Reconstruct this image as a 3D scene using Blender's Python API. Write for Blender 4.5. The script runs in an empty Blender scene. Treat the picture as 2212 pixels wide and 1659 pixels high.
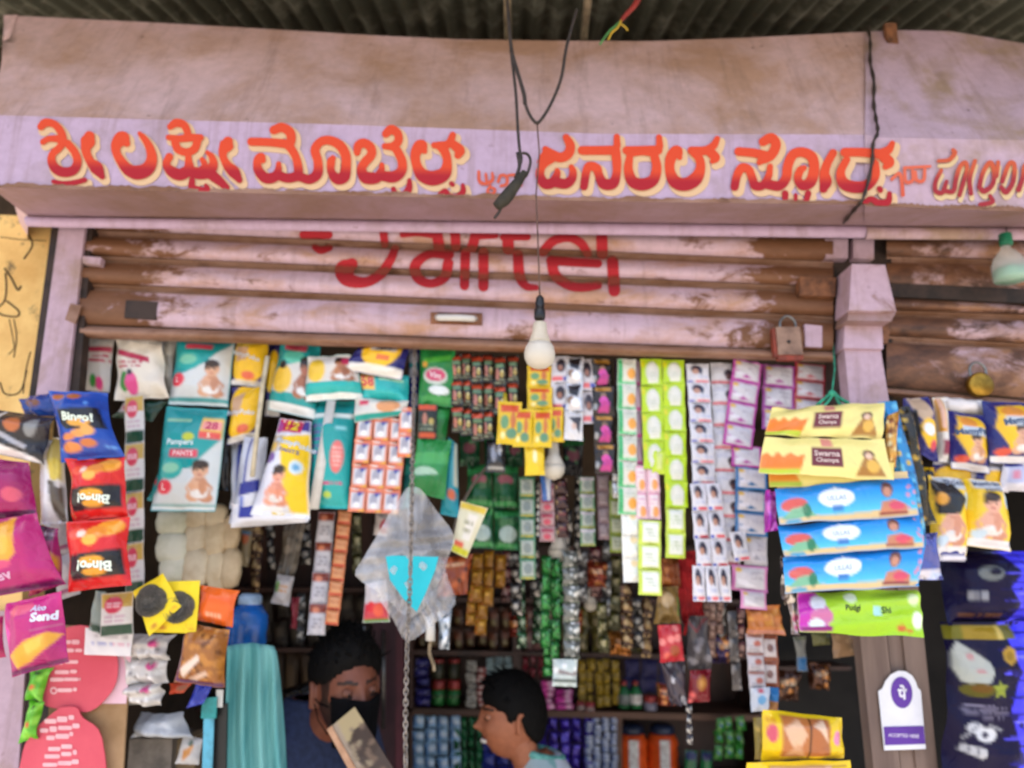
import bpy, bmesh, math, random
import numpy as np
from mathutils import Vector, Matrix
S = bpy.context.scene
COL = S.collection
rng = np.random.default_rng(7)
random.seed(7)
# ------------------------------------------------------------ camera, sky, sun, exposure
EYE = Vector((0, 0, 1.45))
PITCH, ROLL, FPX = math.radians(14.0), math.radians(1.2), 1600.0
cam = bpy.data.objects.new('camera', bpy.data.cameras.new('camera'))
COL.objects.link(cam); S.camera = cam
FW = Vector((0, math.cos(PITCH), math.sin(PITCH)))
u0 = Vector((0, -math.sin(PITCH), math.cos(PITCH))); r0 = Vector((1, 0, 0))
RT = math.cos(ROLL) * r0 + math.sin(ROLL) * u0
UP = -math.sin(ROLL) * r0 + math.cos(ROLL) * u0
M = Matrix((RT, UP, -FW)).transposed().to_4x4(); M.translation = EYE
cam.matrix_world = M
cam.data.sensor_width = 36; cam.data.lens = 36 * FPX / 2212
cam.data.clip_start = .02; cam.data.clip_end = 400
cam.data.dof.use_dof = True            # the photograph is focused too near
cam.data.dof.focus_distance = 1.02; cam.data.dof.aperture_fstop = 2.8; cam.data.dof.aperture_blades = 0
W = bpy.data.worlds.new('World'); S.world = W; W.use_nodes = True
nt = W.node_tree
sky = nt.nodes.new('ShaderNodeTexSky'); sky.sky_type = 'NISHITA'; sky.sun_disc = False
SE, SR = math.radians(75), math.radians(200)
sky.sun_elevation = SE; sky.sun_rotation = SR; sky.dust_density = 3.0; sky.air_density = 1.0
bg = nt.nodes['Background']; bg.inputs['Strength'].default_value = .15
nt.links.new(sky.outputs[0], bg.inputs['Color'])
sl = bpy.data.lights.new('sun', 'SUN'); sl.energy = 4.6; sl.angle = math.radians(.5); sl.color = (1, .95, .88)
sun = bpy.data.objects.new('sun', sl); COL.objects.link(sun)
sd = Vector((math.sin(SR) * math.cos(SE), math.cos(SR) * math.cos(SE), math.sin(SE)))
sun.rotation_euler = sd.to_track_quat('Z', 'Y').to_euler(); sun.location = (0, -4, 8)
S.view_settings.view_transform = 'Standard'; S.view_settings.look = 'None'
S.view_settings.gamma = 1; S.view_settings.use_curve_mapping = False
S.view_settings.exposure = 1.35
S.cycles.use_denoising = True
S.cycles.max_bounces = 8; S.cycles.transparent_max_bounces = 12

# ------------------------------------------------------------ helpers
def ray(px, py):
    return FW + RT * ((px - 1106) / FPX) - UP * ((py - 829.5) / FPX)
def P(px, py, d):
    r = ray(px, py); return EYE + r * (d / r.y)
def srgb(h):
    if not isinstance(h, str): return np.array(h, float)
    h = h.lstrip('#'); c = np.array([int(h[i:i+2], 16) for i in (0, 2, 4)]) / 255.
    return np.where(c <= .04045, c / 12.92, ((c + .055) / 1.055) ** 2.4)
def link(o, parent=None):
    COL.objects.link(o)
    if parent: o.parent = parent
    return o
def tag(o, label=None, cat=None, group=None, kind=None):
    if label: o['label'] = label
    if cat: o['category'] = cat
    if group: o['group'] = group
    if kind: o['kind'] = kind
    return o
def empty(name, loc, label, cat, group=None):
    o = bpy.data.objects.new(name, None); o.empty_display_size = .05; o.location = loc
    link(o); tag(o, label, cat, group); return o
def mesh(name, v, f, mat=None, cols=None, smooth=True):
    me = bpy.data.meshes.new(name)
    me.from_pydata([tuple(p) for p in v], [], [tuple(q) for q in f])
    if cols is not None:
        a = me.color_attributes.new('Col', 'FLOAT_COLOR', 'POINT')
        c = np.ones((len(v), 4), np.float32); c[:, :3] = cols
        a.data.foreach_set('color', c.ravel())
    if mat: me.materials.append(mat)
    if smooth: me.polygons.foreach_set('use_smooth', [True] * len(me.polygons))
    me.update(); return me
def obj(name, v, f, mat, parent=None, org=None, cols=None, smooth=True):
    """verts in world space; org = object origin (taken off the verts)"""
    v = np.asarray(v, float).reshape(-1, 3)
    po = Vector((0, 0, 0))
    if parent: po = Vector(parent.get('_o', (0, 0, 0)))
    o0 = Vector(org) if org is not None else po
    me = mesh(name, v - np.array(o0), f, mat, cols, smooth)
    o = bpy.data.objects.new(name, me); link(o, parent); o.location = o0 - po
    o['_o'] = tuple(o0); return o
def thing(name, loc, label, cat, group=None):
    o = empty(name, loc, label, cat, group); o['_o'] = tuple(loc); return o
class MB:
    def __init__(s): s.v = []; s.f = []
    def add(s, v, f):
        n = len(s.v); s.v += [tuple(p) for p in v]; s.f += [tuple(i + n for i in q) for q in f]
    def box(s, a, b, bev=0.0):
        (x0, y0, z0), (x1, y1, z1) = a, b
        s.add([(x0,y0,z0),(x1,y0,z0),(x1,y1,z0),(x0,y1,z0),(x0,y0,z1),(x1,y0,z1),(x1,y1,z1),(x0,y1,z1)],
              [(0,3,2,1),(4,5,6,7),(0,1,5,4),(1,2,6,5),(2,3,7,6),(3,0,4,7)])
    def quadbox(s, q, th):
        """front quad (4 world points, TL TR BR BL) with thickness th going to +Y"""
        q = [Vector(p) for p in q]; b = [p + Vector((0, th, 0)) for p in q]
        s.add(q + b, [(3,2,1,0),(4,5,6,7),(0,1,5,4),(1,2,6,5),(2,3,7,6),(3,0,4,7)])
    def tube(s, pts, r, n=8, cap=True):
        pts = [Vector(p) for p in pts]; m = len(pts)
        rs = r if hasattr(r, '__len__') else [r] * m
        base = len(s.v); up = None
        for i, p in enumerate(pts):
            t = (pts[min(i+1, m-1)] - pts[max(i-1, 0)])
            t = t.normalized() if t.length > 1e-9 else Vector((0,0,1))
            if up is None: up = Vector((0,1,0)) if abs(t.y) < .9 else Vector((1,0,0))
            a = (up - t * up.dot(t)).normalized(); b = t.cross(a); up = a
            for k in range(n):
                an = 2 * math.pi * k / n
                s.v.append(tuple(p + (a * math.cos(an) + b * math.sin(an)) * rs[i]))
        for i in range(m - 1):
            for k in range(n):
                k2 = (k + 1) % n
                s.f.append((base+i*n+k, base+i*n+k2, base+(i+1)*n+k2, base+(i+1)*n+k))
        if cap:
            s.f.append(tuple(base + k for k in range(n))[::-1]); s.f.append(tuple(base+(m-1)*n+k for k in range(n)))
    def lathe(s, c, prof, n=20, ax=(0,0,1), up=(1,0,0)):
        ax = Vector(ax).normalized(); a = Vector(up); a = (a - ax*a.dot(ax)).normalized(); b = ax.cross(a)
        base = len(s.v); m = len(prof); c = Vector(c)
        for r, h in prof:
            for k in range(n):
                an = 2*math.pi*k/n
                s.v.append(tuple(c + ax*h + (a*math.cos(an)+b*math.sin(an))*r))
        for i in range(m-1):
            for k in range(n):
                k2 = (k+1) % n
                s.f.append((base+i*n+k, base+i*n+k2, base+(i+1)*n+k2, base+(i+1)*n+k))
        s.f.append(tuple(base+k for k in range(n))[::-1]); s.f.append(tuple(base+(m-1)*n+k for k in range(n)))
    def ell(s, c, r, n=14, m=10, fn=None):
        base = len(s.v)
        for i in range(m+1):
            th = math.pi*i/m
            for k in range(n):
                ph = 2*math.pi*k/n
                d = Vector((math.sin(th)*math.cos(ph), math.sin(th)*math.sin(ph), math.cos(th)))
                q = 1 if fn is None else fn(d)
                s.v.append((c[0]+r[0]*d.x*q, c[1]+r[1]*d.y*q, c[2]+r[2]*d.z*q))
        for i in range(m):
            for k in range(n):
                k2 = (k+1) % n
                s.f.append((base+i*n+k, base+(i+1)*n+k, base+(i+1)*n+k2, base+i*n+k2))
    def build(s, name, mat, parent=None, org=None, smooth=True, cols=None):
        return obj(name, s.v, s.f, mat, parent, org, cols, smooth)
def cr(pts, n=8):
    """Catmull-Rom through tuples of any length"""
    p = [np.array(q, float) for q in pts]
    if len(p) < 3:
        return [p[0] + (p[-1]-p[0])*t for t in np.linspace(0, 1, n+1)]
    p = [2*p[0]-p[1]] + p + [2*p[-1]-p[-2]]; out = []
    for i in range(1, len(p)-2):
        for k in range(n):
            t = k/n; a, b, c, d = p[i-1:i+3]
            out.append(.5*((2*b)+(-a+c)*t+(2*a-5*b+4*c-d)*t*t+(-a+3*b-3*c+d)*t**3))
    out.append(p[-2]); return out

# ------------------------------------------------------------ materials
def new_mat(name):
    m = bpy.data.materials.new(name); m.use_nodes = True
    return m, m.node_tree, m.node_tree.nodes['Principled BSDF']
def ramp(nt, fac, stops):
    r = nt.nodes.new('ShaderNodeValToRGB'); nt.links.new(fac, r.inputs[0])
    e = r.color_ramp.elements
    while len(e) > len(stops): e.remove(e[-1])
    while len(e) < len(stops): e.new(.5)
    for x, (p, c) in zip(e, stops):
        x.position = p; x.color = (*srgb(c), 1) if not isinstance(c, float) else (c, c, c, 1)
    return r.outputs[0]
def noise(nt, scale, detail=4, rough=.6, vec=(1, 1, 1), dist=0.0, loc=(0,0,0)):
    tc = nt.nodes.new('ShaderNodeTexCoord'); mp = nt.nodes.new('ShaderNodeMapping')
    mp.inputs['Scale'].default_value = vec; mp.inputs['Location'].default_value = loc
    g = nt.nodes.new('ShaderNodeNewGeometry')
    nt.links.new(g.outputs['Position'], mp.inputs[0])
    n = nt.nodes.new('ShaderNodeTexNoise'); n.inputs['Scale'].default_value = scale
    n.inputs['Detail'].default_value = detail; n.inputs['Roughness'].default_value = rough
    n.inputs['Distortion'].default_value = dist
    nt.links.new(mp.outputs[0], n.inputs['Vector']); nt.nodes.remove(tc); return n.outputs['Fac']
def mixc(nt, fac, a, b):
    m = nt.nodes.new('ShaderNodeMix'); m.data_type = 'RGBA'
    for s_, x in ((m.inputs[0], fac), (m.inputs[6], a), (m.inputs[7], b)):
        if isinstance(x, str): s_.default_value = (*srgb(x), 1)
        elif isinstance(x, (int, float)): s_.default_value = x
        else: nt.links.new(x, s_)
    return m.outputs[2]
def bump(nt, bs, h, strength=.3, dist=.004):
    b = nt.nodes.new('ShaderNodeBump'); b.inputs['Strength'].default_value = strength
    b.inputs['Distance'].default_value = dist
    nt.links.new(h, b.inputs['Height']); nt.links.new(b.outputs[0], bs.inputs['Normal'])
def plain(name, c, rough=.5, metal=0, c2=None, scale=20, bs_=.15, trans=0, alpha=1, stretch=(1,1,1)):
    m, t, b = new_mat(name)
    n = noise(t, scale, 5, .6, stretch)
    c2 = c2 or '#%02x%02x%02x' % tuple(int(int(c[i:i+2], 16)*.72) for i in (1, 3, 5))
    t.links.new(ramp(t, n, [(.35, c2), (.6, c)]), b.inputs['Base Color'])
    b.inputs['Roughness'].default_value = rough; b.inputs['Metallic'].default_value = metal
    if trans: b.inputs['Transmission Weight'].default_value = trans
    if alpha < 1: b.inputs['Alpha'].default_value = alpha
    if bs_: bump(t, b, n, bs_)
    return m
def printed(name, rough, metal=0, crinkle=.25, scale=60, coat=0, alpha=1):
    m, t, b = new_mat(name)
    a = t.nodes.new('ShaderNodeAttribute'); a.attribute_name = 'Col'
    t.links.new(mixc(t, ramp(t, noise(t, 26, 5, .6), [(.4, 0.0), (.85, .07)]), a.outputs['Color'], '#8a8078') if name.startswith('printed') else a.outputs['Color'], b.inputs['Base Color'])
    b.inputs['Roughness'].default_value = rough; b.inputs['Metallic'].default_value = metal
    b.inputs['Specular IOR Level'].default_value = .4
    b.inputs['Coat Weight'].default_value = coat; b.inputs['Coat Roughness'].default_value = .12
    if alpha < 1: b.inputs['Alpha'].default_value = alpha
    if name == 'skin': t.links.new(mixc(t, ramp(t, noise(t, 55, 6, .7), [(.35, 0.0), (.75, .4)]), a.outputs['Color'], '#5f3326'), b.inputs['Base Color'])
    if crinkle: bump(t, b, noise(t, scale, 3, .5, dist=.6), crinkle, .006)
    return m
FILM = printed('printed_film', .24, 0, .9, 30, .1)
FOIL = printed('printed_foil', .2, .45, .9, 48, .4)
CARD = printed('printed_card', .6, 0, .08, 40)
PAINT = printed('sign_paint', .85, 0, 0)
SKIN = printed('skin', .5, 0, .05, 200)

def metal_paint(name, lav, tan, rust, tan_lo, tan_hi, rust_lo, stretch=(1, 1, 1), sc=3.2, rsc=9, rstretch=(1,1,1), ends=None):
    m, t, b = new_mat(name)
    n1 = noise(t, sc, 6, .62, stretch, .3); n2 = noise(t, rsc, 8, .7, rstretch, .4, (3, 1, 5)); n3 = noise(t, 40, 6, .7)
    f1 = ramp(t, n1, [(tan_lo, 0.0), (tan_hi, 1.0)])
    c = mixc(t, f1, lav, tan)
    if ends:      # grime that has built up where the slats run in the guides
        g = t.nodes.new('ShaderNodeNewGeometry'); sx = t.nodes.new('ShaderNodeSeparateXYZ'); t.links.new(g.outputs['Position'], sx.inputs[0])
        acc = n2
        for x0, w in ends:
            a = t.nodes.new('ShaderNodeMath'); a.operation = 'SUBTRACT'; t.links.new(sx.outputs[0], a.inputs[0]); a.inputs[1].default_value = x0
            a2 = t.nodes.new('ShaderNodeMath'); a2.operation = 'ABSOLUTE'; t.links.new(a.outputs[0], a2.inputs[0])
            mr = t.nodes.new('ShaderNodeMapRange'); t.links.new(a2.outputs[0], mr.inputs[0]); mr.inputs[1].default_value = 0; mr.inputs[2].default_value = w; mr.inputs[3].default_value = .33; mr.inputs[4].default_value = 0
            s_ = t.nodes.new('ShaderNodeMath'); s_.operation = 'ADD'; t.links.new(acc, s_.inputs[0]); t.links.new(mr.outputs[0], s_.inputs[1]); acc = s_.outputs[0]
        n2 = acc
    n4 = noise(t, 5, 6, .7, (5, 1, .35), .2, (7, 2, 1)); c = mixc(t, ramp(t, n4, [(.52, 0.0), (.74, .5)]), c, '#8b6f60')      # drips
    n5 = noise(t, 26, 3, .6, loc=(4, 4, 9)); c = mixc(t, ramp(t, n5, [(.70, 0.0), (.76, .7)]), c, '#6a5040')       # specks
    f3 = ramp(t, n3, [(.3, 0.0), (.75, .25)]); c = mixc(t, f3, c, '#5a4438')
    f2 = ramp(t, n2, [(rust_lo, 0.0), (rust_lo + .1, 1.0)])
    n6 = noise(t, 14, 7, .75, (.6, 1, 1.4), .3, (9, 9, 2)); rr = mixc(t, ramp(t, n6, [(.35, 0.0), (.65, 1.0)]), rust, '#7d5338')
    c = mixc(t, f2, c, rr)
    t.links.new(c, b.inputs['Base Color']); b.inputs['Roughness'].default_value = .62
    bump(t, b, n2, .25, .003); return m
HOOD_TOP = metal_paint('dusty_lavender_paint', '#dcbabc', '#bd9580', '#7a543c', .38, .60, .70, (1, 1, 1))
HOOD_R = metal_paint('lavender_paint_stained', '#c8abbb', '#ab8f7d', '#5e3f2c', .46, .66, .68, sc=6)
SIGN_BG = metal_paint('lavender_sign_paint', '#c4aac4', '#a99299', '#7b5b48', .52, .75, .68, sc=7)
UNDER = metal_paint('shaded_underside_paint', '#a78a96', '#8e6f62', '#5c4032', .38, .64, .66)  # same lavender paint, with the underside shade put into darker colours
SHUT = metal_paint('rusty_shutter_paint', '#cfb2bf', '#ba9078', '#6a4428', .46, .66, .58, (1, 1, 2.5), 5, 12, (.8, 1, 1.5), ((-1.08, .30), (.80, .34)))
SHUT_R = metal_paint('rustier_shutter_paint', '#c4a6ae', '#946848', '#38221a', .38, .56, .46, (1, 1, 2.5), 6, 9, (.8, 1, 1.5), ((.90, .25),))
SEAM = metal_paint('rust_seam', '#a07a66', '#7d5438', '#4a2a17', .35, .6, .58, (.6, 1, 3), 12)
POST = metal_paint('post_paint', '#c2a5b4', '#a68a80', '#5b3c2d', .5, .7, .62, sc=8)
DARKIRON = plain('dark_iron', '#3a2a22', .7, 0, '#20160f', 25)
RUSTBOX = plain('rust_brown_steel', '#8a5a3a', .7, 0, '#4d2f1e', 30)
WIRE = plain('old_cable', '#3c3028', .6, 0, '#251d18', 60)
ROPE = plain('beige_rope', '#a89578', .9, 0, '#6d5c46', 80)
DARKWOOD = plain('dark_wood', '#4a2b20', .5, 0, '#2c1812', 12, stretch=(1, 1, .15))
SHELFWOOD = plain('brown_shelf_wood', '#6b4631', .55, 0, '#452a1c', 12, stretch=(.15, 1, 1))
GREYWOOD = plain('weathered_wood', '#8a7468', .7, 0, '#66524a', 14, stretch=(1, 1, .12))
INTWALL = plain('interior_plaster', '#5d4c3c', .9, 0, '#3f3328', 4)
STEEL = plain('dull_steel', '#8d8a86', .35, .8, '#5f5c58', 30)
BRASS = plain('worn_brass', '#c79a3c', .32, .85, '#7d5c20', 18)
BLACK = plain('black_plastic', '#191919', .4)
WHITEP = plain('white_plastic', '#d9d6d0', .4, 0, '#c6c2ba')
CLOTH_NAVY = plain('navy_cotton', '#2c3859', .95, 0, '#222c47', 60)
HAIR = plain('black_hair', '#0c0a09', .75, 0, '#050404', 90, .6, stretch=(1, 1, .3))
HAIR.node_tree.nodes['Principled BSDF'].inputs['Specular IOR Level'].default_value = .15
MASKC = plain('black_mask_cloth', '#0c0c0f', .95)
MASKC.node_tree.nodes['Principled BSDF'].inputs['Specular IOR Level'].default_value = .1
# clear bag film
CLEAR, t_, b_ = new_mat('clear_bag_film')
b_.inputs['Base Color'].default_value = (.74, .73, .74, 1); b_.inputs['Roughness'].default_value = .14
t_.links.new(ramp(t_, noise(t_, 7, 2, .5, (1.5, 1, .6), 1.2), [(.36, .26), (.70, .58)]), b_.inputs['Alpha'])  # opacity noise stands in for bright highlights on the crumples
bump(t_, b_, noise(t_, 30, 3, .5, dist=1.2), .5, .01)
b_.inputs['Specular IOR Level'].default_value = .8
GLASS, t_, b_ = new_mat('bulb_glass')
b_.inputs['Base Color'].default_value = (.62, .57, .48, 1); b_.inputs['Roughness'].default_value = .35
b_.inputs['Subsurface Weight'].default_value = .3; b_.inputs['Subsurface Radius'].default_value = (.02, .02, .02)
bump(t_, b_, noise(t_, 40), .03)

# ------------------------------------------------------------ print (colour laid on the vertices of a surface)
def inpoly(x, y, pts):
    r = np.zeros(x.shape, bool); n = len(pts)
    for i in range(n):
        x1, y1 = pts[i]; x2, y2 = pts[(i+1) % n]
        if y1 == y2: continue
        c = ((y1 > y) != (y2 > y)) & (x < (x2-x1)*(y-y1)/(y2-y1)+x1); r ^= c
    return r
def paint(u, v, base, ops, asp=1.0, seed=0, e=None):
    if e is not None:        # soft print edges: mean of nine samples round each vertex
        return sum(paint(u+i*e[0]/3, v+j*e[1]/3, base, ops, asp, seed) for i in (-1, 0, 1) for j in (-1, 0, 1))/9
    g = np.random.default_rng(seed)
    C = np.tile(srgb(base), (u.size, 1)); u = u.ravel(); v = v.ravel()
    for o in ops:
        k = o[0]; col = srgb(o[-1]) if k != 'n' else None
        if k == 'r': m = (u > o[1]) & (u < o[3]) & (v > o[2]) & (v < o[4])
        elif k == 'e': m = ((u-o[1])/o[3])**2 + ((v-o[2])/o[4])**2 < 1
        elif k == 'p': m = inpoly(u, v, o[1])
        elif k == 'l':
            m = np.zeros(u.shape, bool)
            for (x1, y1), (x2, y2) in zip(o[1], o[1][1:]):
                X, Y = (x2-x1)*asp, y2-y1; L = X*X+Y*Y+1e-9
                t = np.clip((((u-x1)*asp)*X+(v-y1)*Y)/L, 0, 1)
                m |= ((u-x1)*asp-t*X)**2+(v-y1-t*Y)**2 < (o[2]/2)**2
        elif k == 's':      # rows of small unreadable print
            x0, y0, x1, y1, rows = o[1:6]
            rr = np.floor((v-y0)/(y1-y0)*rows); fr = (v-y0)/(y1-y0)*rows-rr
            cc = np.floor((u-x0)/(x1-x0)*14)
            h = np.abs(np.sin(rr*12.99+cc*78.2+seed)*43758.5) % 1
            m = (u > x0) & (u < x1) & (v > y0) & (v < y1) & (fr > .2) & (fr < .75) & (h > .28)
        elif k == 'g':      # printed blend from top colour to bottom colour
            t = np.clip((v-o[1])/(o[2]-o[1]), 0, 1)[:, None]
            mm = (v >= o[1]) & (v <= o[2])
            C[mm] = (srgb(o[3])*(1-t)+col*t)[mm]; continue
        elif k == 'b':      # scattered blobs
            m = np.zeros(u.shape, bool)
            for _ in range(o[1]):
                x, y = g.uniform(o[2], o[4]), g.uniform(o[3], o[5])
                m |= ((u-x)*asp/o[6])**2+((v-y)/o[6])**2 < g.uniform(.4, 1)
        else: continue
        C[m] = col
    return C
_txt = {}
def text_geo(s, bold=.0):
    if (s, bold) in _txt: return _txt[(s, bold)]
    cu = bpy.data.curves.new('lettering', 'FONT'); cu.body = s; cu.size = 1; cu.offset = bold
    cu.resolution_u = 2
    o = bpy.data.objects.new('lettering', cu); COL.objects.link(o)
    dg = bpy.context.evaluated_depsgraph_get(); me = bpy.data.meshes.new_from_object(o.evaluated_get(dg))
    v = np.array([q.co[:] for q in me.vertices]).reshape(-1, 3); f = [tuple(p.vertices) for p in me.polygons]
    bpy.data.objects.remove(o); bpy.data.curves.remove(cu); bpy.data.meshes.remove(me)
    if len(v):
        v[:, :2] -= (v[:, :2].max(0)+v[:, :2].min(0))/2
        h = np.ptp(v[:, 1]) or 1; v = v/h
    _txt[(s, bold)] = (v, f); return v, f
class Surf:
    """a filled film packet between four corners (TL TR BR BL, world points)"""
    def __init__(s, q, th=.012, pinch=.03, crk=.0015, seed=0, crimp=.06, waves=3, puff=1.0):
        s.q = [np.array(p, float) for p in q]; s.th, s.pinch, s.crk, s.crimp = th, pinch, crk, crimp
        n = np.cross(s.q[3]-s.q[0], s.q[1]-s.q[0]); s.n = n/np.linalg.norm(n)
        if s.n[1] > 0: s.n = -s.n
        g = np.random.default_rng(seed)
        s.w = [(g.normal(0, 7), g.normal(0, 7), g.uniform(0, 6.3), g.uniform(.4, 1)) for _ in range(waves+3)]
        s.w[0] = (g.uniform(14, 26), g.normal(0, 3), 0, .6)
        s.W = np.linalg.norm(s.q[1]-s.q[0]); s.H = np.linalg.norm(s.q[3]-s.q[0])
    def pos(s, u, v, side=1, off=0.0):
        u = np.asarray(u, float)[..., None]; v = np.asarray(v, float)[..., None]
        uu = u+s.pinch*(.5-u)*2*np.sin(np.pi*np.clip(v, 0, 1))**.8
        vv = v+s.pinch*.4*(.5-v)*np.sin(np.pi*np.clip(u, 0, 1))
        a, b, c, d = s.q
        p = (a*(1-uu)+b*uu)*(1-vv)+(d*(1-uu)+c*uu)*vv
        e = lambda t: np.clip(t, 0, 1)
        bul = (1-np.abs(2*e(u)-1)**3.0)*np.clip((np.minimum(e(v), 1-e(v))-s.crimp*.6)/.22, 0, 1)**.6
        cr_ = sum(A*np.sin(x*u+y*v+ph) for x, y, ph, A in s.w)*s.crk*(.4+np.abs(2*u-1)*.6+(np.abs(2*v-1)**4))
        k = s.th*bul if side > 0 else -s.th*.7*bul
        return p+s.n*(k+cr_+off)
def grid_faces(nu, nv, base=0, flip=False):
    i = np.arange(nv)[:, None]*(nu+1)+np.arange(nu)[None, :]+base
    f = np.stack([i, i+nu+1, i+nu+2, i+1], -1).reshape(-1, 4)
    return f[:, ::-1] if flip else f
def surf_mesh(s, base, ops, seed=0, cell=.0042, back=None):
    nu = int(np.clip(s.W/cell, 6, 76)); nv = int(np.clip(s.H/cell, 6, 84))
    U, V = np.meshgrid(np.linspace(0, 1, nu+1), np.linspace(0, 1, nv+1))
    vf = s.pos(U, V).reshape(-1, 3); cf = paint(U, V, base, ops, s.W/s.H, seed, (1/nu, 1/nv))
    bu, bv = max(4, nu//2), max(4, nv//2)
    U2, V2 = np.meshgrid(np.linspace(0, 1, bu+1), np.linspace(0, 1, bv+1))
    vb = s.pos(U2, V2, -1).reshape(-1, 3)+(-s.n)*.0006
    cb = np.tile(srgb(back or base), (len(vb), 1))
    return np.vstack([vf, vb]), np.vstack([grid_faces(nu, nv), grid_faces(bu, bv, len(vf), True)]), np.vstack([cf, cb])
def put_text(s, txts, parent):
    for t in txts:
        st, cx, cy, h, col = t[:5]; ang = math.radians(t[5]) if len(t) > 5 else 0
        bold = t[6] if len(t) > 6 else .02
        v, f = text_geo(st, bold)
        if not len(v): continue
        x = (v[:, 0]*math.cos(ang)+v[:, 1]*math.sin(ang))*h*s.H; y = (-v[:, 0]*math.sin(ang)+v[:, 1]*math.cos(ang))*h*s.H
        p = s.pos(cx+x/s.W, cy-y/s.H, 1, .0012)
        obj('lettering', p, f, FILM, parent, None, np.tile(srgb(col), (len(p), 1)), False)
def quad(b, d, dl=0.0):
    """b: x0,y0,x1,y1 box or 8 numbers TL TR BR BL, picture scale 2212; dl: bottom leans nearer by dl"""
    if len(b) == 4: b = (b[0], b[1], b[2], b[1], b[2], b[3], b[0], b[3])
    return [P(b[0], b[1], d), P(b[2], b[3], d), P(b[4], b[5], d-dl), P(b[6], b[7], d-dl)]
_seed = [10]
def pk(name, label, cat, b, d, base, ops=(), txt=(), th=.012, pinch=.03, crk=.0015, group=None, mat=None, dl=0.0, crimp=.06, cell=.0042, parent=None, back=None):
    _seed[0] += 1
    if cat == 'nappy pack': th *= 1.7; crk *= 1.5; pinch *= .35
    s = Surf(quad(b, d, dl), th, pinch, crk, _seed[0], crimp)
    v, f, c = surf_mesh(s, base, ops, _seed[0], cell, back)
    o = obj(name, v, f, mat or FILM, parent, tuple((s.q[0]+s.q[1])/2), c)
    if label: tag(o, label, cat, group)
    put_text(s, txt, o); return o
_sm = {}
def sachet_me(key, w, h, base, ops, th=.005, mat=None, cell=.0036, back=None):
    k = (key, round(w, 4), round(h, 4))
    if k in _sm: return _sm[k]
    q = [Vector((-w/2, 0, 0)), Vector((w/2, 0, 0)), Vector((w/2, 0, -h)), Vector((-w/2, 0, -h))]
    s = Surf(q, th, .02, .0008, hash(key) % 999 if not isinstance(key, str) else sum(map(ord, key)), .09)
    v, f, c = surf_mesh(s, base, ops, sum(map(ord, str(key))), cell, back)
    _sm[k] = mesh('sachet', v, f, mat or FILM, c); return _sm[k]
def strip(label, a, b, wpx, n, d, key, base, ops, group='sachet strips hung across the shop opening', th=.005, d2=None, mat=None, name='sachet_strip', part='sachet', cat='sachets', jit=7, cols=1, cell=.0036, back=None, skip=()):
    """a, b: top and bottom middle (picture scale); n sachets one below the other, cols side by side"""
    d2 = d if d2 is None else d2
    A, B = P(a[0], a[1], d), P(b[0], b[1], d2); L = (B-A).length; D = (B-A)/L
    w = wpx/FPX*d*1.02/cols; h = L/n
    x = Vector((1, 0, 0)); x = (x-D*x.dot(D)).normalized(); y = (-D).cross(x)
    R = Matrix((x, y, -D)).transposed()
    t = thing(name, A, label, cat, group)
    me = sachet_me(key, w, h*1.0, base, ops, th, mat, cell, back)
    for i in range(n):
        for j in range(cols):
            if (i, j) in skip: continue
            o = bpy.data.objects.new(part, me); link(o, t)
            r = Matrix.Rotation(math.radians(random.uniform(-jit, jit)), 3, 'Z') @ Matrix.Rotation(math.radians(random.uniform(-5, 5)), 3, 'X')
            m = (R @ r).to_4x4(); m.translation = D*h*i + x*(w*(j-(cols-1)/2)) + Vector((0, random.uniform(-.002, .002), 0)); o.matrix_local = m
    return t
# ============================================================ STRUCTURE
def lin(xs, ys, x): return float(np.interp(x, xs, ys))
ground_mat = plain('street_dust', '#a39b90', .95, 0, '#857c72', 3)
obj('ground', [(-60, -80, 0), (60, -80, 0), (60, 40, 0), (-60, 40, 0)], [(0, 1, 2, 3)], ground_mat)['kind'] = 'structure'
m = MB(); m.box((-1.6, 1.78, .004), (2.4, 3.7, .15)); m.build('shop_floor', plain('cement_floor', '#7d7468', .9), smooth=False)['kind'] = 'structure'
# room behind the opening
Z1 = 2.14
m = MB(); m.box((-1.75, 3.6, .15), (2.4, 3.7, Z1)); m.build('back_wall', INTWALL, smooth=False)['kind'] = 'structure'
m = MB(); m.box((-1.75, 1.95, Z1), (2.4, 3.7, Z1 + .12)); m.build('ceiling', INTWALL, smooth=False)['kind'] = 'structure'
m = MB(); m.box((-1.28, 1.97, .15), (-1.2, 3.6, Z1)); m.build('left_wall', INTWALL, smooth=False)['kind'] = 'structure'
m = MB(); m.box((2.3, 1.97, .15), (2.4, 3.6, Z1)); m.build('right_wall', INTWALL, smooth=False)['kind'] = 'structure'
m = MB(); m.box((-2.6, 2.5, Z1 + .12), (2.6, 2.6, 4.2)); m.build('upper_wall', INTWALL, smooth=False)['kind'] = 'structure'  # wall added to close off light leaking in behind the awning

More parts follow.
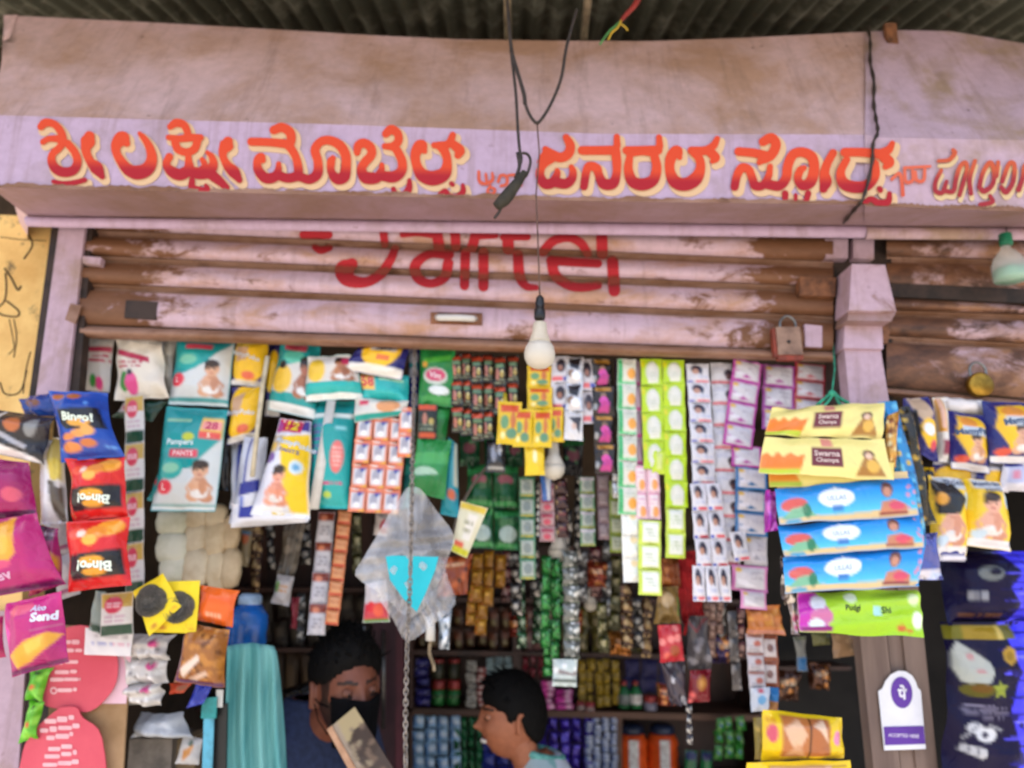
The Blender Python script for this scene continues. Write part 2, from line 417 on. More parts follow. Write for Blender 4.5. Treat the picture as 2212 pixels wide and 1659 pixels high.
# yellow wall at the left, plaster cracks cut as thin grooves
YEL, t_, b_ = new_mat('yellow_limewash')
n1 = noise(t_, 5, 6, .65); n2 = noise(t_, 16, 7, .7, loc=(2, 0, 4))
c_ = mixc(t_, ramp(t_, n1, [(.4, 0.0), (.66, 1.0)]), '#f2ca80', '#d6a660')
c_ = mixc(t_, ramp(t_, n2, [(.60, 0.0), (.70, 1.0)]), c_, '#7c6848')
t_.links.new(c_, b_.inputs['Base Color']); b_.inputs['Roughness'].default_value = .9; bump(t_, b_, n2, .4, .006)
w = thing('yellow_wall', P(60, 1659, 1.86), 'cracked yellow limewashed wall strip left of the shutter post', 'wall')
q = [P(-1500, 395, 1.86), P(136, 470, 1.86), P(72, 880, 1.86), P(20, 1750, 1.86), P(-1500, 1750, 1.86)]
m = MB(); m.add([*q, *[p + Vector((0, .09, 0)) for p in q]], [(4, 3, 2, 1, 0), (5, 6, 7, 8, 9), (0, 1, 6, 5), (1, 2, 7, 6), (2, 3, 8, 7), (3, 4, 9, 8), (4, 0, 5, 9)])
m.build('wall_face', YEL, w, smooth=False)
m = MB()
for line, r_ in (([(0, 512), (50, 518), (100, 520)], .0016), ([(118, 505), (112, 520), (108, 535)], .004), ([(62, 508), (70, 530), (52, 560)], .003),
                 ([(10, 580), (24, 600), (38, 626), (46, 618)], .0035), ([(12, 590), (14, 620), (10, 650), (-6, 668), (4, 680), (36, 684), (40, 672), (14, 650)], .003),
                 ([(20, 690), (28, 730), (30, 752), (18, 766)], .0016), ([(30, 690), (36, 730), (30, 772)], .002), ([(0, 826), (10, 850), (34, 852), (48, 838), (58, 800)], .0025), ([(66, 760), (56, 800), (50, 850)], .002)):
    m.tube([P(x, y, 1.86 - .0001) for x, y, *_ in cr([(x, y) for x, y in line], 6)], r_ * .85, 5)
m.build('crack', plain('crack_dark', '#4c3c28', .95), w)

# ---------------- corrugated roof sheets
ROOF, t_, b_ = new_mat('dark_corrugated_iron')
n1 = noise(t_, 7, 7, .72, loc=(1, 2, 3)); n2 = noise(t_, 30, 5, .7)
c_ = mixc(t_, ramp(t_, n1, [(.50, 0.0), (.74, 1.0)]), '#6e6f60', '#cfccb8'); c_ = mixc(t_, ramp(t_, n2, [(.62, 0.0), (.75, .8)]), c_, '#8d5b46')  # dark base with paler patches and brown spots set by noise
t_.links.new(c_, b_.inputs['Base Color']); b_.inputs['Roughness'].default_value = .55; b_.inputs['Metallic'].default_value = .1; bump(t_, b_, n2, .3)
rf = thing('corrugated_awning', (0, 1.02, 2.7), 'dark corrugated iron awning above the lavender shutter hood', 'awning')
def roofz(y): return 1.45 + 1.80 - .33 * (2.1 - y)
def roof_sheet(x0, x1, dz):
    nx = int((x1 - x0) / .0062); xs = np.linspace(x0, x1, nx + 1); ys = np.linspace(1.02, 2.5, 20)
    X, Y = np.meshgrid(xs, ys); Z = roofz(Y) + dz + .011 * np.sin(X * 2 * math.pi / .073) + .004 * np.sin(X * 3 + Y * 5)
    v = np.stack([X, Y, Z], -1).reshape(-1, 3); f = grid_faces(nx, 19)
    v2 = v + np.array([0, 0, .0015])
    obj('roof_sheet', np.vstack([v, v2]), np.vstack([f, grid_faces(nx, 19, len(v), True)]), ROOF, rf)
roof_sheet(-2.7, -1.0, 0); roof_sheet(-1.075, .62, .006); roof_sheet(.545, 2.7, .012)
LATH = plain('pale_lath', '#8d8068', .8, 0, '#5c523f', 25)
for nm, pa, pb in (('roof_lath', (1093, -120, 1.45), (1098, 110, 1.86)), ('roof_lath', (1283, -120, 1.45), (1258, 110, 1.86))):
    a, b = P(*pa), P(*pb); a.z = min(a.z, roofz(a.y) - .03); b.z = min(b.z, roofz(b.y) - .03)
    m = MB(); m.tube([a + (b - a) * t for t in np.linspace(0, 1, 8)], .0105, 8); m.build(nm, LATH, rf)

# ---------------- shutter hoods
def hood(name, label, xs, top, ft, fb, ub, lt, lb, mat_top, mat_sign, endcap, ends=((0, 0), (0, 0)), dofs=0):
    h = thing(name, P(xs[0], 490, 1.74), label, 'shutter hood')
    X = np.linspace(xs[0], xs[-1], 61)
    T = [P(x + (ends[0][0] if x == X[0] else 0), lin(*top, x), 1.74 + dofs) for x in X]
    F = [P(x, lin(*ft, x), 1.55 + dofs) for x in X]; B = [P(x, lin(*fb, x), 1.55 + dofs) for x in X]
    U = [P(x + e0, lin(*ub, x), 1.745 + dofs) for x, e0 in zip(X, np.linspace(ends[0][1], ends[1][1], 61))]
    def strip_(name, A, C, n, mat, dent=0.0, seed=1):
        g = np.random.default_rng(seed); v = []
        ph = g.uniform(0, 6, 8)
        for k in range(n + 1):
            t = k / n
            for i, (a, c) in enumerate(zip(A, C)):
                p = a * (1 - t) + c * t
                e = math.sin(math.pi * t); s_ = i / 60
                p = p + Vector((0, dent * e * (math.sin(9 * s_ + ph[0] + 3 * t) + .7 * math.sin(21 * s_ + ph[1] - 4 * t) + .5 * math.sin(40 * s_ + ph[2] + 5 * t)), 0))
                v.append(p)
        return obj(name, v, grid_faces(60, n), mat, h)
    strip_('upper_panel', T, F, 12, mat_top, .0035)
    strip_('sign_panel', F, B, 6, mat_sign)
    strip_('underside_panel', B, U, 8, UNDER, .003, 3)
    # folded lower lip, a rounded strip in front of the shutter
    L0 = [P(x + e0, lin(*lt, x), 1.745 + dofs) for x, e0 in zip(X, np.linspace(ends[0][1], ends[1][1], 61))]
    L1 = [P(x + e0, lin(*lb, x), 1.745 + dofs) for x, e0 in zip(X, np.linspace(ends[0][1], ends[1][1], 61))]
    v = []
    for k in range(9):
        an = math.pi * k / 8
        for a, c in zip(L0, L1):
            p = (a + c) / 2 + (a - c) / 2 * math.cos(an); p = p + Vector((0, -.013 * math.sin(an) - .001, 0)); v.append(p)
    obj('lip', v, grid_faces(60, 8), mat_sign, h)
    e = MB(); k = 0 if endcap == 'l' else -1
    pts = [T[k], F[k], B[k], U[k], L1[k]]; pts2 = [p + Vector((.003 if endcap == 'l' else -.003, 0, 0)) for p in pts]
    pts += [Vector((T[k].x, 1.95, U[k].z)), Vector((T[k].x, 1.95, T[k].z))]
    e.add(pts, [tuple(range(len(pts)))]); e.build('end_cap', mat_top, h, smooth=False)
    # closed back and top so no light leaks over it
    strip_('top_sheet', T, [p + Vector((0, .76, -.05)) for p in T], 2, mat_top)
    g = np.random.default_rng(11); xs2 = np.linspace(xs[0], xs[-1], 241); hgt = 4 + 5 * np.abs(np.sin(xs2 * .031) * np.sin(xs2 * .012 + 1)) + g.uniform(0, 4, 241)
    rv = [P(x, lin(*fb, x) - a, 1.55 + dofs - .0062) for x, a in zip(xs2, hgt)] + [P(x, lin(*fb, x) + 1, 1.55 + dofs - .0062) for x in xs2]
    obj('rust_edge', rv, grid_faces(240, 1), SEAM, h)
    return h, T
FTX, FTY = [-40, 0, 700, 1300, 1700, 1885], [247, 249, 268, 289, 290, 291]
FBX, FBY = [-40, 0, 700, 1300, 1885], [401, 404, 420, 434, 441]
hoodL, _ = hood('shutter_hood', 'long lavender sheet metal hood with the big red painted shop name', [-24, 1885],
     ([-40, 35, 300, 500, 800, 1000, 1200, 1400, 1600, 1885], [31, 34, 47, 58, 76, 85, 88, 89, 82, 68]), (FTX, FTY), (FBX, FBY),
     ([-40, 60, 1885], [466, 469, 489]), ([-40, 60, 1885], [468, 471, 490]), ([-40, 60, 1885], [489, 492, 515]), HOOD_TOP, SIGN_BG, 'l', ((62, 84), (0, -18)))
hoodR, _ = hood('shutter_hood', 'right hand lavender hood with rust stains and smaller red lettering', [1868, 2420],
     ([1868, 1930, 2050, 2120, 2212, 2420], [69, 65, 67, 78, 94, 120]), ([1868, 1900, 2212, 2420], [291, 297, 303, 306]), ([1868, 2212, 2420], [444, 456, 462]),
     ([1868, 2212, 2420], [489, 492, 496]), ([1868, 2212, 2420], [491, 494, 498]), ([1868, 2212, 2420], [517, 519, 523]), HOOD_R, HOOD_R, 'r', dofs=-.0035)
m = MB(); m.box(tuple(P(1918, 92, 1.705)), tuple(P(1930, 58, 1.72)))
m.build('rust_bracket', RUSTBOX, hoodR, smooth=False)

# ---------------- lettering painted on the hood (one raised sheet per stroke group)
def ribbon(ms, pts, d, grow=0.0, sh=(0, 0), z0=0.0):
    """pts (X, Y, width) in picture scale, painted at distance d"""
    c = cr(pts, 9); n = len(c)
    L = []
    for i in range(n):
        t = c[min(i+1, n-1)][:2] - c[max(i-1, 0)][:2]; t = t / (np.linalg.norm(t) + 1e-9)
        L.append((c[i][:2] + np.array(sh), np.array([-t[1], t[0]]), max(c[i][2], 3) / 2 + grow, t))
    rows = []
    for an in (np.pi/2, 1.2, .8, .4):   # round start
        p, nn, w, t = L[0]; rows.append((p - t * w * math.sin(an), nn, w * math.cos(an) + .01))
    rows += [(p, nn, w) for p, nn, w, t in L]
    for an in (.4, .8, 1.2, np.pi/2):
        p, nn, w, t = L[-1]; rows.append((p + t * w * math.sin(an), nn, w * math.cos(an) + .01))
    v = []; K = 6
    for i, (p, nn, w) in enumerate(rows):
        for k in range(K + 1):
            q = p + nn * w * (2 * k / K - 1); v.append((q[0], q[1], z0 + i * .000012))
    ms.append((v, grid_faces(K, len(rows) - 1)))
def letter(strokes, tr, sc, d, parent, grad, outline=True, cols=('#d84a2a', '#a81f2c'), jitter=0, cream='#dcb78e', shift=(7, 8.5), grow=4.6):
    """strokes in crop pixels; tr: crop -> picture scale"""
    z = 0.0; ms = []; mo = []
    for s_ in strokes:
        pts = [(*tr(x, y), w * sc) for x, y, w in s_]
        ribbon(ms, pts, d, 0, (0, 0), z)
        if outline: ribbon(mo, pts, d, grow, shift, z)
        z += .00028
    def put(lst, name, off, colf):
        v = []; f = []; c = []
        lst = [([(x, min(y, (lin(FBX, FBY, x) if x < 1885 else lin([1868, 2212, 2420], [444, 456, 462], x)) - 1), z_) for x, y, z_ in vv], ff) for vv, ff in lst]
        for vv, ff in lst:
            n = len(v); v += [P(x, y, d - off - zz) for x, y, zz in vv]; f += [tuple(int(i) + n for i in q) for q in ff]
            c += [colf(x, y) for x, y, zz in vv]
        if v: obj(name, v, f, PAINT, parent, None, np.array(c), False)
    A, B_ = srgb(cols[0]), srgb(cols[1])
    def g(x, y):
        t = np.clip((y - (grad(x) - 9)) / 20, 0, 1); return A * (1 - t) + B_ * t
    put(mo, 'letter_outline', .0012, lambda x, y: srgb(cream))
    put(ms, 'letter', .0040, g)
TA = lambda x, y: ((120 + x * .38879) / 1.82278, (440 + y * .38879) / 1.82278); SA = .38879 / 1.82278
TB = lambda x, y: ((950 + x * .434) / 1.82278, (440 + y * .434) / 1.82278); SB = .434 / 1.82278
TC = lambda x, y: ((1850 + x * .46564) / 1.82278, (480 + y * .46564) / 1.82278); SC = .46564 / 1.82278
TD = lambda x, y: ((2850 + x * .53436) / 1.82278, (500 + y * .53436) / 1.82278); SD = .53436 / 1.82278
TE = lambda x, y: ((1100 + x * .67812) / 1.82278, (860 + y * .67812) / 1.82278); SE_ = .67812 / 1.82278
GR = lambda x: 350 + (x - 100) * .0222
DS = 1.55
for st in (
  [[(105,150,75),(150,110,85),(230,120,75),(290,175,75),(320,240,80),(330,310,80)], [(125,305,60),(180,275,60),(260,272,70),(335,300,75)],
   [(330,310,75),(285,370,72),(225,425,75),(212,500,85),(260,580,100),(350,612,100),(440,585,95),(475,500,88),(445,405,78),(375,320,78)], [(230,705,42),(330,726,50),(450,715,52),(550,690,50)]],
  [[(595,250,110),(580,300,150),(560,370,100),(570,430,85),(610,510,90),(670,570,130),(725,655,60)]],
  [[(975,320,70),(930,270,150),(872,330,115),(868,410,85),(920,505,95),(990,585,120),(1090,615,145),(1190,570,135),(1228,470,108),(1205,360,85),(1155,275,65),(1105,220,45)]],
  [[(1415,150,65),(1475,112,85),(1550,130,78),(1588,200,72),(1592,260,72)], [(1395,258,55),(1500,272,70),(1600,262,80),(1720,262,70)], [(1462,300,80),(1490,375,80),(1580,410,78),(1660,375,82),(1690,300,80)],
   [(1405,455,80),(1375,530,75),(1430,605,110),(1520,635,120),(1600,580,110),(1600,500,75),(1600,440,60)], [(1600,600,110),(1720,625,120),(1810,600,120),(1852,530,90),(1832,450,62),(1790,412,45)],
   [(1740,485,55),(1765,540,60),(1720,590,60)], [(1810,620,110),(1900,690,95),(1985,765,65)], [(1635,690,60),(1640,770,75),(1720,785,55),(1795,785,50),(1775,745,40)]],
  [[(2000,300,100),(1985,335,145),(1950,400,95),(1955,470,75),(2000,550,95),(2060,610,120),(2115,690,65)]]):
    letter(st, TA, SA, DS, hoodL, GR)
for st in (
  [[(90,270,75),(250,275,75),(400,290,80)], [(295,165,80),(370,142,85),(440,185,85),(452,255,82),(430,310,80)], [(430,300,80),(490,400,72),(515,500,80),(520,580,85)],
   [(195,440,55),(180,405,70),(145,440,70),(155,530,85),(220,600,95),(300,590,95),(335,530,65),(338,470,45)], [(330,575,85),(420,602,85),(505,585,90)],
   [(530,590,80),(620,612,85),(690,560,92),(695,450,80),(668,345,82),(720,272,78),(800,258,82),(890,300,88),(945,390,88),(950,500,88),(930,590,105),(865,605,100),(815,540,70),(815,450,75),(830,420,55)]],
  [[(1050,370,60),(1060,310,80),(1110,282,82),(1172,322,82),(1180,390,80),(1120,460,82),(1090,525,85),(1130,595,112),(1230,595,100),(1270,530,62),(1275,480,45)],
   [(1270,580,90),(1380,590,105),(1450,540,92),(1460,460,82),(1430,380,78),(1385,322,72),(1300,312,55)], [(1310,200,70),(1360,160,85),(1420,200,75),(1422,270,75),(1370,318,70)],
   [(1380,700,45),(1405,752,55),(1480,752,72),(1522,690,62),(1525,622,40)]],
  [[(1665,360,45),(1630,310,120),(1580,380,92),(1590,480,85),(1640,570,118),(1740,602,135),(1840,560,122),(1868,460,82),(1850,370,80),(1800,312,75),(1750,302,55)],
   [(1780,305,65),(1880,292,75),(1918,210,60)], [(1930,300,80),(1982,350,92),(1965,395,65)], [(1800,745,40),(1850,715,42),(1885,762,52),(1960,770,55),(2012,722,52),(2010,665,36)], [(1905,650,42),(1918,660,42)]]):
    letter(st, TB, SB, DS, hoodL, GR)
OR = ('#d8684c', '#d05c42')
letter([[(75,420,26),(82,500,30),(130,522,30),(190,492,30),(190,432,22)], [(135,440,24),(142,500,24)], [(172,540,24),(150,590,26),(190,612,26),(212,570,24),(170,552,20)]], TC, SC, DS, hoodL, GR, False, OR)
letter([[(240,505,26),(262,452,26),(310,462,26),(312,522,26),(262,542,24)], [(330,450,24),(385,452,24),(405,522,24)], [(452,450,26),(430,535,26)]], TC, SC, DS, hoodL, GR, False, OR)
for st in (
  [[(815,130,60),(850,200,78),(830,270,85),(765,300,82),(690,272,82),(640,230,55)], [(655,250,70),(622,300,70),(590,335,45)], [(700,315,55),(622,365,62),(592,440,75),(630,520,85),(700,512,85),(738,440,60),(738,410,45)], [(720,510,85),(810,522,85),(862,480,75),(872,420,62),(858,380,45)]],
  [[(950,240,75),(1100,240,75),(1230,238,80)], [(1242,125,52),(1245,200,62)], [(1232,240,80),(1242,340,78),(1240,440,72),(1208,520,92),(1130,520,92),(1092,450,72),(1072,392,78),(1012,372,72),(985,420,70),(965,545,68)]],
  [[(1325,240,70),(1450,240,75),(1590,238,80)], [(1600,130,52),(1605,205,62)], [(1352,290,60),(1340,400,78),(1375,500,95),(1460,528,105),(1550,490,95),(1580,390,82),(1562,290,72)], [(1360,275,40),(1460,262,40),(1560,275,40)]],
  [[(1775,300,45),(1752,245,95),(1702,300,92),(1690,400,82),(1730,500,105),(1820,528,112),(1910,480,112),(1950,390,82),(1940,310,72),(1890,255,65)], [(1872,240,65),(1990,242,75),(2060,200,65),(2092,140,48)], [(2040,262,80),(2080,302,72),(2052,332,45)]]):
    letter(st, TC, SC, DS, hoodL, GR)
for st in (
  [[(110,180,65),(220,190,65),(310,212,70)], [(290,108,66),(350,80,72),(385,130,72),(350,205,72),(290,235,72),(262,262,40)], [(80,440,62),(97,360,62),(132,302,66),(182,312,62),(212,382,62),(232,432,66),(290,427,62),(330,362,52),(342,290,42)],
   [(325,422,72),(410,432,72),(460,372,72),(472,282,72),(512,202,72),(582,185,72),(650,222,76),(666,312,76),(640,402,82),(582,430,72),(546,382,60),(562,322,58),(592,300,42)], [(452,490,50),(462,548,38),(530,552,35),(600,548,38),(622,490,48)], [(530,500,28),(530,540,28)]],
  [[(805,190,58),(762,270,62),(742,340,72),(750,402,92),(735,455,62)]]):
    letter(st, TD, SD, DS, hoodL, GR)
for st in (
  [[(890,185,65),(1000,185,65),(1140,196,72)], [(905,240,55),(862,330,62),(882,412,84),(962,442,88),(1052,430,82),(1112,360,72),(1112,270,66)], [(1140,200,70),(1212,170,62),(1242,120,42)], [(1182,222,80),(1222,260,72),(1192,292,45)],
   [(1032,568,40),(1082,530,42),(1142,560,50),(1210,550,50),(1222,490,36)], [(1148,455,42),(1155,465,42)]],):
    letter(st, TD, SD, DS - .006, hoodR, GR)
letter([[(1238,385,24),(1292,342,26),(1312,402,26),(1320,500,30)], [(1332,312,24),(1342,402,26),(1392,392,26),(1392,322,24)], [(1412,332,24),(1422,392,26),(1472,392,26),(1482,312,24)], [(1330,300,22),(1520,290,22)]], TD, SD, DS - .0045, hoodR, GR, False, OR)
for st in (
  [[(1582,250,32),(1662,240,38),(1702,192,46),(1690,170,38)], [(1602,320,38),(1562,402,40),(1562,470,42),(1612,482,42),(1642,402,36)], [(1632,472,42),(1692,472,42),(1712,382,42),(1742,292,42),(1780,262,42),(1792,312,36),(1762,420,42),(1737,502,40)], [(1852,250,38),(1812,382,42),(1822,490,42)]],
  [[(1882,442,42),(1912,332,42),(1962,262,46),(1992,322,42),(1982,420,42),(1922,472,50),(1890,450,42)], [(1890,572,42),(1980,552,42),(1962,505,34)], [(2012,362,34),(2022,260,40)]],
  [[(2052,402,42),(2102,272,42),(2142,282,42),(2132,402,42),(2082,480,46),(2044,442,42)], [(2172,462,50),(2202,382,42),(2222,282,42),(2290,262,40)]]):
    letter([[(x, y, w * .8) for x, y, w in q] for q in st], TD, SD, DS - .0045, hoodR, lambda x: 376 + 0*x, True, ('#c65a3a', '#a03038'), shift=(2, 11), grow=.5, cream='#d9bd90')

# ---------------- rolling shutters
def shutter(label, x0, x1, lines, d, mat, rail, seam_h=16):
    """lines: (y at x0, y at x1) seam after each slat, top first; rail: bottom rail lines"""
    s = thing('rolling_shutter', P((x0 + x1) / 2, rail[1][0], d), label, 'rolling shutter')
    Ls = lambda l, x: l[0] + (l[1] - l[0]) * (x - x0) / (x1 - x0)
    X = np.linspace(x0, x1, 41)
    for k in range(len(lines) - 1):
        v = []
        for j in range(9):
            t = j / 8
            for x in X:
                ya = Ls(lines[k], x) + seam_h * .5; yb = Ls(lines[k+1], x) - seam_h * .5
                v.append(P(x, ya + (yb - ya) * t, d - .012 * math.sin(math.pi * t) ** .7 * 1.6))
        obj('shutter_slat', v, grid_faces(40, 8), mat, s)
        if k:
            v = []
            for j in range(6):
                t = j / 5
                for x in X:
                    y = Ls(lines[k], x) + seam_h * (t - .5) * 1.04
                    v.append(P(x, y, d + .012 - .006 * math.sin(2 * math.pi * t)))
            obj('seam', v, grid_faces(40, 5), SEAM, s)
    v = []
    for j in range(7):
        t = j / 6
        for x in X:
            y = Ls(rail[0], x) + (Ls(rail[1], x) - Ls(rail[0], x)) * t
            v.append(P(x, y, d - .018 * math.sin(math.pi * min(t * 1.3, 1)) ** .5 if t < .99 else d + .03))
    obj('bottom_rail', v, grid_faces(40, 6), SEAM, s); return s
shL = shutter('wide rusty lavender rolling shutter raised above the counter with red lettering', 172, 1800,
   [(452, 498), (502, 572), (558, 627), (618, 690), (708, 766)], 1.80, SHUT, [(703, 760), (731, 783)])
shR = shutter('rustier right hand rolling shutter beyond the lavender post', 1915, 2400,
   [(500, 512), (560, 574), (632, 662), (676, 692), (732, 758), (842, 884)], 1.80, SHUT_R, [(838, 880), (856, 900)])
m = MB(); m.quadbox([P(1925, 612, 1.782), P(2400, 632, 1.782), P(2400, 664, 1.782), P(1925, 640, 1.782)], .03); m.build('dark_gap_strip', DARKIRON, shR, smooth=False)  # shade of the gap between slats, drawn as a dark strip
# broken red word on the slats, one piece per letter
def slat_letter(strokes):
    ms = []; z = 0
    for s_ in strokes:
        ribbon(ms, [(*TE(x, y), w * SE_) for x, y, w in s_], 1.78, 0, (0, 0), z); z += .0003
    v = []; f = []; c = []
    lines = [(452, 498), (502, 572), (558, 627), (618, 690), (708, 766)]
    def dep(x, y):
        l = [a + (b - a) * (x - 172) / 1628 for a, b in lines]
        for k in range(4):
            if l[k] <= y <= l[k+1]:
                t = (y - l[k] - 8) / (l[k+1] - l[k] - 16)
                return 1.80 - .0192 * math.sin(math.pi * min(max(t, 0), 1)) ** .7 - (.0015 if 0 < t < 1 else .0012)
        return 1.78
    for vv, ff in ms:
        n = len(v); v += [P(x, y, dep(x, y) - zz) for x, y, zz in vv]; f += [tuple(int(i) + n for i in q) for q in ff]
        for x, y, _ in vv:
            l = [a + (b - a) * (x - 172) / 1628 for a, b in lines]
            c.append(srgb('#7c3326') if min(abs(y - q) for q in l) < 8 else srgb('#aa232d'))
    obj('letter', v, f, PAINT, shL, None, np.array(c), False)
for st in (
  [[(140,95,50),(285,95,50)], [(205,165,35),(240,185,45),(290,170,40)], [(420,265,70),(380,300,115),(400,355,85),(500,370,60),(590,320,60),(645,240,52),(672,175,45)], [(605,85,48),(612,150,45)]],
  [[(715,95,36),(800,90,30),(880,95,40)], [(915,85,62),(928,165,66)], [(985,210,60),(870,208,50),(790,270,62),(805,345,60),(880,378,50),(960,340,58),(980,260,62)]],
  [[(1020,85,58),(1025,165,56)], [(1080,200,58),(1075,390,55)]],
  [[(1140,90,60),(1120,170,60)], [(1150,102,44),(1255,98,40)], [(1185,200,60),(1185,395,60)]],
  [[(1325,95,66),(1330,178,68)], [(1300,108,42),(1440,108,42)], [(1385,210,60),(1395,330,62),(1432,392,46),(1490,402,34)]],
  [[(1530,195,55),(1590,132,55),(1680,112,50),(1752,145,52),(1790,205,50)], [(1590,245,55),(1720,255,52),(1850,262,50)], [(1580,245,62),(1602,330,62),(1682,388,56),(1762,400,52),(1850,388,48)]],
  [[(1872,95,66),(1875,205,66)], [(1935,250,68),(1945,420,68)]]):
    slat_letter(st)
# handle, lock box holes, lock housings
m = MB(); m.quadbox([P(930, 674, 1.776), P(1042, 676, 1.776), P(1042, 702, 1.776), P(930, 698, 1.776)], .006); m.build('handle_plate', RUSTBOX, shL, smooth=False)
m = MB(); m.tube([P(x, y, dd) for x, y, dd in ((945, 686, 1.78), (950, 686, 1.763), (985, 686, 1.756), (1020, 688, 1.763), (1026, 689, 1.78))], .0085, 8); m.build('handle', WHITEP, shL)
m = MB(); m.quadbox([P(272, 648, 1.779), P(340, 652, 1.779), P(336, 690, 1.779), P(268, 686, 1.779)], .02); m.build('lock_hole', DARKIRON, shL, smooth=False)
m = MB(); m.quadbox([P(1728, 598, 1.765), P(1806, 600, 1.765), P(1804, 640, 1.765), P(1728, 637, 1.765)], .03); o = m.build('latch_box', RUSTBOX, shL, smooth=False)
m = MB(); m.quadbox([P(178, 553, 1.765), P(218, 556, 1.765), P(216, 572, 1.765), P(178, 568, 1.765)], .02); m.build('guide_tab', POST, shL, smooth=False)
m = MB(); m.quadbox([P(1738, 700, 1.778), P(1776, 704, 1.778), P(1776, 750, 1.778), P(1740, 748, 1.778)], .01); m.build('patch_plate', POST, shL, smooth=False)
# posts
pl = thing('door_post', P(110, 860, 1.79), 'lavender metal shutter guide post beside the yellow wall', 'post')
for k, (mat, x) in enumerate(((DARKIRON, 0), (POST, 8))):
    q = [(120 + x, 486), (184 - (0 if k else -14), 486), (140 + (0 if k else 26), 880), (66 + x, 880)] if k else [(112, 484), (200, 484), (166, 890), (58, 890)]
    m = MB(); m.quadbox([P(*p, 1.785 - .012 * k) for p in q], .03 if not k else .011); m.build('post_face' if k else 'guide_channel', mat, pl, smooth=False)
m = MB(); m.quadbox([P(152, 655, 1.771), P(176, 660, 1.771), P(162, 700, 1.771), P(140, 690, 1.771)], .004); m.build('rust_patch', SEAM, pl, smooth=False)
pr = thing('door_post', P(1880, 880, 1.79), 'lavender post with a bulky pale cap box between the two shutters', 'post')
for nm, q, d, th, mat in (('post_core', [(1800, 500), (1925, 500), (1930, 900), (1806, 900)], 1.81, .06, DARKIRON),
    ('guide_face', [(1782, 516), (1832, 516), (1832, 558), (1784, 558)], 1.785, .03, POST), ('guide_face', [(1844, 516), (1888, 518), (1888, 560), (1844, 558)], 1.785, .03, POST),
    ('cap_box', [(1840, 570), (1912, 572), (1936, 672), (1834, 670)], 1.70, .08, POST), ('cap_underside', [(1834, 671), (1936, 673), (1925, 694), (1830, 692)], 1.715, .07, UNDER),
    ('post_block', [(1826, 690), (1905, 692), (1908, 754), (1822, 752)], 1.755, .05, POST), ('post_face', [(1824, 752), (1902, 752), (1926, 900), (1838, 900)], 1.765, .05, POST),
    ('rust_flange', [(1902, 690), (1928, 690), (1918, 740), (1904, 742)], 1.765, .04, RUSTBOX)):
    m = MB(); m.quadbox([P(*p, d) for p in q], th); m.build(nm, mat, pr, smooth=False)
# wooden post with sticker
wp = thing('wooden_post', P(1950, 1700, 1.86), 'weathered grey brown plank post carrying the white payment sticker', 'post')
for x0, x1, dd in ((0, .42, 0), (.43, .66, .012), (.67, 1, .004)):
    f = lambda t, a, b: (a[0] + (b[0] - a[0]) * t, a[1] + (b[1] - a[1]) * t)
    A, B, C, D = (1838, 1180), (1975, 1180), (2032, 1720), (1893, 1720)
    m = MB(); m.quadbox([P(*f(x0, A, B), 1.84 + dd), P(*f(x1, A, B), 1.84 + dd), P(*f(x1, D, C), 1.84 + dd), P(*f(x0, D, C), 1.84 + dd)], .04)
    m.build('plank', GREYWOOD, wp, smooth=False)
# left lower lavender wall piece and cardboard panel
lw = thing('painted_wall', P(20, 1700, 1.86), 'patchy lavender wall stub at the lower left corner below the snack packs', 'wall')
m = MB(); m.quadbox([P(-1500, 1320, 1.842), P(62, 1320, 1.842), P(36, 1720, 1.842), P(-1500, 1720, 1.842)], .04); m.build('wall_face', POST, lw, smooth=False)
m = MB(); m.quadbox([P(58, 1300, 1.85), P(112, 1300, 1.85), P(100, 1720, 1.85), P(32, 1720, 1.85)], .03); m.build('door_jamb', DARKIRON, lw, smooth=False)

# ============================================================ HANGING GOODS, LEFT HALF
def baby(x, y, w, h, sk='#dba886', sh='#c48a68', hair='#3a2a22'):
    f = lambda *q: [(x + a * w, y + b * h) for a, b in q]; e = lambda a, b, r, t, c: ('e', x + a * w, y + b * h, r * w, t * h, c)
    return [e(.5, .62, .30, .26, sk), e(.30, .86, .24, .12, sk), e(.72, .88, .24, .11, sh), ('l', f((.28, .5), (.10, .68), (.2, .8)), .05 * h, sk), ('l', f((.7, .5), (.9, .64), (.82, .8)), .05 * h, sh),
            e(.5, .80, .28, .10, '#e9e6e2'), e(.62, .62, .12, .2, sh), e(.5, .22, .26, .2, sk), e(.5, .10, .26, .11, hair), e(.30, .18, .06, .09, hair), e(.41, .24, .035, .022, '#2c1e18'), e(.60, .24, .035, .022, '#2c1e18'), e(.5, .345, .07, .02, '#b0584e'), e(.5, .47, .12, .03, sh)]
TEAL, NAVY, YELL = '#1a9a9a', '#22246e', '#f2bf1c'
BABY = baby(.50, .36, .46, .54)
GTEAL = 'teal nappy packs hung under the shutter'
GNAVY = 'navy and yellow nappy packs hung under the shutter'
def teal_ops(low=True, price=False):
    o = [('r', 0, 0, 1, .12, '#17888c'), ('p', [(0,.62),(.3,.55),(.62,.4),(1,.05),(1,.94),(0,.94)], '#d5d8d6'), ('e', .3, .38, .24, .14, '#26a8a0'), ('e', .3, .36, .16, .07, '#79c7a8'),
         ('r', .22, .12, .68, .2, '#e0455a'), *BABY, ('e', .16, .66, .13, .1, '#e03a4c'), ('r', 0, .9, 1, 1, TEAL), ('r', 0, .955, 1, 1, '#eef0ec')]
    return o
pk('nappy_pack', 'upper of the two long teal nappy packs at the left, tucked under the shutter rail', 'nappy pack', (384, 728, 506, 732, 493, 880, 362, 873), 1.875, TEAL, teal_ops(), [('L', .16, .66, .08, '#ffd8d8')], .016, group=GTEAL)
